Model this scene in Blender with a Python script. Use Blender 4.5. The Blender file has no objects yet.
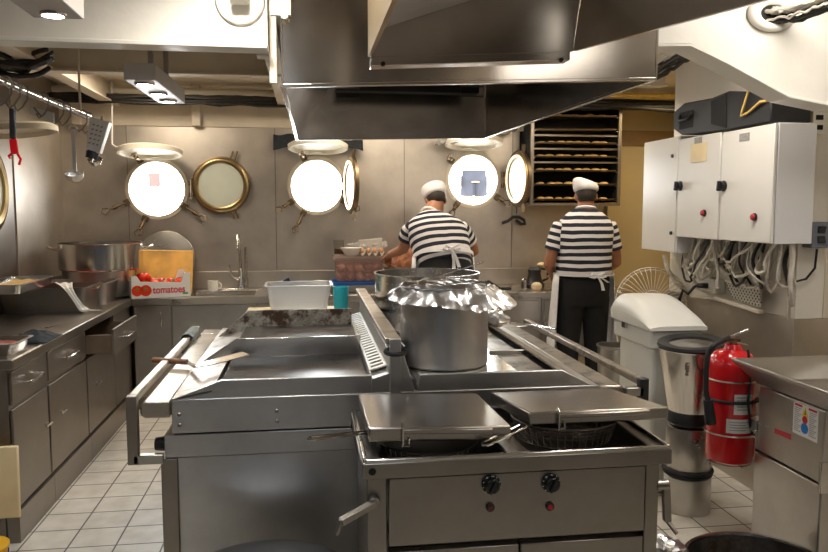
import bpy, bmesh, math, random
from math import sin, cos, pi, atan, tan, sqrt, radians, atan2
from mathutils import Vector, Matrix, Euler, noise
random.seed(7)
V = Vector
SC = bpy.context.scene
COL = SC.collection
# ------------------------------------------------------------------ camera
F_PX, CX, CY, EYE = 740.0, 414.0, 276.0, 1.606
PITCH = atan(68 / F_PX)
YAW = atan(106 / F_PX * cos(PITCH))
FW = V((sin(YAW) * cos(PITCH), cos(YAW) * cos(PITCH), -sin(PITCH)))
RT = V((cos(YAW), -sin(YAW), 0))
UP = RT.cross(FW)
EYEP = V((0, 0, EYE))
cd = bpy.data.cameras.new('camera')
cam = bpy.data.objects.new('camera', cd)
COL.objects.link(cam)
cd.sensor_width = 36
cd.lens = F_PX / 828 * 36
cam.matrix_world = Matrix(((RT.x, UP.x, -FW.x, 0), (RT.y, UP.y, -FW.y, 0), (RT.z, UP.z, -FW.z, EYE), (0, 0, 0, 1)))
cd.clip_start = 0.05
cd.clip_end = 200
SC.camera = cam


def P(u, v, Y=None, z=None, X=None):
    """where the line of sight measured at u, v meets a known depth, height or side plane"""
    d = FW + RT * ((u - CX) / F_PX) - UP * ((v - CY) / F_PX)
    t = Y / d.y if Y is not None else ((z - EYE) / d.z if z is not None else X / d.x)
    return EYEP + d * t


# ------------------------------------------------------------------ materials
def nt(name):
    m = bpy.data.materials.new(name)
    m.use_nodes = True
    t = m.node_tree
    b = t.nodes['Principled BSDF']
    return m, t, b


def N(t, typ, **k):
    n = t.nodes.new(typ)
    for a, v in k.items():
        if a.startswith('i_'):
            n.inputs[a[2:].replace('_', ' ')].default_value = v
        else:
            setattr(n, a, v)
    return n


def coords(t, scale=(1, 1, 1), rot=(0, 0, 0)):
    tc = N(t, 'ShaderNodeTexCoord')
    mp = N(t, 'ShaderNodeMapping')
    mp.inputs['Scale'].default_value = scale
    mp.inputs['Rotation'].default_value = rot
    t.links.new(tc.outputs['Object'], mp.inputs['Vector'])
    return mp.outputs['Vector']


def ramp(t, src, stops):
    r = N(t, 'ShaderNodeValToRGB')
    e = r.color_ramp.elements
    while len(e) < len(stops):
        e.new(0.5)
    for i, (p, c) in enumerate(stops):
        e[i].position = p
        e[i].color = (*c, 1) if len(c) == 3 else c
    t.links.new(src, r.inputs['Fac'])
    return r.outputs['Color']


def paint(name, col, rough=0.5, var=0.06, scale=6, bump=0.0, bscale=60, metal=0.0, spec=0.5, coat=0.0, trans=0.0, alpha=1.0):
    m, t, b = nt(name)
    n = N(t, 'ShaderNodeTexNoise')
    n.inputs['Scale'].default_value = scale
    n.inputs['Detail'].default_value = 5
    t.links.new(coords(t), n.inputs['Vector'])
    c0 = [max(0, c * (1 - var)) for c in col]
    c1 = [min(1, c * (1 + var)) for c in col]
    t.links.new(ramp(t, n.outputs['Fac'], [(0.3, c0), (0.7, c1)]), b.inputs['Base Color'])
    b.inputs['Roughness'].default_value = rough
    b.inputs['Metallic'].default_value = metal
    b.inputs['Specular IOR Level'].default_value = spec
    b.inputs['Coat Weight'].default_value = coat
    b.inputs['Transmission Weight'].default_value = trans
    b.inputs['Alpha'].default_value = alpha
    if bump:
        n2 = N(t, 'ShaderNodeTexNoise')
        n2.inputs['Scale'].default_value = bscale
        t.links.new(coords(t), n2.inputs['Vector'])
        bp = N(t, 'ShaderNodeBump')
        bp.inputs['Strength'].default_value = bump
        bp.inputs['Distance'].default_value = 0.004
        t.links.new(n2.outputs['Fac'], bp.inputs['Height'])
        t.links.new(bp.outputs['Normal'], b.inputs['Normal'])
    return m


def steel(name, col=(0.55, 0.53, 0.5), rough=0.3, grain=(4, 4, 120), smudge=0.25, wob=0.03, grime=None, gscale=7, gthr=0.6):
    """brushed stainless: fine grain, smudged polish, optional baked-on stains"""
    m, t, b = nt(name)
    n = N(t, 'ShaderNodeTexNoise')
    n.inputs['Scale'].default_value = 1
    n.inputs['Detail'].default_value = 3
    t.links.new(coords(t, grain), n.inputs['Vector'])
    s = N(t, 'ShaderNodeTexNoise')
    s.inputs['Scale'].default_value = 3.2
    s.inputs['Detail'].default_value = 7
    s.inputs['Roughness'].default_value = 0.65
    t.links.new(coords(t), s.inputs['Vector'])
    mr = N(t, 'ShaderNodeMath', operation='MULTIPLY_ADD')
    t.links.new(s.outputs['Fac'], mr.inputs[0])
    mr.inputs[1].default_value = smudge
    mr.inputs[2].default_value = max(0.04, rough - smudge / 2)
    m2 = N(t, 'ShaderNodeMath', operation='MULTIPLY_ADD')
    t.links.new(n.outputs['Fac'], m2.inputs[0])
    m2.inputs[1].default_value = 0.035
    t.links.new(mr.outputs[0], m2.inputs[2])
    t.links.new(m2.outputs[0], b.inputs['Roughness'])
    c0 = [c * 0.86 for c in col]
    c1 = [min(1, c * 1.12) for c in col]
    cc = ramp(t, s.outputs['Fac'], [(0.3, c0), (0.7, c1)])
    b.inputs['Metallic'].default_value = 1
    if grime:
        g = N(t, 'ShaderNodeTexNoise')
        g.inputs['Scale'].default_value = gscale
        g.inputs['Detail'].default_value = 9
        g.inputs['Roughness'].default_value = 0.7
        t.links.new(coords(t), g.inputs['Vector'])
        f = ramp(t, g.outputs['Fac'], [(gthr - 0.08, (0, 0, 0)), (gthr + 0.08, (1, 1, 1))])
        mx = N(t, 'ShaderNodeMix', data_type='RGBA')
        t.links.new(f, mx.inputs['Factor'])
        t.links.new(cc, mx.inputs[6])
        mx.inputs[7].default_value = (*grime, 1)
        cc = mx.outputs[2]
        iv = N(t, 'ShaderNodeMath', operation='SUBTRACT')
        iv.inputs[0].default_value = 1
        t.links.new(f, iv.inputs[1])
        t.links.new(iv.outputs[0], b.inputs['Metallic'])
    t.links.new(cc, b.inputs['Base Color'])
    bp = N(t, 'ShaderNodeBump')
    bp.inputs['Strength'].default_value = 0.25
    bp.inputs['Distance'].default_value = wob
    s2 = N(t, 'ShaderNodeTexNoise')
    s2.inputs['Scale'].default_value = 2.2
    s2.inputs['Detail'].default_value = 1
    t.links.new(coords(t), s2.inputs['Vector'])
    t.links.new(s2.outputs['Fac'], bp.inputs['Height'])
    t.links.new(bp.outputs['Normal'], b.inputs['Normal'])
    return m


def glow(name, col, strength):
    m, t, b = nt(name)
    b.inputs['Base Color'].default_value = (*col, 1)
    b.inputs['Emission Color'].default_value = (*col, 1)
    b.inputs['Emission Strength'].default_value = strength
    return m


M = {}
M['steel'] = steel('brushed_steel')
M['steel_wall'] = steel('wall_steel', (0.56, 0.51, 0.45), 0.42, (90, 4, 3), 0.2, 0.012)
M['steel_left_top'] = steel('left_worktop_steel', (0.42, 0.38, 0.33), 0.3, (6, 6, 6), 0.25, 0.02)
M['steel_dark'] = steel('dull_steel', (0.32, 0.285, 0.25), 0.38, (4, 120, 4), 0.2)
M['steel_top'] = steel('worktop_steel', (0.55, 0.52, 0.48), 0.28, (6, 6, 6), 0.3, 0.02)
M['steel_hood'] = steel('hood_steel', (0.66, 0.61, 0.55), 0.17, (6, 6, 6), 0.12, 0.015)
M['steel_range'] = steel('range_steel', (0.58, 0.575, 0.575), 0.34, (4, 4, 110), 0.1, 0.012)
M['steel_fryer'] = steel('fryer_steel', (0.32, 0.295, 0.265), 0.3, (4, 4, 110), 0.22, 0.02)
M['steel_lid'] = steel('lid_steel', (0.52, 0.48, 0.43), 0.24, (110, 4, 4), 0.06, 0.01)
M['steel_pol'] = steel('polished_steel', (0.66, 0.64, 0.61), 0.14, (4, 4, 4), 0.1, 0.01)
M['steel_grimy'] = steel('greasy_steel', (0.42, 0.39, 0.34), 0.36, (6, 6, 6), 0.3, 0.02, grime=(0.05, 0.032, 0.018), gscale=9, gthr=0.58)
M['steel_ledge'] = steel('worn_ledge_steel', (0.5, 0.45, 0.38), 0.34, (6, 6, 6), 0.3, 0.02, grime=(0.14, 0.09, 0.05), gscale=6, gthr=0.6)
M['splash_burnt'] = steel('burnt_splash_steel', (0.5, 0.46, 0.38), 0.4, (6, 6, 6), 0.3, 0.01, grime=(0.045, 0.02, 0.008), gscale=14, gthr=0.5)
M['griddle'] = steel('griddle_plate', (0.19, 0.18, 0.17), 0.3, (4, 60, 4), 0.3, 0.02, grime=(0.05, 0.03, 0.016), gscale=5, gthr=0.56)
M['cream'] = paint('cream_paint', (0.72, 0.66, 0.54), 0.4, 0.05, 3, 0.35, 26)
M['cream_dull'] = paint('old_cream_paint', (0.66, 0.58, 0.46), 0.5, 0.1, 3, 0.3, 26)
M['white_paint'] = paint('white_gloss_paint', (0.78, 0.75, 0.68), 0.3, 0.03, 3, 0.4, 26)
M['tan'] = paint('tan_paint', (0.5, 0.4, 0.22), 0.5, 0.06, 3)
M['cabinet_white'] = paint('cabinet_enamel', (0.76, 0.74, 0.69), 0.32, 0.03, 2)
M['cabinet_grey'] = paint('cabinet_side_enamel', (0.7, 0.7, 0.72), 0.35, 0.03, 2)
M['plastic_white'] = paint('white_plastic', (0.72, 0.72, 0.68), 0.4, 0.03, 3)
M['black'] = paint('black_plastic', (0.016, 0.016, 0.018), 0.42, 0.2, 8)
M['black_rubber'] = paint('black_rubber', (0.012, 0.012, 0.012), 0.6, 0.2, 8)
M['dark_void'] = paint('flat_black', (0.006, 0.006, 0.006), 0.8, 0.2, 8)  # flat black for openings, slots and recesses, and for black parts
M['speaker'] = paint('speaker_shell', (0.009, 0.0095, 0.011), 0.45, 0.15, 30, 0.4, 200)
M['red'] = paint('red_enamel', (0.55, 0.008, 0.012), 0.18, 0.05, 3, coat=0.5)
M['red_button'] = paint('red_button', (0.5, 0.03, 0.05), 0.35, 0.05)
M['brass'] = steel('brass', (0.4, 0.29, 0.14), 0.3, (6, 6, 6), 0.25, 0.004)
M['brass_old'] = steel('tarnished_brass', (0.19, 0.14, 0.085), 0.42, (6, 6, 6), 0.25, 0.004)
M['steel_bright'] = steel('satin_steel', (0.86, 0.83, 0.77), 0.42, (6, 6, 6), 0.1, 0.005)
M['band_brown'] = paint('brown_band', (0.2, 0.115, 0.035), 0.5, 0.1)
M['drawer_wood'] = paint('drawer_wood', (0.15, 0.1, 0.06), 0.5, 0.2, 12)
M['liner'] = paint('pale_grey_and_reflection', (0.5, 0.46, 0.43), 0.35, 0.06)  # grey of the light housings; on the hood baffle it imitates a reflection
M['wood'] = paint('worn_wood', (0.2, 0.085, 0.035), 0.55, 0.3, 20)
M['board'] = paint('stained_board', (0.66, 0.36, 0.07), 0.55, 0.45, 4)
M['board_pale'] = paint('pale_board', (0.8, 0.64, 0.36), 0.5, 0.15, 4)
M['cloth_dark'] = paint('dark_cloth', (0.02, 0.025, 0.03), 0.9, 0.3, 30)
M['rag'] = paint('grey_rag', (0.2, 0.21, 0.19), 0.9, 0.2, 30, 0.5, 120)
M['foil'] = steel('foil', (0.84, 0.84, 0.85), 0.27, (30, 30, 30), 0.1, 0.01)
M['white_cloth'] = paint('white_cotton', (0.78, 0.77, 0.78), 0.85, 0.04, 20)
M['black_cloth'] = paint('black_trousers', (0.009, 0.009, 0.01), 0.9, 0.2, 20)
M['skin'] = paint('skin', (0.36, 0.16, 0.085), 0.5, 0.08, 10)
M['hair'] = paint('dark_hair', (0.025, 0.017, 0.012), 0.7, 0.3, 60)
M['turq'] = paint('turquoise_plastic', (0.03, 0.5, 0.62), 0.35, 0.03)
M['blue'] = paint('blue_plastic', (0.01, 0.12, 0.5), 0.4, 0.05)
M['tomato'] = paint('tomato_skin', (0.7, 0.045, 0.012), 0.18, 0.12, 10)
M['leafgreen'] = paint('green_stalk', (0.06, 0.2, 0.03), 0.6, 0.2, 10)
M['carton'] = paint('carton_white', (0.72, 0.71, 0.7), 0.6, 0.03, 4)
M['print_red'] = paint('print_red', (0.55, 0.02, 0.03), 0.6, 0.05)
M['print_green'] = paint('print_green', (0.03, 0.3, 0.06), 0.6, 0.05)
M['egg'] = paint('egg_shell', (0.6, 0.28, 0.13), 0.5, 0.1, 10)
M['pulp'] = paint('grey_pulp', (0.42, 0.39, 0.34), 0.9, 0.1, 30)
M['dough'] = paint('dough', (0.75, 0.62, 0.42), 0.6, 0.06, 10)
M['bun'] = paint('bun_crust', (0.72, 0.46, 0.18), 0.55, 0.2, 12)
M['food'] = paint('roast_food', (0.24, 0.075, 0.018), 0.5, 0.4, 18, 0.6, 40)
M['food_yellow'] = paint('yellow_food', (0.5, 0.3, 0.04), 0.4, 0.3, 20, 0.5, 60)
M['meat'] = paint('raw_meat', (0.35, 0.1, 0.07), 0.35, 0.4, 25, 0.5, 60)
M['onion'] = paint('onion_skin', (0.33, 0.15, 0.11), 0.45, 0.3, 9)
M['cable_dark'] = paint('dark_cables', (0.02, 0.018, 0.015), 0.5, 0.5, 40)
M['cable_grey'] = paint('grey_cable', (0.58, 0.54, 0.47), 0.5, 0.2, 20)
M['cable_white'] = paint('white_cable', (0.74, 0.7, 0.6), 0.5, 0.1, 20)
M['cable_yellow'] = paint('yellowed_cable', (0.55, 0.38, 0.1), 0.5, 0.2, 20)
M['label_white'] = paint('paper_label', (0.75, 0.74, 0.7), 0.6, 0.03)
M['label_grey'] = paint('grey_plate', (0.3, 0.29, 0.27), 0.5, 0.25, 90)
M['ink'] = paint('ink', (0.05, 0.05, 0.06), 0.7, 0.1)
M['sticker_yellow'] = paint('sticker_yellow', (0.8, 0.55, 0.02), 0.5, 0.03)
M['sticker_blue'] = paint('sticker_blue', (0.02, 0.2, 0.6), 0.5, 0.03)
M['yellow'] = paint('yellow_plastic', (0.75, 0.4, 0.01), 0.4, 0.05)
M['grey_box'] = paint('grey_blue_box', (0.16, 0.18, 0.22), 0.5, 0.06)
M['led'] = glow('led_light', (0.86, 0.92, 1.0), 30)
M['glass_frost'] = paint('salt_frosted_glass', (0.55, 0.58, 0.5), 0.3, 0.06, 6)
M['denim'] = paint('blue_cotton', (0.014, 0.0155, 0.024), 0.9, 0.2, 8)
M['pale_red'] = paint('faded_red', (0.5, 0.04, 0.035), 0.8, 0.05)
M['cup_white'] = paint('white_ceramic', (0.75, 0.73, 0.68), 0.25, 0.03)
M['tub'] = paint('milky_plastic', (0.9, 0.9, 0.88), 0.3, 0.02, 3, trans=0.6, alpha=0.6)
M['film'] = paint('plastic_film', (0.75, 0.74, 0.72), 0.2, 0.05, 3, trans=0.5, alpha=0.65)
M['crate'] = paint('clear_pink_plastic', (0.5, 0.33, 0.28), 0.3, 0.1, 3, trans=0.3, alpha=0.25)
m, t, b = nt('clear_glass')
b.inputs['Transmission Weight'].default_value = 1
b.inputs['Roughness'].default_value = 0.05
M['glass'] = m
M['oil'] = paint('dark_oil', (0.05, 0.02, 0.006), 0.05, 0.1)
M['lens'] = paint('dark_dial', (0.01, 0.01, 0.01), 0.25, 0.1)
M['pilot_dim'] = paint('dim_pilot_lens', (0.12, 0.02, 0.015), 0.2, 0.1)
M['pilot_red'] = paint('red_pilot_lens', (0.5, 0.02, 0.02), 0.2, 0.1)


def floor_mat():
    m, t, b = nt('floor_tiles')
    tc = N(t, 'ShaderNodeTexCoord')
    mp = N(t, 'ShaderNodeMapping')
    t.links.new(tc.outputs['Object'], mp.inputs['Vector'])
    mp.inputs['Location'].default_value = (1.186, -3.579, 0)
    br = N(t, 'ShaderNodeTexBrick', offset=0.0, squash=1.0)
    br.inputs['Scale'].default_value = 1
    br.inputs['Brick Width'].default_value = 0.222
    br.inputs['Row Height'].default_value = 0.208
    br.inputs['Mortar Size'].default_value = 0.0045
    br.inputs['Mortar Smooth'].default_value = 0.2
    br.inputs['Color1'].default_value = (0.66, 0.62, 0.55, 1)
    br.inputs['Color2'].default_value = (0.72, 0.68, 0.6, 1)
    br.inputs['Mortar'].default_value = (0.1, 0.085, 0.07, 1)
    t.links.new(mp.outputs['Vector'], br.inputs['Vector'])
    n = N(t, 'ShaderNodeTexNoise')
    n.inputs['Scale'].default_value = 9
    n.inputs['Detail'].default_value = 6
    t.links.new(tc.outputs['Object'], n.inputs['Vector'])
    mx = N(t, 'ShaderNodeMix', data_type='RGBA', blend_type='MULTIPLY')
    mx.inputs['Factor'].default_value = 1
    t.links.new(br.outputs['Color'], mx.inputs[6])
    t.links.new(ramp(t, n.outputs['Fac'], [(0.3, (0.8, 0.78, 0.74)), (0.65, (1, 1, 1))]), mx.inputs[7])
    t.links.new(mx.outputs[2], b.inputs['Base Color'])
    b.inputs['Roughness'].default_value = 0.35
    bp = N(t, 'ShaderNodeBump', invert=True)
    bp.inputs['Strength'].default_value = 0.4
    bp.inputs['Distance'].default_value = 0.003
    t.links.new(br.outputs['Fac'], bp.inputs['Height'])
    t.links.new(bp.outputs['Normal'], b.inputs['Normal'])
    return m


M['floor'] = floor_mat()


def stripes(name, direction, period, phase=0.0, dark=0.52, bend=(0, 0, 0)):
    """woven navy and white hoops across the garment, perpendicular to its length"""
    m, t, b = nt(name)
    tc = N(t, 'ShaderNodeTexCoord')
    d = N(t, 'ShaderNodeVectorMath', operation='DOT_PRODUCT')
    dd = V(direction).normalized()
    d.inputs[1].default_value = dd / period
    n = N(t, 'ShaderNodeTexNoise')
    n.inputs['Scale'].default_value = 6
    t.links.new(tc.outputs['Object'], n.inputs['Vector'])
    t.links.new(tc.outputs['Object'], d.inputs[0])
    a = N(t, 'ShaderNodeMath', operation='MULTIPLY_ADD')
    t.links.new(n.outputs['Fac'], a.inputs[0])
    a.inputs[1].default_value = 0.3
    t.links.new(d.outputs['Value'], a.inputs[2])
    p = N(t, 'ShaderNodeMath', operation='ADD')
    t.links.new(a.outputs[0], p.inputs[0])
    p.inputs[1].default_value = 50 + phase
    fr = N(t, 'ShaderNodeMath', operation='FRACT')
    t.links.new(p.outputs[0], fr.inputs[0])
    c = ramp(t, fr.outputs[0], [(0.0, (0.012, 0.014, 0.028)), (dark - 0.02, (0.012, 0.014, 0.028)), (dark + 0.02, (0.74, 0.72, 0.73)), (0.98, (0.74, 0.72, 0.73))])
    t.links.new(c, b.inputs['Base Color'])
    b.inputs['Roughness'].default_value = 0.9
    return m


# ------------------------------------------------------------------ mesh helpers
class MB:
    def __init__(s):
        s.bm = bmesh.new()

    def quad(s, pts):
        vs = [s.bm.verts.new(p) for p in pts]
        return s.bm.faces.new(vs)

    def hexa(s, b4, t4):
        vb = [s.bm.verts.new(p) for p in b4]
        vt = [s.bm.verts.new(p) for p in t4]
        f = s.bm.faces.new
        f(vb[::-1])
        f(vt)
        for i in range(4):
            f((vb[i], vb[(i + 1) % 4], vt[(i + 1) % 4], vt[i]))
        return s

    def box(s, x0, x1, y0, y1, z0, z1):
        return s.hexa([(x0, y0, z0), (x1, y0, z0), (x1, y1, z0), (x0, y1, z0)], [(x0, y0, z1), (x1, y0, z1), (x1, y1, z1), (x0, y1, z1)])

    def obox(s, c, size, R=None):
        R = R or Matrix.Identity(3)
        x, y, z = (q / 2 for q in size)
        c = V(c)
        f = lambda a, b_, d: c + R @ V((a, b_, d))
        return s.hexa([f(-x, -y, -z), f(x, -y, -z), f(x, y, -z), f(-x, y, -z)], [f(-x, -y, z), f(x, -y, z), f(x, y, z), f(-x, y, z)])

    def prism(s, pts, vec):
        a = [s.bm.verts.new(p) for p in pts]
        b_ = [s.bm.verts.new(V(p) + V(vec)) for p in pts]
        n = len(pts)
        s.bm.faces.new(a[::-1])
        s.bm.faces.new(b_)
        for i in range(n):
            s.bm.faces.new((a[i], a[(i + 1) % n], b_[(i + 1) % n], b_[i]))
        return s

    def rings(s, rings, cap=True, closed=False):
        R = [[s.bm.verts.new(p) for p in r] for r in rings]
        n = len(R[0])
        prs = list(zip(R, R[1:]))
        if closed:
            prs.append((R[-1], R[0]))
        for a, b_ in prs:
            for i in range(n):
                s.bm.faces.new((a[i], a[(i + 1) % n], b_[(i + 1) % n], b_[i]))
        if cap and not closed:
            s.bm.faces.new(R[0][::-1])
            s.bm.faces.new(R[-1])
        return s

    def tube(s, pts, r, n=8, closed=False):
        pts = [V(p) for p in pts]
        k = len(pts)
        rr = r if isinstance(r, (list, tuple)) else [r] * k
        ref = None
        out = []
        for i, p in enumerate(pts):
            if closed:
                d = pts[(i + 1) % k] - pts[i - 1]
            else:
                d = pts[min(i + 1, k - 1)] - pts[max(i - 1, 0)]
            if d.length < 1e-9:
                d = V((0, 0, 1))
            d.normalize()
            if ref is None:
                ref = V((0, 0, 1)) if abs(d.z) < 0.9 else V((1, 0, 0))
            a = (ref - d * ref.dot(d)).normalized()
            ref = a
            c = d.cross(a)
            out.append([p + (a * cos(2 * pi * j / n) + c * sin(2 * pi * j / n)) * rr[i] for j in range(n)])
        return s.rings(out, True, closed)

    def bar(s, p0, p1, w, h, upv=(0, 0, 1)):
        p0, p1 = V(p0), V(p1)
        d = (p1 - p0).normalized()
        u = V(upv)
        a = d.cross(u)
        if a.length < 1e-4:
            a = d.cross(V((1, 0, 0)))
        a.normalize()
        u = a.cross(d)
        q = lambda p: [p - a * w / 2 - u * h / 2, p + a * w / 2 - u * h / 2, p + a * w / 2 + u * h / 2, p - a * w / 2 + u * h / 2]
        return s.hexa(q(p0), q(p1))

    def cyl(s, p0, p1, r0, r1=None, n=24):
        r1 = r0 if r1 is None else r1
        return s.tube([p0, p1], [r0, r1], n)

    def lathe(s, prof, c=(0, 0, 0), R=None, n=40, a0=0.0, sx=1.0, sy=1.0):
        """profile of (radius, height) turned about the local z axis; consecutive points make rings"""
        R = R or Matrix.Identity(3)
        c = V(c)
        prev = None
        for r, h in prof:
            if r < 1e-6:
                cur = [s.bm.verts.new(c + R @ V((0, 0, h)))]
            else:
                cur = [s.bm.verts.new(c + R @ V((r * sx * cos(a0 + 2 * pi * j / n), r * sy * sin(a0 + 2 * pi * j / n), h))) for j in range(n)]
            if prev:
                for j in range(n):
                    k = (j + 1) % n
                    if len(prev) == 1 and len(cur) > 1:
                        s.bm.faces.new((prev[0], cur[j], cur[k]))
                    elif len(cur) == 1 and len(prev) > 1:
                        s.bm.faces.new((prev[j], cur[0], prev[k]))
                    elif len(prev) > 1:
                        s.bm.faces.new((prev[j], cur[j], cur[k], prev[k]))
            prev = cur
        return s

    def torus(s, c, r, t, R=None, n=40, m=8, sx=1.0, sy=1.0):
        prof = [(r + t * cos(2 * pi * i / m), t * sin(2 * pi * i / m)) for i in range(m + 1)]
        return s.lathe(prof, c, R, n, 0, sx, sy)

    def ell(s, c, rad, R=None, n=20, m=12):
        prof = [(sin(pi * i / m) if 0 < i < m else 0, -cos(pi * i / m)) for i in range(m + 1)]
        R = R or Matrix.Identity(3)
        S = Matrix.Diagonal(V(rad))
        return s.lathe(prof, c, R @ S, n)

    def grid(s, f, nu, nv):
        g = [[s.bm.verts.new(f(i / nu, j / nv)) for j in range(nv + 1)] for i in range(nu + 1)]
        for i in range(nu):
            for j in range(nv):
                s.bm.faces.new((g[i][j], g[i + 1][j], g[i + 1][j + 1], g[i][j + 1]))
        return s


ROOTM = {}


def thing(name, label, cat, loc=(0, 0, 0), rz=0.0, group=None, kind=None):
    o = bpy.data.objects.new(name, None)
    o.empty_display_size = 0.05
    COL.objects.link(o)
    o.location = loc
    o.rotation_euler = (0, 0, rz)
    ROOTM[o] = Matrix.Translation(V(loc)) @ Matrix.Rotation(rz, 4, 'Z')
    tag(o, label, cat, group, kind)
    return o


def tag(o, label=None, cat=None, group=None, kind=None):
    for k, v in (('label', label), ('category', cat), ('group', group), ('kind', kind)):
        if v:
            o[k] = v
    return o


def build(mb, name, mat, parent=None, bev=0.0, ang=40, seg=2, merge=1e-5):
    """link the collected mesh as ONE object; coordinates were given in the world (or the prototype's) frame"""
    bm = mb.bm
    if merge:
        bmesh.ops.remove_doubles(bm, verts=bm.verts, dist=merge)
    bmesh.ops.recalc_face_normals(bm, faces=bm.faces)
    if parent is not None:
        Mx = ROOTM[parent].inverted()
        RM = ROOTM[parent]
    else:
        vs = [v.co for v in bm.verts]
        c = V(((min(v.x for v in vs) + max(v.x for v in vs)) / 2, (min(v.y for v in vs) + max(v.y for v in vs)) / 2, min(v.z for v in vs)))
        RM = Matrix.Translation(c)
        Mx = RM.inverted()
    bm.transform(Mx)
    me = bpy.data.meshes.new(name)
    bm.to_mesh(me)
    bm.free()
    for p in me.polygons:
        p.use_smooth = True
    me.set_sharp_from_angle(angle=radians(ang))
    mat = M[mat] if isinstance(mat, str) else mat
    me.materials.append(mat)
    o = bpy.data.objects.new(name, me)
    COL.objects.link(o)
    if parent is not None:
        o.parent = parent
    else:
        o.location = RM.translation
    ROOTM[o] = RM
    if bev:
        md = o.modifiers.new('edges', 'BEVEL')
        md.width = bev
        md.segments = seg
        md.limit_method = 'ANGLE'
        md.angle_limit = radians(35)
        md.harden_normals = False
    return o


def solid(o, th, off=0.0):
    md = o.modifiers.new('sheet', 'SOLIDIFY')
    md.thickness = th
    md.offset = off
    return o


def subsurf(o, lv=1):
    md = o.modifiers.new('smooth', 'SUBSURF')
    md.levels = lv
    md.render_levels = lv
    return o


def structure(mb, name, mat, bev=0.0, parent=None):
    o = build(mb, name, mat, parent, bev)
    if parent is None:
        o['kind'] = 'structure'
    return o


def copy_tree(o, parent=None):
    c = o.copy()
    COL.objects.link(c)
    c.parent = parent
    for ch in list(o.children):
        copy_tree(ch, c)
    return c


def Rz(a):
    return Matrix.Rotation(a, 3, 'Z')


def Rx(a):
    return Matrix.Rotation(a, 3, 'X')


def Ry(a):
    return Matrix.Rotation(a, 3, 'Y')


def text_obj(body, name, mat, parent, loc, rot, size, ext=0.0006, ch=None, align='CENTER'):
    cu = bpy.data.curves.new(name, 'FONT')
    cu.body = body
    cu.size = size
    cu.extrude = ext
    cu.offset = size * 0.02
    cu.align_x = align
    cu.align_y = 'CENTER'
    cu.materials.append(M[mat])
    tmp = bpy.data.objects.new('tmp', cu)
    COL.objects.link(tmp)
    me = bpy.data.meshes.new_from_object(tmp.evaluated_get(bpy.context.evaluated_depsgraph_get()))
    bpy.data.objects.remove(tmp)
    mw = Matrix.Translation(V(loc)) @ rot.to_4x4() @ Matrix.Diagonal((ch or 1, 1, 1, 1))
    base = parent
    while base is not None and base.parent is not None:
        base = base.parent
    if base is not None:
        mw = ROOTM[base].inverted() @ mw
    me.transform(mw)
    o = bpy.data.objects.new(name, me)
    COL.objects.link(o)
    if not me.materials:
        me.materials.append(M[mat])
    o.parent = parent
    return o


def arc(c, r, a0, a1, n, ax=V((1, 0, 0)), ay=V((0, 0, 1))):
    c = V(c)
    return [c + ax * (r * cos(a0 + (a1 - a0) * i / n)) + ay * (r * sin(a0 + (a1 - a0) * i / n)) for i in range(n + 1)]


def light(name, loc, power, size, col, rot=(0, 0, 0), spot=None, sizey=None):
    if spot:
        l = bpy.data.lights.new(name, 'SPOT')
        l.spot_size = radians(spot)
        l.spot_blend = 0.6
        l.shadow_soft_size = size
    else:
        l = bpy.data.lights.new(name, 'AREA')
        l.shape = 'RECTANGLE' if sizey else 'DISK'
        l.size = size
        if sizey:
            l.size_y = sizey
    l.energy = power
    l.color = col
    o = bpy.data.objects.new(name, l)
    COL.objects.link(o)
    o.location = loc
    o.rotation_euler = rot
    return o
# ------------------------------------------------------------------ room shell
BACK = 6.65
PORTS = [(-1.283, 1.769, 0.243), (0.081, 1.80, 0.238), (1.492, 1.86, 0.238)]
CEIL = 2.64


def wall_with_holes(name, x0, x1, z0, z1, holes, y0, th, mat):
    cu = bpy.data.curves.new(name, 'CURVE')
    cu.dimensions = '2D'
    cu.fill_mode = 'BOTH'
    cu.extrude = th / 2

    def poly(pts):
        sp = cu.splines.new('POLY')
        sp.points.add(len(pts) - 1)
        for p, q in zip(sp.points, pts):
            p.co = (q[0], q[1], 0, 1)
        sp.use_cyclic_u = True
    poly([(x0, z0), (x1, z0), (x1, z1), (x0, z1)])
    for hx, hz, r in holes:
        poly([(hx + r * cos(2 * pi * i / 64), hz + r * sin(2 * pi * i / 64)) for i in range(64)])
    tmp = bpy.data.objects.new('tmp', cu)
    COL.objects.link(tmp)
    dg = bpy.context.evaluated_depsgraph_get()
    me = bpy.data.meshes.new_from_object(tmp.evaluated_get(dg))
    bpy.data.objects.remove(tmp)
    mb = MB()
    mb.bm.from_mesh(me)
    mb.bm.transform(Matrix.Translation((0, y0 + th / 2, 0)) @ Matrix.Rotation(pi / 2, 4, 'X'))
    return structure(mb, name, mat)


structure(MB().box(-2.3, 3.7, -1.6, 7.0, -0.1, 0), 'floor', 'floor')
structure(MB().box(-2.3, 3.7, -1.6, 7.0, CEIL, CEIL + 0.1), 'ceiling', 'cream_dull')
wall_with_holes('wall_back', -2.06, 2.78, 0, 2.3, PORTS, BACK, 0.05, 'steel_wall')
structure(MB().box(-2.06, 2.78, BACK - 0.015, BACK + 0.05, 2.3, CEIL), 'wall_back_upper', 'cream_dull', 0.004)
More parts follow.
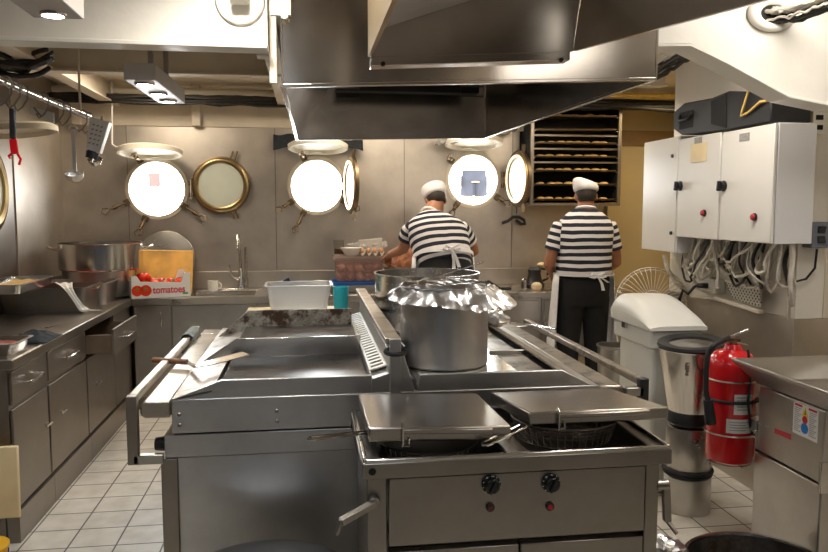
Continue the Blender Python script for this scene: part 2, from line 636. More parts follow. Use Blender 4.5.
# seams of the steel lining
mb = MB()
for x in (-1.52, -0.28, 0.86, 1.86):
    mb.box(x - 0.004, x + 0.004, BACK - 0.003, BACK, 1.06, 2.3)
for x0, x1, z in ((-1.52, -1.28 - 0.26, 1.79),):
    mb.box(x0, x1, BACK - 0.003, BACK, z, z + 0.005)
structure(mb, 'trim_1', 'steel_dark')
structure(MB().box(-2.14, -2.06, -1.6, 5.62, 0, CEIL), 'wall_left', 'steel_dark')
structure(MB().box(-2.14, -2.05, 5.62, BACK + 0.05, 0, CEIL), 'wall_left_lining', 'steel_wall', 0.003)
structure(MB().box(-2.2, 3.7, -1.7, -1.6, 0, CEIL), 'wall_front', 'grey_box')
# right side: lined wall behind the cabinets, steps out nearer the camera, ends at the alcove
structure(MB().box(2.5, 2.66, 3.5, 4.86, 1.03, CEIL), 'wall_right', 'white_paint', 0.004)
structure(MB().box(2.66, 3.1, 3.5, 3.58, 1.03, CEIL), 'wall_right_return', 'cream', 0.004)
structure(MB().box(2.49, 2.66, 3.49, 4.86, 0, 1.03).box(2.66, 3.1, 3.49, 3.58, 0, 1.03), 'wall_right_lining', 'steel_wall', 0.003)
structure(MB().box(3.1, 3.2, -1.6, 3.58, 0, CEIL), 'wall_right_near', 'cream_dull')
structure(MB().box(2.66, 2.78, 4.86, 4.9, 0, CEIL).box(3.5, 3.6, 4.86, 6.9, 0, CEIL).box(2.66, 3.6, 4.8, 4.86, 0, CEIL), 'wall_alcove', 'tan')
structure(MB().box(2.78, 3.6, 6.8, 6.9, 0, CEIL).box(2.78, 2.84, BACK - 0.02, 6.8, 0, CEIL), 'wall_alcove_back', 'tan')
# brown band and white strip on the alcove wall, upright of its door frame
structure(MB().box(2.84, 3.5, 6.77, 6.8, 2.2, 2.34), 'trim_2', 'band_brown')
structure(MB().box(2.76, 2.84, BACK - 0.06, BACK - 0.02, 0.0, 1.66), 'door_1', 'tan', 0.004)
mb = MB()
for x in (-1.9, -0.93, 0.05, 1.0, 1.95):
    mb.box(x - 0.035, x + 0.035, BACK - 0.09, BACK - 0.015, 2.3, CEIL)
structure(mb, 'trim_3', 'cream_dull', 0.004)
# deck beams under the ceiling
structure(MB().box(-2.06, 2.5, 5.0, 5.03, 2.47, CEIL).box(-2.06, 2.5, 4.96, 5.07, 2.455, 2.47), 'ceiling_beam', 'cream_dull', 0.003)
structure(MB().box(-1.62, -1.6, 3.1, BACK, 2.48, CEIL).box(-1.66, -1.56, 3.1, BACK, 2.465, 2.48), 'ceiling_stringer', 'cream_dull', 0.003)
structure(MB().box(-0.2, -0.18, 3.1, BACK, 2.48, CEIL).box(-0.24, -0.14, 3.1, BACK, 2.465, 2.48), 'ceiling_stringer', 'cream_dull', 0.003)
structure(MB().box(1.55, 1.57, 4.9, BACK, 2.5, CEIL).box(1.5, 1.62, 4.9, BACK, 2.485, 2.5), 'ceiling_stringer', 'cream_dull', 0.003)
# deep girder across the room, cut for the hood, with its knee on the right
GY = 3.0
structure(MB().box(-2.06, -0.146, GY, GY + 0.014, 2.235, CEIL).box(-2.06, -0.146, GY - 0.03, GY + 0.08, 2.219, 2.235), 'ceiling_girder_left', 'white_paint', 0.003)
pr_ = [P(640, 44, Y=GY), P(690, 43.5, Y=GY), P(728, 62, Y=GY), P(788, 95, Y=GY), P(832, 104, Y=GY), V((3.1, GY, 2.02))]
mb = MB().prism([V((p.x, GY, p.z)) for p in pr_] + [V((3.1, GY, CEIL)), V((pr_[0].x, GY, CEIL))], (0, 0.014, 0))
for a, b_ in zip(pr_, pr_[1:]):
    mb.prism([V((a.x, GY - 0.01, a.z)), V((b_.x, GY - 0.01, b_.z)), V((b_.x, GY - 0.01, b_.z - 0.014)), V((a.x, GY - 0.01, a.z - 0.014))], (0, 0.14, 0))
structure(mb, 'ceiling_girder_right', 'white_paint', 0.003)
# upright between girder and hood
structure(MB().box(-0.145, -0.115, 3.05, 3.09, 2.1, CEIL).box(-0.2, -0.145, 3.12, 3.2, 2.22, CEIL), 'trim_4', 'cream', 0.003)
mb = MB().box(-0.125, -0.05, 2.755, 2.772, 2.29, CEIL)
mb.lathe([(0, 0.006), (0.012, 0.006), (0.014, 0)], P(285, 16, Y=2.752), Rx(pi / 2), 16)
structure(mb, 'trim_5', 'cream', 0.003)

# ------------------------------------------------------------------ portholes
def dog(mb, cx, cz, r, ang, ln, out):
    """swing bolt with a looped wing nut, pivoted beside the opening"""
    d = V((cos(ang), 0, sin(ang)))
    c = V((cx, BACK - 0.02, cz))
    p0 = c + d * (r + 0.03)
    p1 = c + d * (r + 0.03 + ln) + V((0, -out, 0))
    mb.obox(p0 + V((0, 0.005, 0)), (0.05, 0.04, 0.05), Ry(-ang))
    mb.cyl(p0, p1, 0.011, 0.009, 10)
    dr = (p1 - p0).normalized()
    s = dr.cross(V((0, 1, 0))).normalized()
    mb.cyl(p0 + (p1 - p0) * 0.55, p0 + (p1 - p0) * 0.8, 0.017, 0.017, 10)
    mb.tube([p1 - s * 0.012, p1 - s * 0.028 + dr * 0.04, p1 + dr * 0.065, p1 + s * 0.028 + dr * 0.04, p1 + s * 0.012], 0.006, 6)


def port_frame(par, c, nrm, r, name='hinged_frame'):
    """round brass window frame with its pane, facing nrm"""
    q = V((0, 0, 1)).rotation_difference(V(nrm)).to_matrix()
    mb = MB().lathe([(r - 0.035, -0.014), (r - 0.035, 0.016), (r - 0.02, 0.024), (r, 0.02), (r + 0.012, 0.006), (r + 0.012, -0.014), (r - 0.035, -0.014)], c, q, 56)
    f = build(mb, name, 'brass', par)
    mb = MB().lathe([(r + 0.006, 0.012), (r + 0.02, 0.008), (r + 0.022, -0.018), (r - 0.01, -0.018)], c, q, 56)
    build(mb, 'frame_edge', 'brass_old', f)
    build(MB().lathe([(0, 0.006), (r - 0.034, 0.006), (r - 0.034, -0.002), (0, -0.002)], c, q, 56), 'pane', 'glass_frost', f)
    return f


LIDS = [(150, 152), (318, 147), (474, 143)]
for i, (px, pz, pr) in enumerate(PORTS):
    w = thing('window_%d' % (i + 1), ['open porthole above the tomato box, leftmost on the far wall', 'open porthole in the middle of the far wall', 'open porthole right of the man in the cap bending forward, a blue garment seen through it'][i], 'porthole', (px, BACK, pz), kind='structure')
    ring = MB().lathe([(pr + 0.02, 0), (pr + 0.02, 0.01), (pr + 0.006, 0.014), (pr - 0.012, 0.012), (pr - 0.012, -0.13), (pr + 0.004, -0.13)], (px, BACK - 0.001, pz), Rx(pi / 2), 64)
    build(ring, 'rim', 'cream_dull', w)
    # steel cover swung up on its hinge
    lx = P(LIDS[i][0], LIDS[i][1], Y=BACK - 0.26).x
    lc = P(LIDS[i][0], LIDS[i][1], Y=BACK - 0.27)
    hz = lc.z - 0.022
    RL = Rx(radians(-7))
    mb = MB().lathe([(0, 0.012), (pr - 0.02, 0.012), (pr - 0.005, -0.02), (pr + 0.012, -0.02), (pr + 0.016, 0.014), (pr - 0.01, 0.03), (0.06, 0.034), (0, 0.034)], lc, RL, 56)
    lid = build(mb, 'deadlight_cover', 'cream', w)
    mb = MB().box(lx - 0.07, lx - 0.03, BACK - 0.07, BACK, hz - 0.02, hz + 0.015).box(lx + 0.03, lx + 0.07, BACK - 0.07, BACK, hz - 0.02, hz + 0.015)
    mb.cyl((lx - 0.09, BACK - 0.05, hz), (lx + 0.09, BACK - 0.05, hz), 0.012, n=12)
    build(mb, 'hinge', 'cream', w, 0.003)
    for k, (a, ln, out) in enumerate([[(205, 0.15, 0.05), (248, 0.1, 0.05), (327, 0.16, 0.05), (118, 0.03, 0.12)], [(212, 0.1, 0.05), (243, 0.13, 0.05), (330, 0.1, 0.05), (115, 0.03, 0.12)], [(235, 0.07, 0.05), (325, 0.07, 0.05), (140, 0.03, 0.06)]][i]):
        mb = MB()
        dog(mb, px, pz, pr, radians(a), ln, out)
        build(mb, 'wing_bolt', 'brass_old', w)
    hx = px + pr + (0.003 if i == 1 else 0.055)
    mb = MB().box(hx - 0.03, hx + 0.01, BACK - 0.05, BACK, pz - 0.07, pz - 0.03).box(hx - 0.03, hx + 0.01, BACK - 0.05, BACK, pz + 0.03, pz + 0.07)
    mb.cyl((hx, BACK - 0.055, pz - 0.09), (hx, BACK - 0.055, pz + 0.09), 0.011, n=12)
    if i == 0:
        fc = V((P(221, 185, Y=BACK - 0.04).x, BACK - 0.04, P(221, 185, Y=BACK - 0.04).z))
        f = port_frame(w, fc, (0, -1, 0), 0.225)
        mb.bar((hx, BACK - 0.05, pz + 0.05), (fc.x - 0.22, BACK - 0.04, pz + 0.05), 0.02, 0.012).bar((hx, BACK - 0.05, pz - 0.05), (fc.x - 0.22, BACK - 0.04, pz - 0.05), 0.02, 0.012)
    else:
        ang = radians(-81 if i == 1 else -82)
        dv = V((cos(ang), sin(ang), 0))
        fc = V((hx, BACK - 0.055, pz)) + dv * 0.265
        f = port_frame(w, fc, V((dv.y, -dv.x, 0)), 0.225)
    for s in (-1, 1):
        lug = MB()
        q = V((1, 0, 0)) if i == 0 else dv
        for o in (-0.018, 0.018):
            b0 = fc + q * (0.1 + o) + V((0, 0, s * 0.215))
            lug.cyl(b0, b0 + q * 0.025 + V((0, 0, s * 0.075)), 0.009, n=8)
        build(lug, 'clamp_lug', 'brass_old', f)
    build(mb, 'frame_hinge', 'brass_old', w, 0.002)
# porthole on the left wall, mostly out of the frame, with its raised cover
w = thing('window_4', 'porthole on the left side wall at the picture edge', 'porthole', (-2.06, 5.15, 1.72), kind='structure')
pc = V((-2.04, 5.14, 1.725))
build(MB().lathe([(0.2, 0.0), (0.2, 0.03), (0.23, 0.04), (0.262, 0.025), (0.27, -0.02)], pc, Ry(pi / 2), 56), 'rim', 'brass', w)
build(MB().lathe([(0.262, 0.028), (0.285, 0.02), (0.29, -0.02)], pc, Ry(pi / 2), 56), 'rim_edge', 'brass_old', w)
build(MB().lathe([(0, 0.012), (0.2, 0.012), (0.2, -0.002)], pc, Ry(pi / 2), 56), 'pane', 'glass_frost', w)
lc = P(13, 131, Y=5.1)
build(MB().lathe([(0, 0.012), (0.23, 0.012), (0.245, -0.02), (0.262, -0.02), (0.266, 0.014), (0.24, 0.03), (0, 0.034)], lc, Ry(radians(-6)), 56), 'deadlight_cover', 'cream', w)
build(MB().bar((-2.06, 5.1, lc.z), (lc.x - 0.25, 5.1, lc.z), 0.14, 0.02), 'hinge', 'cream', w, 0.003)

# ------------------------------------------------------------------ outside, seen through the portholes
tag(build(MB().box(-5, 8, 7.3, 13, 0.62, 0.7), 'dock_floor', 'label_white'), kind='structure')
pp = P(157, 181, Y=8.6)
mb = MB().box(pp.x - 0.09, pp.x + 0.03, 8.6, 8.64, pp.z - 0.06, pp.z + 0.09)
o = thing('notice_board', 'faded red board outside, seen through the leftmost porthole', 'board', (pp.x, 8.62, 0.7))
build(mb, 'panel', 'pale_red', o)
build(MB().box(pp.x - 0.06, pp.x - 0.03, 8.645, 8.675, 0.7, pp.z + 0.05), 'post', 'label_white', o)

# ------------------------------------------------------------------ hoods
def sheet(mb, pts, th, inward):
    n = V(inward).normalized() * th
    mb.prism(pts, n)


LF, RF = P(283, 86, Y=2.78), P(655, 79, Y=2.78)
LB, RB = P(297, 139.5, Y=4.87), P(485, 137.5, Y=4.87)
h = thing('extractor_hood', 'large stainless extractor hood hanging over the cooking range', 'hood', (0.55, 3.8, 2.05), rz=0)
tz = CEIL - 0.001
mb = MB()
sheet(mb, [LF, RF, V((RF.x, LF.y, tz)), V((LF.x, LF.y, tz))], 0.012, (0, 1, 0))
build(mb, 'front_panel', 'steel_hood', h, 0.002)
mb = MB()
ub = [V((0.14, 4.87, 2.42)), V((RB.x + 0.01, 4.87, 2.42))]
mb.prism([LB, RB, V((RB.x, LB.y, tz)), V((LB.x, LB.y, tz))], (0, 0.012, 0))
build(mb, 'back_panel', 'steel_hood', h, 0.002)
mb = MB()
mb.prism([LF, LB, V((0.17, 4.86, 2.42)), V((0.12, 2.8, 2.42))], (-0.006, 0, 0.004))
mb.prism([LF, LB, V((LB.x, LB.y, tz)), V((LF.x, LF.y, tz))], (-0.006, 0, 0))
build(mb, 'side_panel', 'steel_hood', h, 0.0015)
mb = MB()
mb.prism([RF, RB, V((RB.x, RB.y, tz)), V((RF.x, RF.y, tz))], (0.01, 0, 0))
build(mb, 'side_panel', 'steel_hood', h, 0.0015)
mb = MB()
for a, b_ in ((LF, RF), (RF, RB), (RB, LB), (LB, LF)):
    mb.bar(a, b_, 0.018, 0.014)
build(mb, 'rim', 'steel_hood', h, 0.003)
build(MB().box(0.0, RB.x, 2.79, 4.87, 2.43, 2.45), 'grease_filter', 'steel_dark', h)
a, b_ = P(345, 95, Y=4.6), P(468, 93, Y=4.6)
lb_ = build(MB().box(a.x - 0.05, b_.x + 0.06, 4.55, 4.65, a.z + 0.02, a.z + 0.12), 'light_bar', 'dark_void', h, 0.004)
for p in (a, b_):
    mb = MB().tube([V((p.x - 0.06, 4.53, p.z + 0.03)), V((p.x + 0.08, 4.53, p.z + 0.03)), V((p.x + 0.08, 4.53, p.z - 0.03)), V((p.x - 0.06, 4.53, p.z - 0.03))], 0.006, 6, True)
    mb.box(p.x, p.x + 0.02, 4.53, 4.57, p.z + 0.03, p.z + 0.1)
    build(mb, 'bracket', 'black', lb_)

# nearer hood over the fryer
LB2, RB2 = P(372, 57, Y=2.28), P(573, 51, Y=2.28)
RF2 = P(765, 0, Y=1.55)
LF2 = V((LB2.x - 0.005, 1.55, LB2.z - 0.02))
h = thing('extractor_hood', 'smaller stainless hood with a rear grease gutter hanging above the fryer', 'hood', (0.55, 1.9, 2.08))
mb = MB()
mb.prism([LB2, RB2, V((RB2.x + 0.06, 2.28, CEIL - 0.002)), V((LB2.x, 2.28, CEIL - 0.002))], (0, 0.012, 0))
build(mb, 'back_panel', 'steel_hood', h)
mb = MB().prism([LF2, LB2, V((LB2.x, 2.28, CEIL - 0.002)), V((LF2.x, 1.55, CEIL - 0.002))], (-0.012, 0, 0))
build(mb, 'side_panel', 'brass', h)  # steel panel; the brass colour stands in for a warm reflection
mb = MB().prism([RF2, RB2, V((RB2.x + 0.07, 2.28, CEIL - 0.002)), V((RF2.x + 0.07, 1.55, CEIL - 0.002))], (0.012, 0, 0))
build(mb, 'side_panel', 'steel_hood', h)
mb = MB().prism([LF2, RF2, V((RF2.x, 1.55, CEIL - 0.002)), V((LF2.x, 1.55, CEIL - 0.002))], (0, -0.012, 0))
build(mb, 'front_panel', 'steel_hood', h)
mb = MB().prism([LF2 + V((0.002, 0.002, 0.06)), LB2 + V((0.002, -0.002, 0.075)), V((0.9, 2.278, 2.372)), V((1.0, 1.56, 2.4))], (0, 0, 0.012))
build(mb, 'baffle', 'liner', h)  # pale paint stands in for cream surroundings reflected in the steel
a, b_ = P(370, 68, Y=2.3), P(567, 62, Y=2.3)
mb = MB().prism([V((a.x, 2.27, a.z)), V((b_.x, 2.27, b_.z)), V((b_.x, 2.27, b_.z + 0.028)), V((a.x, 2.27, a.z + 0.028))], (0, 0.06, 0))
g = build(mb, 'grease_gutter', 'steel_hood', h, 0.003)
for p in (P(383, 64, Y=2.268), P(561, 60, Y=2.268)):
    build(MB().lathe([(0, 0.008), (0.006, 0.008), (0.008, 0)], p, Rx(pi / 2), 12), 'bolt', 'black', g)

# ------------------------------------------------------------------ lamps, pipes and cables overhead
def led_fixture(n0, n1, w, label, cells):
    d = (n1 - n0)
    o = thing('led_light_fixture', label, 'light', (n0 + d * 0.5), group=None)
    mb = MB().bar(n0 + V((0, 0, 0.035)), n1 + V((0, 0, 0.035)), w, 0.07)
    build(mb, 'housing', 'liner', o, 0.003)
    for t in cells:
        c = n0 + d * t
        l = MB().lathe([(0, -0.004), (0.032, -0.004), (0.036, 0.001)], c, None, 20)
        b = build(l, 'led', 'led', o)
        b2 = MB().lathe([(0.034, -0.002), (0.034, -0.008), (0.042, -0.006), (0.044, 0.002)], c, None, 20)
        build(b2, 'bezel', 'steel_pol', b)
    for q in (0.3, 0.8):
        build(MB().box(n0.x + d.x * q - 0.01, n0.x + d.x * q + 0.01, n0.y + d.y * q, n0.y + d.y * q + 0.03, n0.z + d.z * q + 0.07, CEIL), 'hanger', 'steel_dark', o)
    for t in cells:
        light('led_spot', n0 + d * t + V((0, 0, -0.012)), 11, 0.03, (0.85, 0.92, 1.0), (0, 0, 0), spot=150)


led_fixture(P(140, 80, Y=3.3), P(172, 103.5, Y=4.0), 0.13, 'slim steel light fixture with three spots hanging behind the girder', (0.12, 0.52, 0.86))
a = P(53, 14, Y=2.6)
led_fixture(V((a.x, 1.9, a.z + 0.01)), V((a.x, 2.66, a.z)), 0.16, 'steel light fixture with one lit spot in front of the girder', (0.92,))
# conduit collar on the girder
o = thing('conduit_collar', 'pale painted pipe collar on the face of the girder beside the hood', 'pipe', P(240, 5, Y=2.99))
c = P(240, 0, Y=2.985)
build(MB().torus(c, 0.085, 0.007, Rx(pi / 2), 36, 8), 'ring', 'white_paint', o)
build(MB().box(c.x - 0.035, c.x + 0.035, 2.9, 2.985, c.z - 0.02, c.z + 0.05), 'socket', 'white_paint', o, 0.006)

mb = MB().tube([(-2.05, 6.5, 2.575), (2.75, 6.5, 2.575)], 0.026, 12)
tag(build(mb, 'overhead_pipe', 'cream'), 'thin cream pipe running under the ceiling along the far wall', 'pipe')


def bundle(name, label, pts, n, spread, r, mat, sag=0.0, seed=1, sub=6):
    rnd = random.Random(seed)
    mb = MB()
    pts = [V(p) for p in pts]
    for k in range(n):
        off = V((rnd.uniform(-1, 1), rnd.uniform(-1, 1), rnd.uniform(-1, 1))) * spread
        out = []
        for i in range(len(pts) - 1):
            for s in range(sub):
                t = s / sub
                p = pts[i].lerp(pts[i + 1], t)
                j = V((rnd.uniform(-1, 1), rnd.uniform(-1, 1), rnd.uniform(-1, 1))) * spread * 0.25
                out.append(p + off + j - V((0, 0, sag * sin(pi * t))))
        out.append(pts[-1] + off)
        mb.tube(out, r * rnd.uniform(0.7, 1.2), 6)
    return tag(build(mb, name, mat), label, 'cables')


bundle('cable_bundle', 'thick black cable bundle under the ceiling left of the large hood', [(-2.02, 6.4, 2.49), (-1.0, 6.4, 2.495), (-0.1, 6.4, 2.49), (0.6, 6.4, 2.49)], 16, 0.04, 0.012, 'cable_dark', 0, 3)
bundle('cable_bundle', 'dark cable bundle under the ceiling above the bakery rack', [(0.7, 6.2, 2.5), (1.9, 6.2, 2.5), (3.4, 6.2, 2.5)], 16, 0.045, 0.012, 'cable_dark', 0, 5)
bundle('cable_bundle', 'yellowed cables strung above the dark bundle over the bakery rack', [(0.9, 6.1, 2.555), (2.0, 6.1, 2.565), (3.4, 6.1, 2.575)], 5, 0.018, 0.01, 'cable_yellow', 0.01, 8)
bundle('cable_bundle', 'grey and black cables rising diagonally behind the knee of the right girder', [P(652, 73, Y=4.6), P(678, 57, Y=4.2), P(700, 44, Y=3.8)], 9, 0.035, 0.011, 'cable_dark', 0, 11)
bundle('cable_bundle', 'pale cables rising diagonally behind the knee of the right girder', [P(648, 66, Y=4.5), P(676, 50, Y=4.1), P(702, 36, Y=3.7)], 4, 0.02, 0.011, 'cable_grey', 0, 12)
a = P(772, 14, Y=2.99)
o = thing('cable_gland', 'white round collar in the right girder with cables passing through', 'cable fitting', a)
build(MB().torus(a, 0.055, 0.02, Rx(pi / 2), 36, 10, sx=1.5), 'collar', 'white_paint', o)
build(MB().lathe([(0, 0), (0.055, 0)], a + V((0, -0.002, 0)), Rx(pi / 2), 30, 0, 1.5), 'opening', 'dark_void', o)
bundle('cable_bundle', 'bundle of pale and dark cables emerging from the right girder', [a + V((-0.02, 0, 0)), P(795, 11, Y=2.9), P(832, -3, Y=2.75)], 10, 0.022, 0.008, 'cable_grey', 0, 21)
bundle('cable_bundle', 'black cables emerging from the right girder under the pale ones', [a + V((0.0, 0, -0.02)), P(797, 16, Y=2.92), P(832, 3, Y=2.78)], 6, 0.018, 0.008, 'cable_dark', 0, 22)
# dark kit in the upper left corner
bundle('cable_bundle', 'tangle of black cables in the ceiling corner above the hanging rail', [(-1.95, 4.5, 2.5), (-1.8, 4.62, 2.47), (-1.5, 4.75, 2.5)], 8, 0.07, 0.016, 'cable_dark', 0.05, 31)
mb = MB().box(-2.05, -1.72, 4.0, 4.3, 2.3, 2.5)
mb.box(-2.0, -1.98, 4.1, 4.12, 2.5, CEIL)
tag(build(mb, 'junction_box', 'black', None, 0.01), 'black box under the ceiling in the upper left corner', 'box')
# ------------------------------------------------------------------ left and far counters
def rrect(cx, cy, w, d, r, z, n=5, R=None):
    pts = []
    for sx, sy, a in ((1, 1, 0), (-1, 1, 90), (-1, -1, 180), (1, -1, 270)):
        for k in range(n + 1):
            t = radians(a + 90 * k / n)
            pts.append(V((sx * (w / 2 - r) + r * cos(t), sy * (d / 2 - r) + r * sin(t), 0)))
    if R:
        pts = [R @ p for p in pts]
    return [V((cx + p.x, cy + p.y, z)) for p in pts]


def pan_mesh(cx, cy, w, d, z0, z1, rim=0.012, taper=0.012, r=0.03, th=0.003, R=None):
    i = w - 2 * taper
    j = d - 2 * taper
    rg = [rrect(cx, cy, i, j, r, z0, R=R), rrect(cx, cy, w, d, r, z1 - 0.002, R=R), rrect(cx, cy, w + 2 * rim, d + 2 * rim, r + rim, z1 - 0.004, R=R), rrect(cx, cy, w + 2 * rim, d + 2 * rim, r + rim, z1, R=R), rrect(cx, cy, w - 2 * th, d - 2 * th, r, z1, R=R), rrect(cx, cy, i - 2 * th, j - 2 * th, r, z0 + th, R=R)]
    return MB().rings(rg)


FX = -1.40


def pull(mb, a, b_, out, t=0.006):
    a, b_, out = V(a), V(b_), V(out)
    mb.tube([a, a + out * 0.8, a + out + (b_ - a) * 0.08, b_ + out - (b_ - a) * 0.08, b_ + out * 0.8, b_], t, 8)


units = [(3.66, 4.16, 'nearest the camera'), (4.16, 4.86, 'in the middle of the left counter'), (4.86, 6.035, 'with its drawer pulled open beside the corner')]
for k, (y0, y1, lab) in enumerate(units):
    u = thing('base_cabinet', 'dark steel base cabinet under the left counter, ' + lab, 'cabinet', (-1.7, (y0 + y1) / 2, 0), group=None)
    y0 += 0.002
    y1 -= 0.002
    if k < 2:
        mb = MB().box(-2.04, FX - 0.014, y0, y1, 0.155, 0.847)
    else:
        mb = MB().box(-2.04, FX - 0.014, y0, y1, 0.155, 0.655)
        mb.box(-2.04, FX - 0.014, y0, y0 + 0.015, 0.655, 0.847).box(-2.04, FX - 0.014, 5.52, y1, 0.655, 0.847).box(-2.04, -2.02, y0, y1, 0.655, 0.847)
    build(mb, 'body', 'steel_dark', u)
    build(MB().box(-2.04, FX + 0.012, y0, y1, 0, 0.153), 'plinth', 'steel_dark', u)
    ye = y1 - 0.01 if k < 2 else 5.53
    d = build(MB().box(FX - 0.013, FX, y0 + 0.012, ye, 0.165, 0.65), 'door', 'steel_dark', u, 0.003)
    mb = MB()
    yy = ye - 0.06 if k == 0 else (y0 + 0.17)
    zz = 0.46
    mb.cyl((FX, yy, zz), (FX + 0.025, yy, zz), 0.008, n=12)
    mb.bar((FX + 0.022, yy - 0.045, zz), (FX + 0.022, yy + 0.045, zz), 0.008, 0.012)
    build(mb, 'latch', 'steel_pol', d)
    if k < 2:
        dr = build(MB().box(FX - 0.013, FX + 0.002, y0 + 0.012, y1 - 0.01, 0.672, 0.832), 'drawer', 'steel_dark', u, 0.003)
        mb = MB()
        m_ = (y0 + y1) / 2
        pull(mb, (FX, m_ - 0.1, 0.755), (FX, m_ + 0.1, 0.755), (0.04, 0, 0.0))
        build(mb, 'handle', 'steel_pol', dr)
    else:
        build(MB().box(FX - 0.013, FX, 5.545, y1, 0.165, 0.84), 'side_panel', 'steel_dark', u, 0.003)
        X1 = FX + 0.15
        dr = build(MB().box(X1, X1 + 0.016, y0 + 0.02, 5.52, 0.668, 0.838), 'drawer', 'steel_dark', u, 0.003)
        mb = MB().box(-1.9, X1, y0 + 0.03, y0 + 0.045, 0.69, 0.80).box(-1.9, X1, 5.49, 5.505, 0.69, 0.80).box(-1.9, -1.885, y0 + 0.045, 5.49, 0.69, 0.80).box(-1.9, X1, y0 + 0.03, 5.505, 0.68, 0.69)
        build(mb, 'drawer_box', 'drawer_wood', dr, 0.002)
        mb = MB()
        m_ = (y0 + 5.52) / 2
        pull(mb, (X1 + 0.016, m_ - 0.1, 0.755), (X1 + 0.016, m_ + 0.1, 0.755), (0.04, 0, 0.0))
        build(mb, 'handle', 'steel_pol', dr)
mb = MB().box(-2.03, FX + 0.025, 3.645, 6.0, 0.848, 0.9).box(-2.03, -1.382, 6.0, BACK - 0.022, 0.848, 0.9)
structure(MB().box(-2.058, -2.035, 3.645, BACK - 0.02, 0.902, 1.05), 'trim_6', 'steel_dark')
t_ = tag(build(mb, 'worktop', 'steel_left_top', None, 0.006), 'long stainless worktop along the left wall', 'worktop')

# utensils in the open drawer
for k, (x, y, a, lb) in enumerate([(-1.36, 5.0, 0.5, 'steel ladle lying in the open drawer, nearest its side'), (-1.35, 5.17, -0.3, 'steel serving spoon lying across the middle of the open drawer'), (-1.38, 5.36, 0.25, 'steel spoon lying at the far end of the open drawer')]):
    o = thing('serving_spoon', lb, 'spoon', (x, y, 0.70), a)
    q = Rz(a)
    c = V((x, y, 0.70))
    build(MB().tube([c + q @ V((0.0, 0, 0.015)), c + q @ V((-0.14, 0, 0.012)), c + q @ V((-0.26, 0, 0.02))], [0.007, 0.006, 0.009], 8), 'handle', 'steel_pol', o)
    b_ = MB().lathe([(0, -0.008), (0.02, -0.004), (0.032, 0.012), (0.03, 0.012), (0.018, -0.001), (0, -0.005)], c + q @ V((0.03, 0, 0.0)), None, 18)
    build(b_, 'bowl', 'steel_pol', o)

# far counter
CY_ = 6.03
xs = [-1.375, -1.085, -0.42, 0.28, 0.98, 1.42, 1.96, 2.72]
labs = ['in the corner next to the open drawer', 'under the tomato box', 'under the tap', 'behind the griddle', 'in front of the bending man', 'right of the bending man', 'in front of the standing man']
for k in range(7):
    x0, x1 = xs[k] + 0.002, xs[k + 1] - 0.002
    u = thing('base_cabinet', 'steel base cabinet under the far counter, ' + labs[k], 'cabinet', ((x0 + x1) / 2, 6.3, 0))
    build(MB().box(x0, x1, CY_ + 0.016, BACK - 0.01, 0.1, 0.847), 'body', 'steel', u)
    build(MB().box(x0, x1, CY_ + 0.05, BACK - 0.01, 0, 0.098), 'plinth', 'steel_dark', u)
    if k < 4:
        d = build(MB().box(x0 + 0.006, x1 - 0.006, CY_, CY_ + 0.015, 0.11, 0.835), 'door', 'steel', u, 0.003)
        mb = MB()
        pull(mb, (x1 - 0.07, CY_, 0.68), (x1 - 0.07, CY_, 0.78), (0, -0.03, 0))
        build(mb, 'handle', 'steel_pol', d)
    else:
        d = build(MB().box(x0 + 0.02, x1 - 0.02, CY_, CY_ + 0.015, 0.655, 0.825), 'drawer', 'steel', u, 0.004)
        d = build(MB().box(x0 + 0.02, x1 - 0.02, CY_, CY_ + 0.015, 0.12, 0.63), 'door', 'steel', u, 0.004)
        mb = MB()
        pull(mb, (x0 + 0.12, CY_, 0.57), (x0 + 0.24, CY_, 0.57), (0, -0.03, 0))
        build(mb, 'handle', 'steel_pol', d)
sx0, sx1 = P(196, 290, z=0.9).x, P(258, 290, z=0.9).x
mb = MB().box(-1.378, sx0, 6.0, BACK - 0.022, 0.848, 0.9).box(sx1, 2.76, 6.0, BACK - 0.022, 0.848, 0.9)
mb.box(sx0, sx1, 6.0, 6.1, 0.848, 0.9).box(sx0, sx1, 6.5, BACK - 0.022, 0.848, 0.9)
structure(MB().box(-2.03, 2.76, BACK - 0.02, BACK - 0.003, 0.902, 1.052), 'trim_7', 'steel_wall', 0.003)
wt = thing('worktop', 'stainless worktop with a sink running along the far wall', 'worktop', (0.6, 6.3, 0.848))
build(mb, 'slab', 'steel_top', wt, 0.004)
mb = MB().rings([rrect((sx0 + sx1) / 2, 6.3, sx1 - sx0, 0.4, 0.03, 0.895), rrect((sx0 + sx1) / 2, 6.3, sx1 - sx0 - 0.02, 0.38, 0.03, 0.75), ], cap=False)
mb.bm.faces.new([mb.bm.verts.new(p) for p in rrect((sx0 + sx1) / 2, 6.3, sx1 - sx0 - 0.02, 0.38, 0.03, 0.75)])
build(mb, 'sink_basin', 'steel_pol', wt)
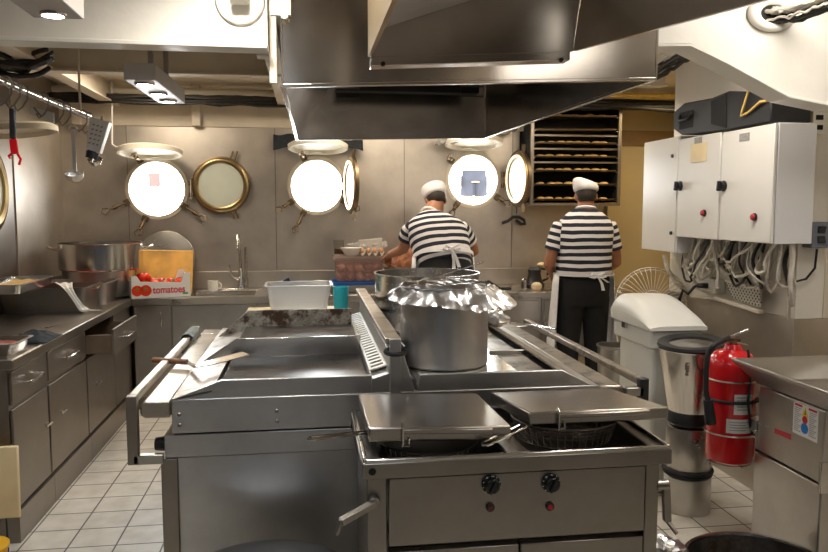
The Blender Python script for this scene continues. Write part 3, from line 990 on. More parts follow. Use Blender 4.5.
# tap
tp = P(241, 287, Y=6.56)
o = thing('tap', 'tall mixer tap standing behind the sink', 'tap', (tp.x, 6.56, 0.9))
tx = tp.x
build(MB().box(tx - 0.2, tx + 0.2, 6.53, 6.6, 0.9, 0.912), 'base_plate', 'steel_pol', o, 0.004)
mb = MB().lathe([(0.0, 0.912), (0.03, 0.912), (0.03, 0.93), (0.022, 0.95), (0.022, 1.06), (0.016, 1.08), (0, 1.08)], (tx, 6.565, 0), None, 18)
mb.cyl((tx + 0.045, 6.57, 0.912), (tx + 0.045, 6.57, 1.27), 0.012, n=12)
mb.cyl((tx + 0.045, 6.57, 0.912), (tx + 0.045, 6.57, 1.0), 0.019, n=12)
build(mb, 'body', 'steel_pol', o)
top = P(239, 239, Y=6.52)
build(MB().tube([(tx, 6.565, 1.06), (tx - 0.005, 6.565, 1.2), (tx - 0.008, 6.56, top.z), (tx - 0.01, 6.52, top.z + 0.035), (tx - 0.012, 6.47, top.z + 0.03), (tx - 0.012, 6.44, top.z - 0.02), (tx - 0.012, 6.43, top.z - 0.09)], 0.012, 10), 'spout', 'steel_pol', o)
build(MB().tube([(tx - 0.02, 6.55, 0.99), (tx - 0.065, 6.52, 1.02), (tx - 0.082, 6.5, 1.07), (tx - 0.088, 6.49, 1.12)], [0.012, 0.009, 0.007, 0.009], 8), 'lever', 'steel_pol', o)

# small things by the sink
p = P(213, 289, Y=6.45)
o = thing('mug', 'small white mug beside the tap', 'mug', (p.x, 6.45, 0.9))
build(MB().lathe([(0, 0), (0.036, 0), (0.042, 0.01), (0.045, 0.09), (0.041, 0.09), (0.038, 0.012), (0, 0.01)], (p.x, 6.45, 0.9), None, 24), 'body', 'cup_white', o)
build(MB().tube(arc((p.x + 0.042, 6.45, 0.947), 0.026, -1.3, 1.3, 8), 0.006, 6), 'handle', 'cup_white', o)
p = P(286, 286, Y=6.4)
o = thing('scouring_sponge', 'blue sponge tilted on the far counter behind the clear tub', 'sponge', (p.x, 6.4, 0.9))
R_ = Ry(radians(-28))
build(MB().obox((p.x, 6.4, 0.958), (0.1, 0.05, 0.08), R_), 'foam', 'blue', o, 0.01)
build(MB().obox(V((p.x, 6.4, 0.958)) + R_ @ V((0, -0.032, 0)), (0.1, 0.014, 0.08), R_), 'scourer', 'cloth_dark', o, 0.004)
p = P(319, 288, Y=6.35)
tag(build(MB().lathe([(0.055, 0), (0.078, 0.012), (0.082, 0.03), (0.07, 0.065), (0.04, 0.088), (0, 0.094)], (p.x, 6.35, 0.9), None, 28), 'bowl', 'cup_white'), 'upturned cream bowl on the far counter between the sponge and the turquoise cup', 'bowl')

# ---- things on the left counter
c = P(99, 270, Y=6.0)
cx_ = c.x


def big_pot(label, cx, cy, z0, z1, r, mat, handles=True):
    o = thing('stock_pot', label, 'pot', (cx, cy, z0))
    build(MB().lathe([(0, 0), (r - 0.012, 0), (r, 0.012), (r, z1 - z0 - 0.006), (r + 0.008, z1 - z0), (r - 0.004, z1 - z0), (r - 0.006, 0.02), (0, 0.016)], (cx, cy, z0), None, 64), 'body', mat, o)
    if handles:
        for a in (radians(200), radians(20)):
            d = V((cos(a), sin(a), 0))
            s = V((-sin(a), cos(a), 0))
            b0 = V((cx, cy, z1 - 0.05)) + d * r
            build(MB().tube([b0 - s * 0.06, b0 - s * 0.06 + d * 0.04 + V((0, 0, 0.01)), b0 - s * 0.045 + d * 0.07 + V((0, 0, 0.022)), b0 + s * 0.045 + d * 0.07 + V((0, 0, 0.022)), b0 + s * 0.06 + d * 0.04 + V((0, 0, 0.01)), b0 + s * 0.06], 0.008, 8), 'handle', 'steel_pol', o)
    return o


big_pot('wide shallow steel pot stacked on another in the left corner', cx_ - 0.01, 6.12, 1.125, 1.335, 0.31, 'steel_pol')
big_pot('pale steel pot under the wide pot in the left corner', cx_ - 0.06, 6.22, 0.9, 1.123, 0.27, 'steel', False)

# leaning round lid and boards
c = P(163, 252, Y=6.58)
o = thing('pot_lid', 'round steel lid leaning on the far wall behind the orange stained board', 'lid', (c.x, 6.58, 0.9))
ql = V((0, 0, 1)).rotation_difference(V((0, -1, 0.15))).to_matrix()
cc = V((c.x + 0.02, 6.585, 1.17))
build(MB().lathe([(0, 0.022), (0.12, 0.02), (0.225, 0.006), (0.24, 0.004), (0.245, -0.004), (0.23, -0.004), (0, 0.012)], cc, ql, 56), 'disc', 'steel', o)
hb = cc + ql @ V((-0.03, -0.06, 0.02))
build(MB().tube([cc + ql @ V((-0.06, 0.11, 0.02)), cc + ql @ V((-0.06, 0.11, 0.05)), cc + ql @ V((0.02, 0.11, 0.05)), cc + ql @ V((0.02, 0.11, 0.02))], 0.006, 6), 'handle', 'steel_pol', o)
b0, b1 = P(138, 250, Y=6.5), P(194, 252, Y=6.5)
zt = b0.z
y_b = 6.33
mb = MB().prism([V((b0.x, y_b, 0.902)), V((b1.x, y_b, 0.902)), V((b1.x, y_b + 0.13, zt - 0.01)), V((b0.x, y_b + 0.13, zt))], (0, 0.022, 0.006))
tag(build(mb, 'cutting_board', 'board', None, 0.005), 'orange stained cutting board leaning behind the tomato box', 'cutting board')
# knife-like tongs hung over the board
mb = MB().tube([P(152, 258, Y=6.4), P(148, 254, Y=6.41), P(146, 262, Y=6.39)], 0.004, 6)

# tomato box
A0, A1 = P(131.5, 302, Y=5.94), P(191, 297, Y=6.075)
A0.z = A1.z = 0.902
ux = (A1 - A0).normalized()
uy = V((-ux.y, ux.x, 0))
L = (A1 - A0).length
D, Hh = 0.33, 0.162
o = thing('tomato_box', 'white printed cardboard box full of tomatoes on the corner of the counter', 'box', A0 + ux * L / 2 + uy * D / 2)
Pb = lambda a, d, zz: A0 + ux * a + uy * d + V((0, 0, zz))
mb = MB()


def wallp(p0, p1, prof, inward):
    pts = []
    n = p1 - p0
    mb.prism([p0 + V((0, 0, 0)), p1 + V((0, 0, 0))] + [p0 + n * t + V((0, 0, h)) for t, h in prof], inward * 0.006)


hi = Hh + 0.01
prof = [(1, hi + 0.02), (0.9, hi + 0.02), (0.84, Hh - 0.045), (0.16, Hh - 0.03), (0.1, hi + 0.005), (0, hi + 0.005)]
wallp(Pb(0, 0, 0), Pb(L, 0, 0), prof, uy)
wallp(Pb(0, D, 0), Pb(L, D, 0), prof, -uy)
prof2 = [(1, hi), (0.8, hi), (0.75, Hh - 0.03), (0.25, Hh - 0.03), (0.2, hi), (0, hi)]
wallp(Pb(0, D, 0), Pb(0, 0, 0), prof2, ux)
wallp(Pb(L, D, 0), Pb(L, 0, 0), prof2, -ux)
mb.prism([Pb(0, 0, 0), Pb(L, 0, 0), Pb(L, D, 0), Pb(0, D, 0)], (0, 0, 0.006))
bx_ = build(mb, 'carton', 'carton', o)
rotf = Matrix((ux, V((0, 0, 1)), -uy)).transposed()
text_obj('tomatoes', 'lettering', 'print_red', bx_, Pb(L * 0.63, -0.001, 0.062), rotf, 0.08, ch=0.8)
for k, (a, r) in enumerate(((0.1, 0.042), (0.24, 0.044))):
    pc_ = MB().lathe([(0, 0.0012), (r, 0.0012), (r, 0)], Pb(L * a, -0.0003, 0.062), rotf, 24)
    pt = build(pc_, 'printed_tomato', 'tomato', bx_)
    s_ = MB()
    for j in range(5):
        t = j * 2 * pi / 5 + 0.5
        ctr = Pb(L * a, -0.002, 0.074)
        s_.prism([ctr + rotf @ V((cos(t + 1.57) * 0.004, sin(t + 1.57) * 0.004, 0)), ctr + rotf @ V((cos(t) * 0.024, sin(t) * 0.018, 0)), ctr + rotf @ V((cos(t - 1.57) * 0.004, sin(t - 1.57) * 0.004, 0))], -uy * 0.0008)
    build(s_, 'printed_stalk', 'print_green', pt)
build(MB().prism([Pb(L * 0.86, -0.001, 0.022), Pb(L * 0.95, -0.001, 0.022), Pb(L * 0.95, -0.001, 0.036), Pb(L * 0.86, -0.001, 0.036)], -uy * 0.0008), 'printed_strip', 'print_green', bx_)
rnd = random.Random(4)
proto = None
spots = []
for lay, zz in ((0, 0.038), (1, 0.098)):
    for i in range(6 if lay else 7):
        for j in range(4):
            spots.append((0.045 + i * (L - 0.09) / (5 if lay else 6) + rnd.uniform(-0.004, 0.004), 0.045 + j * (D - 0.09) / 3, zz + rnd.uniform(-0.003, 0.004)))
spots = [s for s in spots if s[2] > 0.08] + [(L * 0.2, D * 0.45, 0.155), (L * 0.29, D * 0.55, 0.15)]
where = {0: 'front row', 1: 'second row', 2: 'third row', 3: 'back row'}
for k, (a, d, zz) in enumerate(spots):
    c = Pb(a, d, zz)
    if zz > 0.13:
        lb = 'red tomato heaped on top of the others at the left end of the box' if k == len(spots) - 2 else 'red tomato heaped on top of the others, right beside the highest one'
    else:
        lb = 'ripe red tomato in the cardboard box, ' + where[round((d - 0.045) / ((D - 0.09) / 3))]
    if proto is None:
        proto = thing('tomato', lb, 'tomato', (0, 0, 0), group='tomatoes in the box')
        mb = MB().lathe([(0, -0.03), (0.018, -0.029), (0.034, -0.016), (0.038, 0.001), (0.033, 0.018), (0.018, 0.028), (0.006, 0.026), (0, 0.024)], (0, 0, 0), None, 20)
        build(mb, 'fruit', 'tomato', proto)
        s_ = MB()
        for j in range(5):
            t = j * 2 * pi / 5
            s_.prism([(0.003 * cos(t + 1.5), 0.003 * sin(t + 1.5), 0.026), (0.02 * cos(t), 0.02 * sin(t), 0.029), (0.003 * cos(t - 1.5), 0.003 * sin(t - 1.5), 0.026)], (0, 0, 0.002))
        s_.cyl((0, 0, 0.025), (0.002, 0, 0.036), 0.002, n=6)
        build(s_, 'stalk', 'leafgreen', proto)
        t_ = proto
    else:
        t_ = copy_tree(proto)
    t_.location = c
    t_.rotation_euler = (rnd.uniform(-0.7, 0.7), rnd.uniform(-0.7, 0.7), rnd.uniform(0, 6))
    t_['label'] = lb

# deep roasting pans and shallow tray
e = P(86, 313, z=0.9)
pan1 = thing('roasting_pan', 'deep steel roasting pan on the left counter, the one nearer the camera', 'pan', (-1.72, e.y + 0.16, 0.9))
w1 = 0.56
cx1, cy1 = e.x - w1 / 2 - 0.0, e.y + 0.19
build(pan_mesh(cx1, cy1, w1, 0.36, 0.9, 1.072, 0.014, 0.014), 'body', 'steel_fryer', pan1)
for s in (-1, 1):
    hx_ = cx1 + s * (w1 / 2 + 0.012)
    build(MB().tube([(hx_, cy1 - 0.05, 1.05), (hx_ + s * 0.02, cy1 - 0.045, 1.06), (hx_ + s * 0.02, cy1 + 0.045, 1.06), (hx_, cy1 + 0.05, 1.05)], 0.005, 6), 'handle', 'steel_pol', pan1)
pan2 = thing('roasting_pan', 'deep steel roasting pan behind the other one, with meat in it', 'pan', (-1.68, cy1 + 0.4, 0.9))
cx2, cy2 = cx1 + 0.03, cy1 + 0.40
build(pan_mesh(cx2, cy2, 0.56, 0.36, 0.9, 1.062, 0.014, 0.014), 'body', 'steel', pan2)
mb = MB().grid(lambda a, b_: V((cx2 - 0.25 + 0.5 * a, cy2 - 0.15 + 0.3 * b_, 1.02 + 0.02 * noise.noise(V((a * 7, b_ * 5, 1))))), 20, 12)
tag(build(mb, 'meat', 'meat'), 'dark meat filling the rear roasting pan', 'meat', kind='stuff')
mb = MB().grid(lambda a, b_: V((cx1 - 0.25 + 0.5 * a, cy1 - 0.15 + 0.3 * b_, 1.01 + 0.02 * noise.noise(V((a * 7, b_ * 5, 4))))), 20, 12)
tag(build(mb, 'meat', 'meat'), 'meat in the nearer roasting pan', 'meat', kind='stuff')
tr = thing('shallow_tray', 'shallow steel tray with yellow food set across the roasting pans', 'tray', (-1.85, cy1 + 0.1, 1.034))
build(pan_mesh(-1.875, 5.07, 0.27, 0.62, 1.084, 1.142, 0.016, 0.012), 'body', 'steel_pol', tr)
mb = MB().grid(lambda a, b_: V((-1.875 - 0.12 + 0.24 * a, 5.07 - 0.29 + 0.58 * b_, 1.12 + 0.012 * noise.noise(V((a * 6, b_ * 7, 2))))), 16, 20)
tag(build(mb, 'yellow_rice', 'food_yellow'), 'yellow food spread in the shallow tray', 'food', kind='stuff')
# plastic bag hanging off the pan
q0, q1 = P(52, 285, Y=cy1 - 0.2), P(80, 310, z=0.905)
pts = [V((cx1 + 0.1, cy1 - 0.06, 1.088)), V((cx1 + 0.14, cy1 - 0.15, 1.085)), V((cx1 + 0.17, cy1 - 0.207, 1.07)), V((cx1 + 0.22, cy1 - 0.222, 1.0)), V((cx1 + 0.27, cy1 - 0.23, 0.925)), V((cx1 + 0.31, cy1 - 0.24, 0.915)), V((cx1 + 0.36, cy1 - 0.22, 0.912))]
mb = MB()
rws = []
wd = [0.07, 0.06, 0.035, 0.022, 0.03, 0.055, 0.05]
for i, p in enumerate(pts):
    rws.append([p + V((wd[i] * (j / 6 - 0.5) * 1.6, wd[i] * (j / 6 - 0.5) * 0.5, 0.012 * sin(j * 2.2 + i) + 0.008)) for j in range(7)])
for a, b_ in zip(rws, rws[1:]):
    for j in range(6):
        mb.quad([a[j], a[j + 1], b_[j + 1], b_[j]])
bg_ = build(mb, 'plastic_bag', 'label_white', merge=1e-4)
solid(bg_, 0.003)
subsurf(bg_, 1)
tag(bg_, 'crumpled white plastic bag hanging over the edge of the roasting pan', 'bag')
# near tray, cloth
p = P(0, 350, z=0.905)
sp = thing('small_tray', 'small steel tray with meat at the near end of the left counter', 'tray', (p.x, p.y + 0.1, 0.9))
c2 = V((P(17, 358, z=0.9).x - 0.16, P(17, 358, z=0.9).y + 0.14, 0.9))
build(pan_mesh(c2.x, c2.y, 0.28, 0.24, 0.9, 0.965, 0.012, 0.03, 0.02), 'body', 'steel_pol', sp)
mb = MB().grid(lambda a, b_: V((c2.x - 0.1 + 0.2 * a, c2.y - 0.085 + 0.17 * b_, 0.945 + 0.015 * noise.noise(V((a * 6, b_ * 7, 5))))), 14, 14)
tag(build(mb, 'meat_pieces', 'meat'), 'raw meat in the small tray at the near end of the left counter', 'meat', kind='stuff')
c3 = P(33, 341, z=0.9) + V((0, 0.03, 0))
mb = MB().grid(lambda a, b_: V((c3.x - 0.1 + 0.2 * a, c3.y - 0.13 + 0.26 * b_, 0.905 + 0.055 * sin(pi * a) ** 0.7 * sin(pi * b_) ** 0.7 * (0.75 + 0.5 * noise.noise(V((a * 5, b_ * 6, 9)))))), 22, 22)
cl = build(mb, 'folded_cloth', 'cloth_dark')
solid(cl, 0.004)
tag(cl, 'dark crumpled cloth on the left counter beside the small tray', 'cloth')
# pan lying behind on the left counter
o = thing('flat_spatula', 'thin steel spatula lying on the left counter behind the dark cloth', 'spatula', (-1.7, 4.6, 0.9))
a, b_ = P(25, 333, z=0.905), P(56, 324, z=0.905)
build(MB().bar(a, a.lerp(b_, 0.6), 0.016, 0.006), 'handle', 'steel_dark', o)
build(MB().bar(a.lerp(b_, 0.6), b_, 0.05, 0.003), 'blade', 'steel_dark', o)
# lower left: boards by the end of the counter
yb = 3.5
p0, p1 = P(0, 449, Y=yb), P(15, 450, Y=yb)
p2 = P(20, 518, Y=yb)
st = thing('board_stand', 'low wire stand beside the near end of the left counter', 'stand', (-1.4, yb, 0))
SX = p2.x - 0.09
mb = MB()
for y in (yb - 0.05, yb + 0.08):
    mb.tube([(-1.72, y, 0), (-1.72, y, p2.z + 0.1), (-1.72, y, p2.z - 0.012), (SX, y, p2.z - 0.012), (SX, y, 0)], 0.006, 6)
mb.tube([(SX, yb - 0.05, p2.z - 0.012), (SX, yb + 0.08, p2.z - 0.012)], 0.006, 6)
mb.tube([(-1.72, yb - 0.05, p2.z - 0.012), (-1.72, yb + 0.08, p2.z - 0.012)], 0.006, 6)
mb.tube([(SX, yb - 0.05, p2.z - 0.012), (SX, yb - 0.06, p2.z + 0.03), (SX - 0.12, yb - 0.06, p2.z + 0.16)], 0.006, 6)
build(mb, 'frame', 'black', st)
mb = MB().prism([V((-1.68, yb, p2.z)), V((p2.x, yb, p2.z)), V((p1.x, yb + 0.03, p0.z)), V((-1.68, yb + 0.03, p0.z))], (0, 0.02, 0))
tag(build(mb, 'cutting_board', 'board_pale', None, 0.006), 'pale stained cutting board standing by the near end of the left counter', 'cutting board')
p = P(2, 546, Y=3.3)
tag(build(MB().lathe([(0, 0), (0.09, 0), (0.1, p.z), (0.108, p.z), (0.108, p.z + 0.012), (0, p.z + 0.012)], (p.x - 0.075, 3.28, 0), None, 32), 'yellow_tub', 'yellow'), 'yellow lidded tub on the floor at the lower left corner', 'tub')

# ---- hanging rail with utensils
RAILX, RAILZ = -1.118, 2.075
o = thing('hanging_rail', 'steel rail with hooks hanging over the left counter', 'rail', (RAILX, 3.5, RAILZ))
build(MB().cyl((RAILX, 2.6, RAILZ), (RAILX - 0.006, 4.13, RAILZ), 0.014, n=14), 'rod', 'steel_pol', o)
for y in (2.9, 3.95):
    build(MB().cyl((RAILX, y, RAILZ), (RAILX, y, CEIL), 0.006, n=8), 'hanger', 'cream_dull', o)


def hook(y, dx=0.0, par=None):
    c = V((RAILX + dx, y, RAILZ))
    pts = arc(c, 0.022, pi * 1.15, -0.1, 10, V((1, 0, 0)))
    pts = pts + [c + V((0.02, 0, -0.04)), c + V((0.0, 0, -0.07)), c + V((-0.02, 0, -0.085)), c + V((-0.03, 0, -0.065))]
    build(MB().tube(pts, 0.004, 6), 'hook', 'steel_dark', o)
    return c + V((-0.008, 0, -0.082))


yl = [3.02, 3.1, 3.18, 3.42, 3.62, 3.72, 3.98, 4.08]
hk = [hook(y) for y in yl]
# red-ended tongs
k0 = P(12, 102, Y=3.1)
o2 = thing('barbecue_fork', 'black handled fork with a red head hanging from the rail', 'fork', (k0.x, 3.1, 1.85))
a, b_, c_ = P(12, 100, Y=3.1), P(13, 139, Y=3.1), P(15, 154, Y=3.1)
build(MB().bar(V((a.x, 3.1, RAILZ - 0.085)), b_, 0.022, 0.014, (0, 1, 0)), 'handle', 'black', o2, 0.004)
build(MB().bar(b_, c_, 0.028, 0.008, (0, 1, 0)), 'head', 'red', o2, 0.002)
e1, e2 = P(10, 156, Y=3.1), P(19, 165, Y=3.1)
build(MB().tube([c_ + V((-0.012, 0, 0)), e1 + V((-0.005, 0, 0)), e1 + V((0.0, 0, -0.01))], 0.005, 6).tube([c_ + V((0.01, 0, 0)), c_ + V((0.02, 0, -0.02)), e2], 0.005, 6), 'prongs', 'red', o2)
# ladle
c = hk[6]
top, bot = P(73, 122, Y=3.98), P(75, 176, Y=3.98)
o2 = thing('ladle', 'long steel ladle hanging from the rail', 'ladle', (top.x, 3.98, bot.z))
build(MB().bar(V((top.x, 3.98, RAILZ - 0.075)), V((bot.x, 3.98, bot.z + 0.02)), 0.018, 0.006, (0, 1, 0)).tube(arc((top.x, 3.98, RAILZ - 0.075), 0.02, 0, pi, 8), 0.005, 6), 'handle', 'steel_bright', o2)
build(MB().lathe([(0, -0.032), (0.024, -0.028), (0.042, -0.008), (0.046, 0.014), (0.043, 0.014), (0.04, -0.006), (0.022, -0.024), (0, -0.028)], (bot.x, 3.97, bot.z), Rx(0.35), 24), 'bowl', 'steel_bright', o2)
# grater box
g0, g1 = P(101, 120, Y=4.08), P(93, 152, Y=4.08)
o2 = thing('box_grater', 'steel box grater hanging from the end of the rail', 'grater', g0)
ax = (g1 - g0).normalized()
sd = V((0, 1, 0)).cross(ax).normalized()
if sd.x < 0:
    sd = -sd
mb = MB()
mb.hexa([g0 - sd * 0.05 + V((0, -0.03, 0)), g0 + sd * 0.05 + V((0, -0.03, 0)), g0 + sd * 0.05 + V((0, 0.03, 0)), g0 - sd * 0.05 + V((0, 0.03, 0))], [g1 - sd * 0.032 + V((0, -0.025, 0)), g1 + sd * 0.04 + V((0, -0.025, 0)), g1 + sd * 0.04 + V((0, 0.025, 0)), g1 - sd * 0.032 + V((0, 0.025, 0))])
build(mb, 'body', 'steel_bright', o2, 0.004)
mb = MB()
for i in range(5):
    for j in range(3):
        p = g0.lerp(g1, 0.2 + i * 0.14) + sd * (0.02 * (j - 1)) + V((0, -0.031 + 0.004 * i / 5, 0))
        mb.obox(p, (0.01, 0.006, 0.006))
build(mb, 'grating_teeth', 'steel_dark', o2)
build(MB().cyl(g1 - ax * 0.005, g1 + ax * 0.035, 0.033, 0.03, 20), 'grip', 'black', o2)
build(MB().tube([g0, g0 - ax * 0.02, V((g0.x + 0.01, 4.08, RAILZ - 0.08))], 0.005, 6), 'hang_loop', 'steel_dark', o2)
# small scoop under the grater
s0, s1 = P(93, 148, Y=4.14), P(95, 161, Y=4.14)
o2 = thing('small_ladle', 'small steel ladle hanging behind the box grater', 'ladle', s1)
build(MB().bar(V((s0.x + 0.03, 4.14, RAILZ - 0.02)), s1, 0.012, 0.005, (0, 1, 0)), 'handle', 'steel_pol', o2)
build(MB().lathe([(0, -0.026), (0.024, -0.02), (0.036, 0.0), (0.038, 0.01), (0.034, 0.01), (0.02, -0.014), (0, -0.02)], s1, Rx(0.5), 20), 'bowl', 'steel_pol', o2)
# cleaver-like blade lying along the rail
a, b_ = P(29, 111, Y=3.42), P(54, 121, Y=3.42)
o2 = thing('cleaver', 'broad steel blade hanging flat from the rail', 'knife', a)
build(MB().prism([a + V((0, 0, 0.02)), b_ + V((0, 0, 0.035)), b_ + V((0, 0, -0.01)), a + V((0, 0, -0.01))], (0, 0.004, 0)), 'blade', 'steel_bright', o2)
build(MB().tube([a + V((0.02, 0, 0.015)), V((RAILX - 0.008, 3.42, RAILZ - 0.082))], 0.004, 6), 'hang_loop', 'steel_dark', o2)
# angled rod hanger of the porthole cover
mb = MB().tube([P(112, 100, Y=6.42), P(112, 144, Y=6.42), P(116, 147, Y=6.42), P(142, 149, Y=6.42)], 0.008, 8)
a = P(112, 100, Y=6.42)
mb.tube([a, V((a.x, 6.42, CEIL))], 0.008, 8)
tag(build(mb, 'support_rod', 'white_paint'), 'bent white rod hanging from the ceiling to the leftmost porthole cover', 'rod')
# ------------------------------------------------------------------ the cooking range in the middle
RY0, RY1 = 2.76, 4.42
rg = thing('cooking_range', 'large stainless cooking range with two griddles and hot plates in the middle of the galley', 'range', (0.3, 3.6, 0))
mb = MB().box(-0.55, 1.2, RY0 + 0.012, RY1, 0.1, 0.684)
build(mb, 'base_body', 'steel_range', rg, 0.004)
build(MB().box(-0.55, -0.49, RY0, RY0 + 0.06, 0.0, 0.683), 'corner_post', 'steel_dark', rg, 0.004)
build(MB().box(1.14, 1.2, RY0, RY0 + 0.06, 0.0, 0.683), 'corner_post', 'steel_dark', rg, 0.004)
for x in (-0.52, 1.17):
    build(MB().cyl((x, RY1 - 0.05, 0), (x, RY1 - 0.05, 0.1), 0.025, n=14), 'foot', 'steel_dark', rg)
build(MB().box(-0.535, 1.19, RY0, RY1, 0.688, 0.772), 'middle_panel', 'steel_range', rg, 0.003)
fp = build(MB().box(-0.505, 1.135, RY0 - 0.004, RY1, 0.779, 0.905), 'top_panel', 'steel_range', rg, 0.003)
for x in (-0.478, -0.125):
    for z_ in (0.81, 0.85):
        build(MB().lathe([(0, 0.006), (0.005, 0.005), (0.008, 0)], (x, RY0 - 0.004, z_), Rx(pi / 2), 12), 'screw', 'steel_dark', fp)
# small control on the left side
mb = MB().cyl((-0.535, 2.8, 0.73), (-0.575, 2.8, 0.73), 0.028, 0.024, 20)
build(mb, 'control_knob', 'black', rg, 0.003)
# left ledge
mb = MB().prism([V((-0.512, 0, 0.838)), V((-0.6, 0, 0.838)), V((-0.617, 0, 0.85)), V((-0.617, 0, 0.885)), V((-0.606, 0, 0.9)), V((-0.51, 0, 0.9))], (0, RY1 - RY0 - 0.02, 0))
mb.bm.transform(Matrix.Translation((0, RY0, 0)))
build(mb, 'side_ledge', 'steel_ledge', rg, 0.006)
build(MB().prism([V((-0.505, RY0, 0.907)), V((-0.36, RY0, 0.936)), V((-0.36, RY1 - 0.1, 0.936)), V((-0.505, RY1 - 0.1, 0.907))], (0, 0, -0.006)), 'drip_slope', 'steel_grimy', rg)
# griddles: plate, near lip, rear splash with slanting ends
GX1 = 0.232


def trap(x0b, x0t, x1, z0, z1, y, th, mat, name, par=rg):
    return build(MB().prism([V((x0b, y, z0)), V((x1, y, z0)), V((x1, y, z1)), V((x0t, y, z1))], (0, th, 0)), name, mat, par, 0.002)


trap(-0.5, -0.325, GX1, 0.906, 0.972, RY0, 0.02, 'steel_range', 'griddle_lip')
build(MB().box(-0.345, GX1, RY0 + 0.02, 3.385, 0.9, 0.932), 'griddle_plate', 'griddle', rg, 0.004)
trap(-0.495, -0.33, GX1, 0.906, 1.018, 3.386, 0.014, 'steel_pol', 'splash_plate')
build(MB().box(-0.345, GX1, 3.40, 4.08, 0.93, 0.962), 'griddle_plate', 'griddle', rg, 0.004)
trap(-0.495, -0.33, GX1, 0.906, 1.05, 4.08, 0.014, 'splash_burnt', 'splash_plate')
build(MB().box(-0.36, GX1, 4.095, RY1, 0.96, 1.0), 'rear_shelf', 'steel', rg, 0.004)
# centre spine, flue strip with slots, guard rail
build(MB().prism([V((0.234, RY0, 0.893)), V((0.402, RY0, 0.893)), V((0.352, RY0, 1.06)), V((0.302, RY0, 1.06)), V((0.297, RY0, 0.978)), V((0.234, RY0, 0.96))], (0, RY1 - RY0, 0)), 'centre_spine', 'steel_range', rg, 0.003)
v0 = [V((0.233, 2.87, 0.965)), V((0.3, 2.87, 0.985))]
ev = (v0[1] - v0[0])
nv = V((-ev.z, 0, ev.x)).normalized()
Ls = 1.46
vent = MB()
ns = 24
e = 0.015
for k in range(ns + 1):
    y = 2.87 + Ls * k / ns
    vent.prism([V((v0[0].x, y - e, v0[0].z)) + nv * 0.002, V((v0[0].x, y + e, v0[0].z)) + nv * 0.002, V((v0[1].x, y + e, v0[1].z)) + nv * 0.002, V((v0[1].x, y - e, v0[1].z)) + nv * 0.002], nv * 0.006)
for t0, t1 in ((0, 0.14), (0.86, 1.0)):
    vent.prism([v0[0] + ev * t0 + nv * 0.003 + V((0, 0, 0)), v0[0] + ev * t1 + nv * 0.003, v0[0] + ev * t1 + nv * 0.003 + V((0, Ls, 0)), v0[0] + ev * t0 + nv * 0.003 + V((0, Ls, 0))], nv * 0.005)
vs = build(MB().prism([v0[0], v0[1], v0[1] + V((0, Ls, 0)), v0[0] + V((0, Ls, 0))], nv * 0.0015), 'flue', 'dark_void', rg)
build(vent, 'slotted_grille', 'cream', vs)
rl = build(MB().box(0.285, 0.345, RY0 + 0.02, 4.55, 1.088, 1.112), 'guard_rail', 'steel_ledge', rg, 0.004)
build(MB().box(0.3, 0.343, RY0 - 0.012, RY0 + 0.02, 0.9, 1.112), 'rail_post', 'steel_range', rl, 0.003)
build(MB().box(0.303, 0.343, 4.3, 4.34, 1.06, 1.088), 'rail_post', 'steel_range', rl, 0.003)
build(MB().torus((0.323, RY0 + 0.01, 1.06), 0.03, 0.009, Rx(0.2), 20, 8, 1.2), 'rail_clamp', 'black', rl)
build(MB().tube([(0.365, 2.8, 1.07), (0.38, 3.1, 1.04), (0.375, 3.5, 1.03), (0.372, 4.2, 1.06)], 0.005, 6), 'probe_cable', 'black', rg)
# hot plates on the right
mb = MB().prism([V((0.41, RY0, 0.893)), V((1.128, RY0, 0.893)), V((0.985, RY0, 0.97)), V((0.415, RY0, 0.97))], (0, 0.02, 0))
build(mb, 'hob_lip', 'steel_range', rg, 0.003)
mb = MB().prism([V((1.128, RY0 + 0.02, 0.893)), V((0.985, RY0 + 0.02, 0.96)), V((0.985, RY1 - 0.05, 0.96)), V((1.128, RY1 - 0.05, 0.893))], (0, 0, -0.008))
build(mb, 'drip_slope', 'steel_grimy', rg)
for k, (y0, y1) in enumerate(((RY0 + 0.022, 3.28), (3.286, 3.82), (3.826, 4.38))):
    build(MB().box(0.41, 0.845, y0, y1, 0.91, 0.94), 'hot_plate', 'steel_pol', rg, 0.003)
    build(MB().box(0.85, 0.975, y0, y1, 0.91, 0.934), 'hot_plate_margin', 'steel_grimy', rg, 0.003)
build(MB().box(0.82, 1.0, 3.275, 3.291, 0.934, 0.952), 'seam_bar', 'steel', rg, 0.002)
build(MB().box(0.41, 1.13, 4.385, RY1, 0.893, 1.0), 'rear_lip', 'steel', rg, 0.003)
mb = MB().prism([V((1.138, 0, 0.9)), V((1.232, 0, 0.9)), V((1.245, 0, 0.888)), V((1.245, 0, 0.85)), V((1.235, 0, 0.838)), V((1.138, 0, 0.838))], (0, RY1 - RY0 - 0.02, 0))
mb.bm.transform(Matrix.Translation((0, RY0, 0)))
build(mb, 'side_ledge', 'steel_grimy', rg, 0.008)
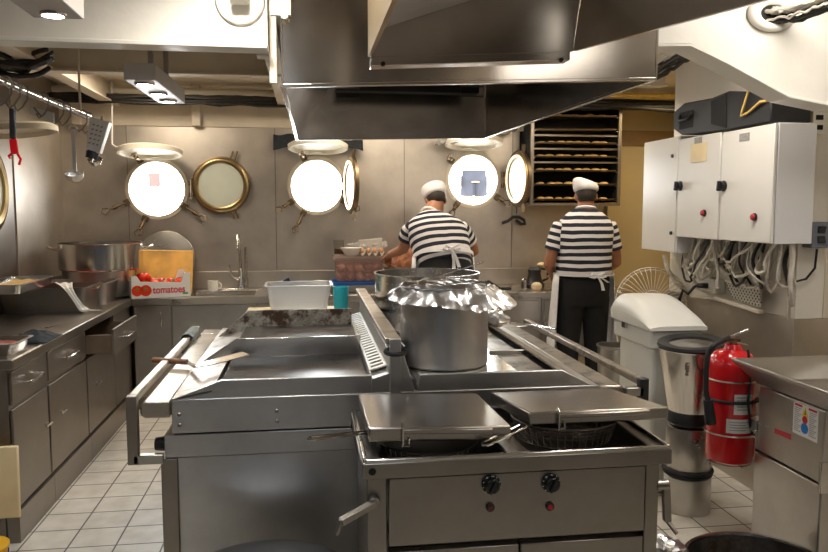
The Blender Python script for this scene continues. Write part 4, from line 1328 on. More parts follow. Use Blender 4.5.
# hand rails on both sides
for sx, x, mt in ((-1, -0.64, 'steel_ledge'), (1, 1.315, 'steel_grimy')):
    r_ = build(MB().box(x - 0.018, x + 0.018, RY0, 4.35, 0.9, 0.93), 'hand_rail', mt, rg, 0.006)
    build(MB().box(x - 0.02, x + 0.02, RY0 - 0.03, RY0, 0.675 if sx < 0 else 0.82, 0.93), 'rail_post', 'steel_dark' if sx < 0 else 'black', r_, 0.004)
    xb = -0.535 if sx < 0 else 1.24
    zb = 0.695 if sx < 0 else 0.88
    build(MB().box(min(x, xb), max(x, xb), RY0 - 0.03, RY0 + 0.0, zb - 0.02, zb + 0.015), 'rail_bracket', 'steel', r_, 0.003)
    build(MB().box(min(x, xb - 0.09 * sx), max(x, xb - 0.09 * sx), 4.25, 4.28, 0.875, 0.901), 'rail_bracket', 'steel', r_, 0.003)

# rag on the far end of the left rail
mb = MB()
rag = []
for i in range(9):
    y = 3.98 + 0.034 * i
    row = []
    for j in range(13):
        a = -0.35 + (pi + 0.7) * j / 12
        rr = 0.03 + 0.006 * noise.noise(V((i * 0.6, j * 0.8, 3)))
        drop = -0.07 if j in (0, 12) else (-0.035 if j in (1, 11) else 0)
        row.append(V((-0.64 + rr * cos(a), y, 0.912 + rr * sin(a) * 1.0 + drop)))
    rag.append(row)
for a, b_ in zip(rag, rag[1:]):
    for j in range(12):
        mb.quad([a[j], a[j + 1], b_[j + 1], b_[j]])
r_ = build(mb, 'rag', 'rag', merge=1e-4)
solid(r_, 0.006, 1)
subsurf(r_, 1)
tag(r_, 'grey rag draped over the far end of the left range rail', 'rag')
# long turner lying on the left ledge
o = thing('turner', 'long steel turner with a wooden handle resting on the left ledge of the range', 'spatula', (-0.55, 3.4, 0.92))
h0, h1 = P(153, 360, z=0.925), P(187, 362, z=0.925)
k1, k2 = P(196, 367, z=0.955), P(246, 354, z=0.985)
build(MB().cyl(h0, h1, 0.012, 0.013, 12), 'handle', 'wood', o)
build(MB().bar(h1, k1, 0.018, 0.006), 'shank', 'steel_pol', o)
dv = (k2 - k1).normalized()
sv = dv.cross(V((0, 0, 1))).normalized() * 0.04
mb = MB().prism([k1 + sv * 0.25, k1 - sv * 0.25, k1.lerp(k2, 0.25) - sv, k2 - sv, k2 + sv, k1.lerp(k2, 0.25) + sv], (0, 0, 0.004))
build(mb, 'blade', 'steel_pol', o)

# things on the range's rear shelf
o = thing('board_sheet', 'pale board lying under the clear tub at the back of the range', 'board', (-0.2, 4.27, 1.0))
build(MB().box(-0.36, 0.2, 4.12, 4.5, 1.002, 1.012), 'sheet', 'board_pale', o, 0.002)
tl, tr_ = P(266, 283, Y=4.22), P(331, 283, Y=4.22)
tcx, tw = (tl.x + tr_.x) / 2, (tr_.x - tl.x)
o = thing('clear_tub', 'clear plastic food tub at the back of the left griddle', 'tub', (tcx, 4.33, 1.012))
build(pan_mesh(tcx, 4.33, tw, 0.26, 1.014, 1.17, 0.012, 0.025, 0.03, 0.004), 'body', 'tub', o)
p = P(341, 306, Y=4.3)
o = thing('cup', 'turquoise plastic cup beside the clear tub', 'cup', (p.x, 4.3, 1.002))
build(MB().lathe([(0, 0), (0.036, 0), (0.04, 0.006), (0.047, 0.15), (0.044, 0.15), (0.037, 0.01), (0, 0.008)], (p.x, 4.3, 1.002), None, 28), 'body', 'turq', o)

# foil covered stock pot
pc = P(445.5, 320, Y=3.1)
pcx, pcy, pr = pc.x - 0.006, 3.1, 0.187
o = thing('stock_pot', 'tall steel stock pot with crumpled foil over it on the hot plates', 'pot', (pcx, pcy, 0.941))
ph = 0.338
build(MB().lathe([(0, 0), (pr - 0.008, 0), (pr, 0.008), (pr, ph - 0.006), (pr + 0.006, ph), (pr - 0.003, ph), (pr - 0.005, 0.02), (0, 0.016)], (pcx, pcy, 0.942), None, 72), 'body', 'steel_range', o)
for sgn in (-1, 1):
    b0 = V((pcx + sgn * pr * 0.2, pcy + pr * 0.97, 1.2))
zt = 0.942 + ph
rndf = random.Random(3)


def foil_pt(i, j, nr, na):
    t = i / nr
    a = 2 * pi * j / na
    edge = 1.0 + 0.22 * noise.noise(V((cos(a) * 1.6, sin(a) * 1.6, 7))) + (0.42 * max(0, cos(a + 0.35)) ** 2) + 0.18 * max(0, cos(a - pi)) ** 6
    ru = t * (pr + 0.012 + 0.035 * edge * max(0, t - 0.72) / 0.28)
    z = zt + 0.012 * (1 - t)
    if t > 0.72:
        q = (t - 0.72) / 0.28
        z -= 0.075 * edge * q ** 1.6 * (0.7 - 0.3 * sin(a) if True else 1)
        ru += 0.05 * q * max(0, cos(a + 0.3))
    amp = 0.006 + 0.012 * t
    c = V((pcx + ru * cos(a), pcy + ru * sin(a), z))
    nz = noise.noise(c * 38) * amp * 0.6 + (0.5 - abs(noise.noise(c * 13 + V((3, 1, 2))))) * amp * 1.5
    return c + V((cos(a) * nz * 0.8 * (t > 0.7), sin(a) * nz * 0.8 * (t > 0.7), nz))


mb = MB()
nr, na = 26, 110
g = [[mb.bm.verts.new(foil_pt(i, j, nr, na)) for j in range(na)] for i in range(1, nr + 1)]
for i in range(nr - 1):
    for j in range(na):
        mb.bm.faces.new((g[i][j], g[i][(j + 1) % na], g[i + 1][(j + 1) % na], g[i + 1][j]))
mb.bm.faces.new(g[0])
f_ = build(mb, 'foil_cover', 'foil', None, ang=40, merge=0)
tag(f_, 'crumpled sheet of foil covering the tall stock pot', 'foil')
# low rear pot
rp0, rp1 = P(376, 269, Y=4.02), P(480, 269, Y=4.02)
rcx, rr_ = (rp0.x + rp1.x) / 2, (rp1.x - rp0.x) / 2
o = thing('stock_pot', 'wide low pot with burnt stains behind the foil covered pot', 'pot', (rcx, 4.08, 0.942))
build(MB().lathe([(0, 0), (rr_ - 0.01, 0), (rr_, 0.01), (rr_, 0.296), (rr_ + 0.006, 0.306), (rr_ - 0.004, 0.306), (rr_ - 0.006, 0.02), (0, 0.016)], (rcx, 4.08, 0.942), None, 72), 'body', steel('stained_pot_steel', (0.6, 0.58, 0.55), 0.25, grime=(0.12, 0.05, 0.012), gscale=5, gthr=0.62), o)
a, b_ = P(447, 274, Y=4.05), P(484, 262, Y=4.0)
o = thing('ladle', 'steel ladle standing in the wide low pot with its handle sticking out', 'ladle', (a.x, 4.05, 1.0))
d = (b_ - a).normalized()
build(MB().bar(a - d * 0.2, b_, 0.014, 0.006), 'handle', 'steel_pol', o)
build(MB().lathe([(0, -0.03), (0.03, -0.022), (0.045, 0.0), (0.047, 0.012), (0.043, 0.012), (0.028, -0.016), (0, -0.024)], a - d * 0.23, None, 20), 'bowl', 'steel_pol', o)
# crumpled foil and a skewer lying at the far end of the plates
a, b_ = P(509, 323, z=0.985), P(556, 329, z=0.985)
o = thing('long_spoon', 'long thin steel spoon lying across the far right end of the range', 'spoon', a.lerp(b_, 0.5))
build(MB().tube([a, a.lerp(b_, 0.5) + V((0, 0, 0.006)), b_], [0.004, 0.005, 0.007], 8), 'handle', 'steel_pol', o)
build(MB().lathe([(0, -0.006), (0.016, -0.004), (0.026, 0.006), (0.022, 0.006), (0, 0.0)], a + V((-0.03, 0, 0.0)), None, 18, 0, 1.6), 'bowl', 'steel_pol', o)
c = P(496, 318, z=0.99)
mb = MB().ell(c, (0.07, 0.05, 0.045), None, 22, 14)
for v in mb.bm.verts:
    v.co += (v.co - c).normalized() * 0.022 * noise.noise(v.co * 30)
tag(build(mb, 'foil_ball', 'foil', None, ang=15), 'loose crumpled foil behind the stock pot on the hot plates', 'foil')

# ------------------------------------------------------------------ fryer
FY0, FY1 = 2.06, 2.62
fx0, fx1 = 0.146, 1.088
fr = thing('fryer', 'double stainless fryer with two dials in front of the cooking range', 'fryer', (0.6, 2.3, 0))
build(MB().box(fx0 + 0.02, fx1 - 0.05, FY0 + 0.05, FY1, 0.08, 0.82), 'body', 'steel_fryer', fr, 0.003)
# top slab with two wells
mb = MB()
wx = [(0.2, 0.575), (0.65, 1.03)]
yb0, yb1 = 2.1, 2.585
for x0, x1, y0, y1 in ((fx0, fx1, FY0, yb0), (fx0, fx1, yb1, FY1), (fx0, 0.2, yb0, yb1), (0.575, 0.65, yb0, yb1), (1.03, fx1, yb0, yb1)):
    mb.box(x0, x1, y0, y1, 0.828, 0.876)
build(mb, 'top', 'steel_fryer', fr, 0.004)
mb = MB()
for p, q in (((fx0 + 0.008, FY0 + 0.008), (fx1 - 0.008, FY0 + 0.008)), ((fx1 - 0.008, FY0 + 0.008), (fx1 - 0.008, FY1)), ((fx0 + 0.008, FY1), (fx0 + 0.008, FY0 + 0.008))):
    mb.bar(V((*p, 0.88)), V((*q, 0.88)), 0.014, 0.014)
build(mb, 'raised_rim', 'steel_pol', fr, 0.004)
for x0, x1 in wx:
    mb = MB().box(x0 - 0.004, x1 + 0.004, yb0 - 0.004, yb1 + 0.004, 0.69, 0.7)
    for a in ((x0 - 0.004, x0, yb0, yb1), (x1, x1 + 0.004, yb0, yb1), (x0, x1, yb0 - 0.004, yb0), (x0, x1, yb1, yb1 + 0.004)):
        mb.box(*a, 0.7, 0.83)
    w_ = build(mb, 'frying_well', 'steel_grimy', fr)
    build(MB().box(x0 + 0.002, x1 - 0.002, yb0 + 0.002, yb1 - 0.002, 0.7, 0.79), 'oil', 'oil', w_)
build(MB().lathe([(0, 0.004), (0.009, 0.004), (0.011, 0)], (fx0 + 0.027, FY0 - 0.001, 0.852), Rx(pi / 2), 14), 'screw', 'dark_void', fr)
# front: posts, control panel, doors
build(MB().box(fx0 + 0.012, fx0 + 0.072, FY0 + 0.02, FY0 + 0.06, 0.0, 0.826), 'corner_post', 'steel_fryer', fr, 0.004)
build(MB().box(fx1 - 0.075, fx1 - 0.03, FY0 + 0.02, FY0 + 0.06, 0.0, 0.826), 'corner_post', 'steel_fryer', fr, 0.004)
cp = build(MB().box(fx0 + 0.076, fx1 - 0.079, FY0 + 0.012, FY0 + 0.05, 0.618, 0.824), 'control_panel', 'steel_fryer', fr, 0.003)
FYp = FY0 + 0.012
for k, (u, v) in enumerate(((491, 484), (550.5, 482.5))):
    p = P(u, v, Y=FYp)
    kb = build(MB().lathe([(0.029, 0), (0.029, 0.006), (0.024, 0.01), (0.022, 0.024), (0.018, 0.027), (0, 0.027)], p, Rx(pi / 2), 32), 'dial', 'lens', cp, 0.001)
    mb = MB().obox(p + V((0, -0.031, 0)), (0.007, 0.01, 0.042), Ry(0.5))
    build(mb, 'grip', 'black', kb)
    mk = MB()
    for j in range(9):
        a = radians(-140 + 35 * j)
        mk.obox(p + V((sin(a) * 0.0255, -0.0085, cos(a) * 0.0255)), (0.0018, 0.002, 0.005), Ry(a))
    build(mk, 'scale_marks', 'label_white', kb)
for k, (u, v) in enumerate(((490, 507), (549.5, 506))):
    p = P(u, v, Y=FYp)
    l_ = build(MB().lathe([(0.013, 0), (0.013, 0.006), (0.009, 0.008)], p, Rx(pi / 2), 20), 'pilot_bezel', 'black', cp)
    build(MB().lathe([(0.0095, 0.003), (0.008, 0.01), (0, 0.012)], p, Rx(pi / 2), 20), 'pilot_lens', 'pilot_red' if k else 'pilot_dim', l_)
xm = P(520, 540, Y=FYp).x
for x0, x1 in ((fx0 + 0.076, xm - 0.002), (xm + 0.002, fx1 - 0.079)):
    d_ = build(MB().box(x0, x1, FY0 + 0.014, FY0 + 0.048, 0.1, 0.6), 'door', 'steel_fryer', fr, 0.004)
    c_ = xm - 0.05 if x0 < 0.3 else xm + 0.05
    mb = MB()
    pull(mb, (c_, FY0 + 0.014, 0.36), (c_, FY0 + 0.014, 0.5), (0, -0.03, 0))
    build(mb, 'handle', 'steel_pol', d_)
for x in (fx0 + 0.05, fx1 - 0.06):
    build(MB().cyl((x, FY1 - 0.04, 0), (x, FY1 - 0.04, 0.08), 0.02, n=14), 'foot', 'black', fr)
# drain levers
a, b_, c_ = P(374, 500, Y=FY0 + 0.02), P(341, 522, Y=FY0 - 0.05), P(337, 535, Y=FY0 - 0.05)
mb = MB().cyl(a, a + V((0, -0.03, 0)), 0.017, n=18)
mb.bar(a + V((0, -0.024, 0)), b_, 0.026, 0.018).cyl(b_ + V((0, 0, 0.006)), c_, 0.007, n=10)
build(mb, 'drain_lever', 'steel_fryer', fr, 0.004)
a, b_, c_ = P(662, 485, Y=FY0 + 0.03), P(664, 521, Y=FY0 + 0.03), P(677, 534, Y=FY0 + 0.0)
a.x = max(a.x, fx1 - 0.03)
mb = MB().cyl(a + V((-0.02, 0, 0)), a + V((0.02, 0, 0)), 0.016, n=18)
mb.bar(a + V((0.012, 0, 0)), b_ + V((0.01, 0, 0)), 0.022, 0.02, (0, 1, 0)).cyl(b_ + V((0.01, 0, 0)), c_, 0.007, n=10)
build(mb, 'drain_lever', 'steel_fryer', fr, 0.004)


def fryer_lid(label, x0, x1, y0, y1, zf, zb, th, dip=0.0):
    o = thing('tank_cover', label, 'lid', ((x0 + x1) / 2, (y0 + y1) / 2, min(zf, zb) - th))
    tt = V((0, 0, -th))
    sk = 0.009 if x0 > 0.5 else 0.0
    mb = MB().prism([V((x0 + sk, y0, zf)), V((x1 + sk, y0, zf + dip)), V((x1 - sk, y1, zb + dip)), V((x0 - sk, y1, zb))], tt)
    build(mb, 'cover', 'steel_lid', o, 0.005)
    gx0, gx1, gd = x0 + 0.1, x1 - 0.06, dip * 0.8
    mb = MB().hexa([(gx0, y0 - 0.018, zf - th * 0.42), (gx1, y0 - 0.018, zf - th * 0.42 + gd), (gx1, y0 - 0.001, zf - th * 0.42 + gd), (gx0, y0 - 0.001, zf - th * 0.42)], [(gx0, y0 - 0.018, zf - 0.004), (gx1, y0 - 0.018, zf - 0.004 + gd), (gx1, y0 - 0.001, zf - 0.004 + gd), (gx0, y0 - 0.001, zf - 0.004)])
    mb.hexa([(gx0, y0 - 0.008, zf - th * 0.9), (gx1, y0 - 0.008, zf - th * 0.9 + gd), (gx1, y0 - 0.001, zf - th * 0.9 + gd), (gx0, y0 - 0.001, zf - th * 0.9)], [(gx0, y0 - 0.008, zf - th * 0.42), (gx1, y0 - 0.008, zf - th * 0.42 + gd), (gx1, y0 - 0.001, zf - th * 0.42 + gd), (gx0, y0 - 0.001, zf - th * 0.42)])
    build(mb, 'front_grip', 'steel_lid', o, 0.003)
    p = V((x0 + 0.1, y0 - 0.01, zf))
    mb = MB().tube([p + V((0, 0.012, 0.008)), p + V((0, -0.006, 0.004)), p + V((0, -0.006, -th - 0.012)), p + V((0.018, -0.006, -th - 0.012)), p + V((0.018, -0.006, -th + 0.01))], 0.004, 8)
    build(mb, 'clip', 'steel_pol', o)
    return o


l0, l1 = P(369, 429, Y=2.15), P(501, 433, Y=2.15)
fryer_lid('flat steel lid lying level on the left fryer well', 0.17, 0.605, 2.14, 2.6, 0.957, 0.943, 0.044, -0.012)
fryer_lid('steel lid tilted over a frying basket on the right fryer well', 0.665, 1.126, 2.18, 2.61, 0.972, 0.93, 0.04)
# left lid rests on lugs
# frying baskets with wire handles


def basket(label, cx, cy, rx, ry, zt, zb, h0, h1, loc_lab):
    o = thing('frying_basket', label, 'basket', (cx, cy, zb))
    mb = MB()
    n = 44
    lv = [zt, zt - 0.012, zt - 0.024, zt - 0.036, zb]
    for k, z_ in enumerate(lv):
        s = 1 - 0.03 * k
        mb.tube([V((cx + rx * s * cos(2 * pi * j / n), cy + ry * s * sin(2 * pi * j / n), z_)) for j in range(n)], 0.0035 if k == 0 else 0.0016, 6, True)
    for j in range(n):
        a = 2 * pi * j / n
        mb.tube([V((cx + rx * cos(a), cy + ry * sin(a), zt)), V((cx + rx * 0.88 * cos(a), cy + ry * 0.88 * sin(a), zb))], 0.0016, 5)
    for j in range(-6, 7):
        x = rx * 0.88 * j / 7
        y = ry * 0.88 * sqrt(max(0, 1 - (j / 7) ** 2))
        mb.tube([V((cx + x, cy - y, zb)), V((cx + x, cy + y, zb))], 0.0016, 5)
    build(mb, 'wire_mesh', 'steel_dark', o, merge=0)
    d = (h1 - h0).normalized()
    s = d.cross(V((0, 0, 1))).normalized()
    w0 = 0.013
    pts = [h0 + s * w0, h1 - d * 0.02 + s * w0, h1 - d * 0.006 + s * w0 * 0.7, h1, h1 - d * 0.006 - s * w0 * 0.7, h1 - d * 0.02 - s * w0, h0 - s * w0]
    build(MB().tube(pts, 0.0042, 8), 'handle', 'steel_pol', o)
    return o


h1 = P(483, 445, Y=2.09)
basket('wire frying basket under the tilted lid with its handle towards the left', 0.84, 2.335, 0.175, 0.165, 0.912, 0.845, P(524, 426, Y=2.2), h1, '')
h1 = P(308, 439, Y=2.2)
basket('wire frying basket under the level lid with its handle over the fryer side', 0.385, 2.36, 0.165, 0.17, 0.85, 0.79, V((0.225, 2.33, 0.89)), h1, '')
# ------------------------------------------------------------------ foreground pots on the floor
c = V((-0.15, 2.27, 0))
o = thing('stock_pot', 'large lidded steel pot on the floor left of the fryer, cut by the picture edge', 'pot', c)
rr2, hz2 = 0.265, 0.44
build(MB().lathe([(0, 0), (rr2 - 0.01, 0), (rr2, 0.012), (rr2, hz2 - 0.006), (rr2 + 0.008, hz2), (rr2 - 0.004, hz2), (rr2 - 0.006, 0.02), (0, 0.016)], c, None, 64), 'body', 'steel', o)
o = thing('pot_lid', 'domed steel lid on the large pot left of the fryer', 'lid', c + V((0, 0, hz2)))
lz = c + V((0, 0, hz2 + 0.002))
build(MB().lathe([(rr2 + 0.006, 0), (rr2 + 0.01, 0.006), (rr2 - 0.02, 0.014), (rr2 * 0.6, 0.026), (0, 0.032), (0, 0.028), (rr2 * 0.6, 0.022), (rr2 - 0.02, 0.008), (rr2 + 0.006, 0)], lz, None, 64), 'disc', 'steel_pol', o)
build(MB().tube([lz + V((-0.06, 0, 0.028)), lz + V((-0.055, 0, 0.06)), lz + V((0.055, 0, 0.06)), lz + V((0.06, 0, 0.028))], 0.007, 8), 'handle', 'steel_pol', o)
pz = 0.2
p = P(727, 532.5, z=pz)
o = thing('stock_pot', 'large open steel pot on the floor in the lower right foreground', 'pot', (p.x - 0.03, p.y - 0.29, 0))
c = V((p.x - 0.03, p.y - 0.29, 0))
build(MB().lathe([(0, 0), (0.27, 0), (0.285, 0.015), (0.285, pz - 0.006), (0.276, pz - 0.006), (0.274, 0.03), (0, 0.024)], c, None, 72), 'body', 'griddle', o)
build(MB().lathe([(0.278, pz - 0.008), (0.29, pz - 0.008), (0.296, pz - 0.002), (0.292, pz + 0.005), (0.278, pz + 0.005), (0.276, pz - 0.004)], c, None, 72), 'rim', 'steel_pol', o)
p2 = P(668, 540, z=0.22)
o = thing('waste_bin', 'small steel bin stuffed with foil beside the fryer', 'bin', (1.4, 2.7, 0))
c = V((1.4, 2.7, 0))
build(MB().lathe([(0, 0), (0.1, 0), (0.11, 0.2), (0.116, 0.206), (0.106, 0.206), (0.098, 0.02), (0, 0.016)], c, None, 40), 'body', 'steel_dark', o)
cc = c + V((0, 0, 0.22))
mb = MB().ell(cc, (0.105, 0.105, 0.055), None, 34, 20)
for v in mb.bm.verts:
    v.co += (v.co - cc).normalized() * 0.03 * noise.noise(v.co * 26) + V((0, 0, 0.012 * noise.noise(v.co * 60)))
tag(build(mb, 'crumpled_foil', 'foil', None, ang=15), 'crumpled foil heaped in the small bin beside the fryer', 'foil')
# ------------------------------------------------------------------ right side: switch cabinets and what hangs under them
CXF = 2.27


def cabinet(label, u0, u1, vt, vb, uref, top_plate, parts):
    y0 = P(u0, 183, X=CXF).y
    y1 = P(u1, 183, X=CXF).y
    zt, zb = P(uref, vt, X=CXF).z, P(uref, vb, X=CXF).z
    o = thing('switch_cabinet', label, 'electrical cabinet', (2.38, (y0 + y1) / 2, zb))
    build(MB().box(CXF + 0.022, 2.497, y0 + 0.003, y1 - 0.003, zb, zt), 'housing', 'cabinet_grey', o, 0.004)
    d = build(MB().box(CXF, CXF + 0.018, y0 + 0.003, y1 - 0.003, zb + 0.003, zt - 0.003), 'door', 'cabinet_white', o, 0.004)
    return o, d, y0, y1, zt, zb


def knob(d, u, v):
    p = P(u, v, X=CXF - 0.001)
    k = build(MB().lathe([(0.03, 0), (0.03, 0.006), (0.022, 0.008), (0.02, 0.02), (0, 0.022)], p, Ry(-pi / 2), 24), 'rotary_switch', 'black', d)
    build(MB().obox(p + V((-0.03, 0, 0)), (0.024, 0.014, 0.055), Rx(0.15)), 'grip', 'black', k, 0.003)


def button(d, u, v):
    p = P(u, v, X=CXF - 0.001)
    b_ = build(MB().lathe([(0.02, 0), (0.02, 0.008), (0.016, 0.01)], p, Ry(-pi / 2), 24), 'button_collar', 'black', d)
    build(MB().lathe([(0.016, 0.004), (0.016, 0.018), (0.012, 0.022), (0, 0.023)], p, Ry(-pi / 2), 24), 'red_button', 'red_button', b_)


def plate(d, u0, v0, u1, v1, mat, name):
    a, b_ = P(u0, v0, X=CXF), P(u1, v1, X=CXF)
    return build(MB().box(CXF - 0.003, CXF - 0.0005, min(a.y, b_.y), max(a.y, b_.y), min(a.z, b_.z), max(a.z, b_.z)), name, mat, d)


o, d, cy0, cy1, czt, czb = cabinet('white electrical cabinet nearest the camera on the right wall', 773, 720.5, 122.7, 244.5, 773, 1, 1)
knob(d, 724, 186)
button(d, 755, 217)
plate(d, 740, 134, 749.5, 140, 'label_grey', 'name_plate')
o, d, _, _, _, _ = cabinet('white electrical cabinet with a paper label, in the middle of the three', 719.5, 677.5, 131.5, 240.5, 719.5, 1, 1)
knob(d, 680.5, 186)
button(d, 704.5, 213)
plate(d, 695, 138, 702, 143, 'label_grey', 'name_plate')
plate(d, 691.5, 144.5, 706.5, 161, 'board_pale', 'paper_label')
o, d, _, _, _, _ = cabinet('taller white electrical cabinet farthest along the right wall', 677, 643, 136, 253.6, 677.5, 1, 1)
for u, v in ((673, 156), (671.5, 233)):
    p = P(u, v, X=CXF)
    build(MB().cyl(p, p + V((-0.01, 0, 0)), 0.011, n=16), 'lock', 'black', d)
# stage speaker lying on the cabinets
XS = 2.26
sil = [(673.5, 112), (684, 103), (711, 98), (728, 91), (751, 91.5), (771, 95), (770.5, 122), (727, 130.2), (681, 135), (673, 129)]
pts = [P(u, v, X=XS) for u, v in sil]
o = thing('loudspeaker', 'black wedge shaped loudspeaker lying on the white cabinets', 'loudspeaker', (2.37, 3.9, min(p.z for p in pts)))
build(MB().prism(pts, (0.22, 0, 0)), 'cabinet_shell', 'speaker', o, 0.008)
a, b_ = P(680, 113, X=XS), P(693, 127, X=XS)
h_ = build(MB().box(XS - 0.002, XS + 0.002, b_.y, a.y, b_.z, a.z), 'handle_recess', 'dark_void', o)
build(MB().tube([(XS - 0.004, a.y - 0.01, a.z - 0.02), (XS - 0.02, a.y - 0.03, (a.z + b_.z) / 2), (XS - 0.02, b_.y + 0.03, (a.z + b_.z) / 2), (XS - 0.004, b_.y + 0.01, a.z - 0.02)], 0.009, 8), 'handle_bar', 'speaker', h_)
q = [P(711, 101, X=XS - 0.003), P(726, 94, X=XS - 0.003), P(726, 128, X=XS - 0.003), P(711, 124, X=XS - 0.003)]
build(MB().prism(q, (0.003, 0, 0)), 'dark_recess', 'dark_void', o)  # flat dark sheet stands in for the shaded recess in the shell
pts = [P(751, 70, Y=3.52), P(750, 86, X=XS - 0.01), P(742, 112, X=XS - 0.012), P(741, 116, X=XS - 0.012), P(748, 113, X=XS - 0.012), P(760, 102, X=XS - 0.012), P(771, 100, X=XS)]
tag(build(MB().tube(pts, 0.007, 8), 'speaker_cable', 'cable_yellow'), 'pale cord looping over the side of the black loudspeaker', 'cord')
bundle('cable_bundle', 'vertical cables running up the wall beside the loudspeaker', [(2.44, 3.45, 2.02), (2.44, 3.44, 2.2), (2.45, 3.44, 2.45)], 9, 0.035, 0.009, 'cable_dark', 0, 41)
mb = MB().box(2.53, 2.6, 3.47, 3.49, 1.98, CEIL)
o = build(mb, 'cable_ladder', 'white_paint')
tag(o, 'white upright cable ladder right of the loudspeaker', 'cable tray')
for k in range(12):
    build(MB().box(2.545, 2.585, 3.467, 3.4695, 2.0 + 0.05 * k, 2.024 + 0.05 * k), 'slot', 'dark_void', o)
a = P(740, 100, Y=4.3)
# lower edge: wires under the cabinets
rc = random.Random(12)
zc = czb
kinds = ['cable_grey', 'cable_white', 'cable_grey', 'cable_dark', 'cable_white', 'cable_grey']
lab = {'cable_grey': 'grey cable hanging in a loop below the white cabinets', 'cable_white': 'white cable hanging in a loop below the white cabinets', 'cable_dark': 'black cable hanging in a loop below the white cabinets'}
for k in range(34):
    mt = kinds[k % 6]
    y = 3.42 + 0.92 * (k / 33) ** 1.15
    x = rc.uniform(2.36, 2.46)
    x2, y2 = min(2.475, x + rc.uniform(-0.03, 0.06)), y + rc.uniform(-0.16, 0.12)
    z2 = 1.05 + rc.uniform(0.03, 0.22) + 0.04 * (y - 3.4)
    y2 = max(3.43, y2)
    m1 = V((x - rc.uniform(0.0, 0.05), y + rc.uniform(-0.05, 0.05), (zc + z2) / 2 - rc.uniform(-0.02, 0.08)))
    a, b_ = V((x, y, zc + 0.003)), V((x2, y2, z2))
    pts = []
    for i in range(13):
        t = i / 12
        pts.append(a * (1 - t) ** 2 + m1 * 2 * t * (1 - t) + b_ * t * t + V((0.01 * sin(7 * t + k), 0.012 * sin(6 * t + k * 2), -0.05 * sin(pi * t) * (k % 3) / 2)))
    tag(build(MB().tube(pts, rc.choice([0.006, 0.008, 0.01, 0.012]), 7), 'cable', mt), lab[mt], 'cable', 'cables below the white cabinets')
for k in range(14):
    mt = ('cable_white', 'cable_grey', 'cable_white', 'cable_dark')[k % 4]
    a = V((rc.uniform(2.34, 2.45), 3.45 + 0.06 * k, zc + 0.003))
    e_ = min(4.5, a.y + rc.uniform(0.18, 0.5))
    b_ = V((rc.uniform(2.4, 2.47), e_, zc + rc.uniform(-0.06, -0.02)))
    dr_ = rc.uniform(0.1, 0.26)
    pts = [a.lerp(b_, i / 14) + V((-0.05 * sin(pi * i / 14) * rc.uniform(0.6, 1), 0.02 * sin(i * 0.9 + k), -dr_ * sin(pi * i / 14))) for i in range(15)]
    tag(build(MB().tube(pts, rc.choice([0.005, 0.007, 0.009]), 7), 'cable', mt), lab[mt], 'cable', 'cables below the white cabinets')
# big conduit elbow
pts = [P(703, 254, X=2.42), P(690, 263, X=2.42), P(688, 275, X=2.42), P(695, 285, X=2.42), P(706, 290, X=2.43), P(718, 291, X=2.44)]
tag(build(MB().tube(pts, 0.02, 10), 'conduit', 'cable_grey'), 'thick grey flexible conduit bending down left of the cable tray', 'conduit')
pts = [P(664, 255, X=2.45), P(667, 268, X=2.45), P(676, 283, X=2.45), P(682, 288, X=2.45)]
tag(build(MB().tube(pts, 0.015, 10), 'conduit', 'cable_grey'), 'grey flexible conduit running down from the tallest cabinet', 'conduit')
# perforated tray
m, t, b = nt('perforated_steel')
tc = N(t, 'ShaderNodeTexCoord')
sx_ = N(t, 'ShaderNodeSeparateXYZ')
t.links.new(tc.outputs['Object'], sx_.inputs[0])
acc = []
for c_, (fy, fz) in enumerate(((1, 1), (1, -1))):
    q1 = N(t, 'ShaderNodeMath', operation='MULTIPLY')
    t.links.new(sx_.outputs['Y'], q1.inputs[0])
    q1.inputs[1].default_value = 105 * fy
    q2 = N(t, 'ShaderNodeMath', operation='MULTIPLY_ADD')
    t.links.new(sx_.outputs['Z'], q2.inputs[0])
    q2.inputs[1].default_value = 105 * fz
    t.links.new(q1.outputs[0], q2.inputs[2])
    q3 = N(t, 'ShaderNodeMath', operation='SINE')
    t.links.new(q2.outputs[0], q3.inputs[0])
    q4 = N(t, 'ShaderNodeMath', operation='ABSOLUTE')
    t.links.new(q3.outputs[0], q4.inputs[0])
    acc.append(q4)
q5 = N(t, 'ShaderNodeMath', operation='MINIMUM')
t.links.new(acc[0].outputs[0], q5.inputs[0])
t.links.new(acc[1].outputs[0], q5.inputs[1])
iv_ = N(t, 'ShaderNodeMath', operation='SUBTRACT')
iv_.inputs[0].default_value = 1
t.links.new(q5.outputs[0], iv_.inputs[1])
t.links.new(ramp(t, iv_.outputs[0], [(0.27, (0.02, 0.018, 0.015)), (0.33, (0.6, 0.57, 0.5))]), b.inputs['Base Color'])
b.inputs['Roughness'].default_value = 0.45
M['perforated'] = m
a, b_ = P(722, 281, X=2.44), P(760, 308, X=2.44)
o = thing('cable_tray', 'white perforated cable tray under the cabinets', 'cable tray', (2.46, (a.y + b_.y) / 2, b_.z))
build(MB().prism([P(724, 280, X=2.44), P(760, 288, X=2.44), P(760, 307, X=2.44), P(733, 299, X=2.44)], (0.012, 0, 0)), 'plate', 'perforated', o)
build(MB().bar(P(726, 281, X=2.436), P(761, 289, X=2.436), 0.02, 0.012).bar(P(716, 298, X=2.436), P(761, 312, X=2.436), 0.03, 0.02), 'edge_strip', 'cream', o, 0.002)
build(MB().bar(P(692, 296, X=2.45), P(716, 298, X=2.45), 0.03, 0.015), 'bracket', 'cream', o, 0.002)
a, b_ = P(704, 277, X=2.43), P(716, 294, X=2.43)
o = thing('socket_box', 'white socket box with a black plug left of the perforated tray', 'socket', (2.45, a.y, b_.z))
build(MB().box(2.42, 2.488, b_.y, a.y, b_.z, a.z), 'box', 'plastic_white', o, 0.004)
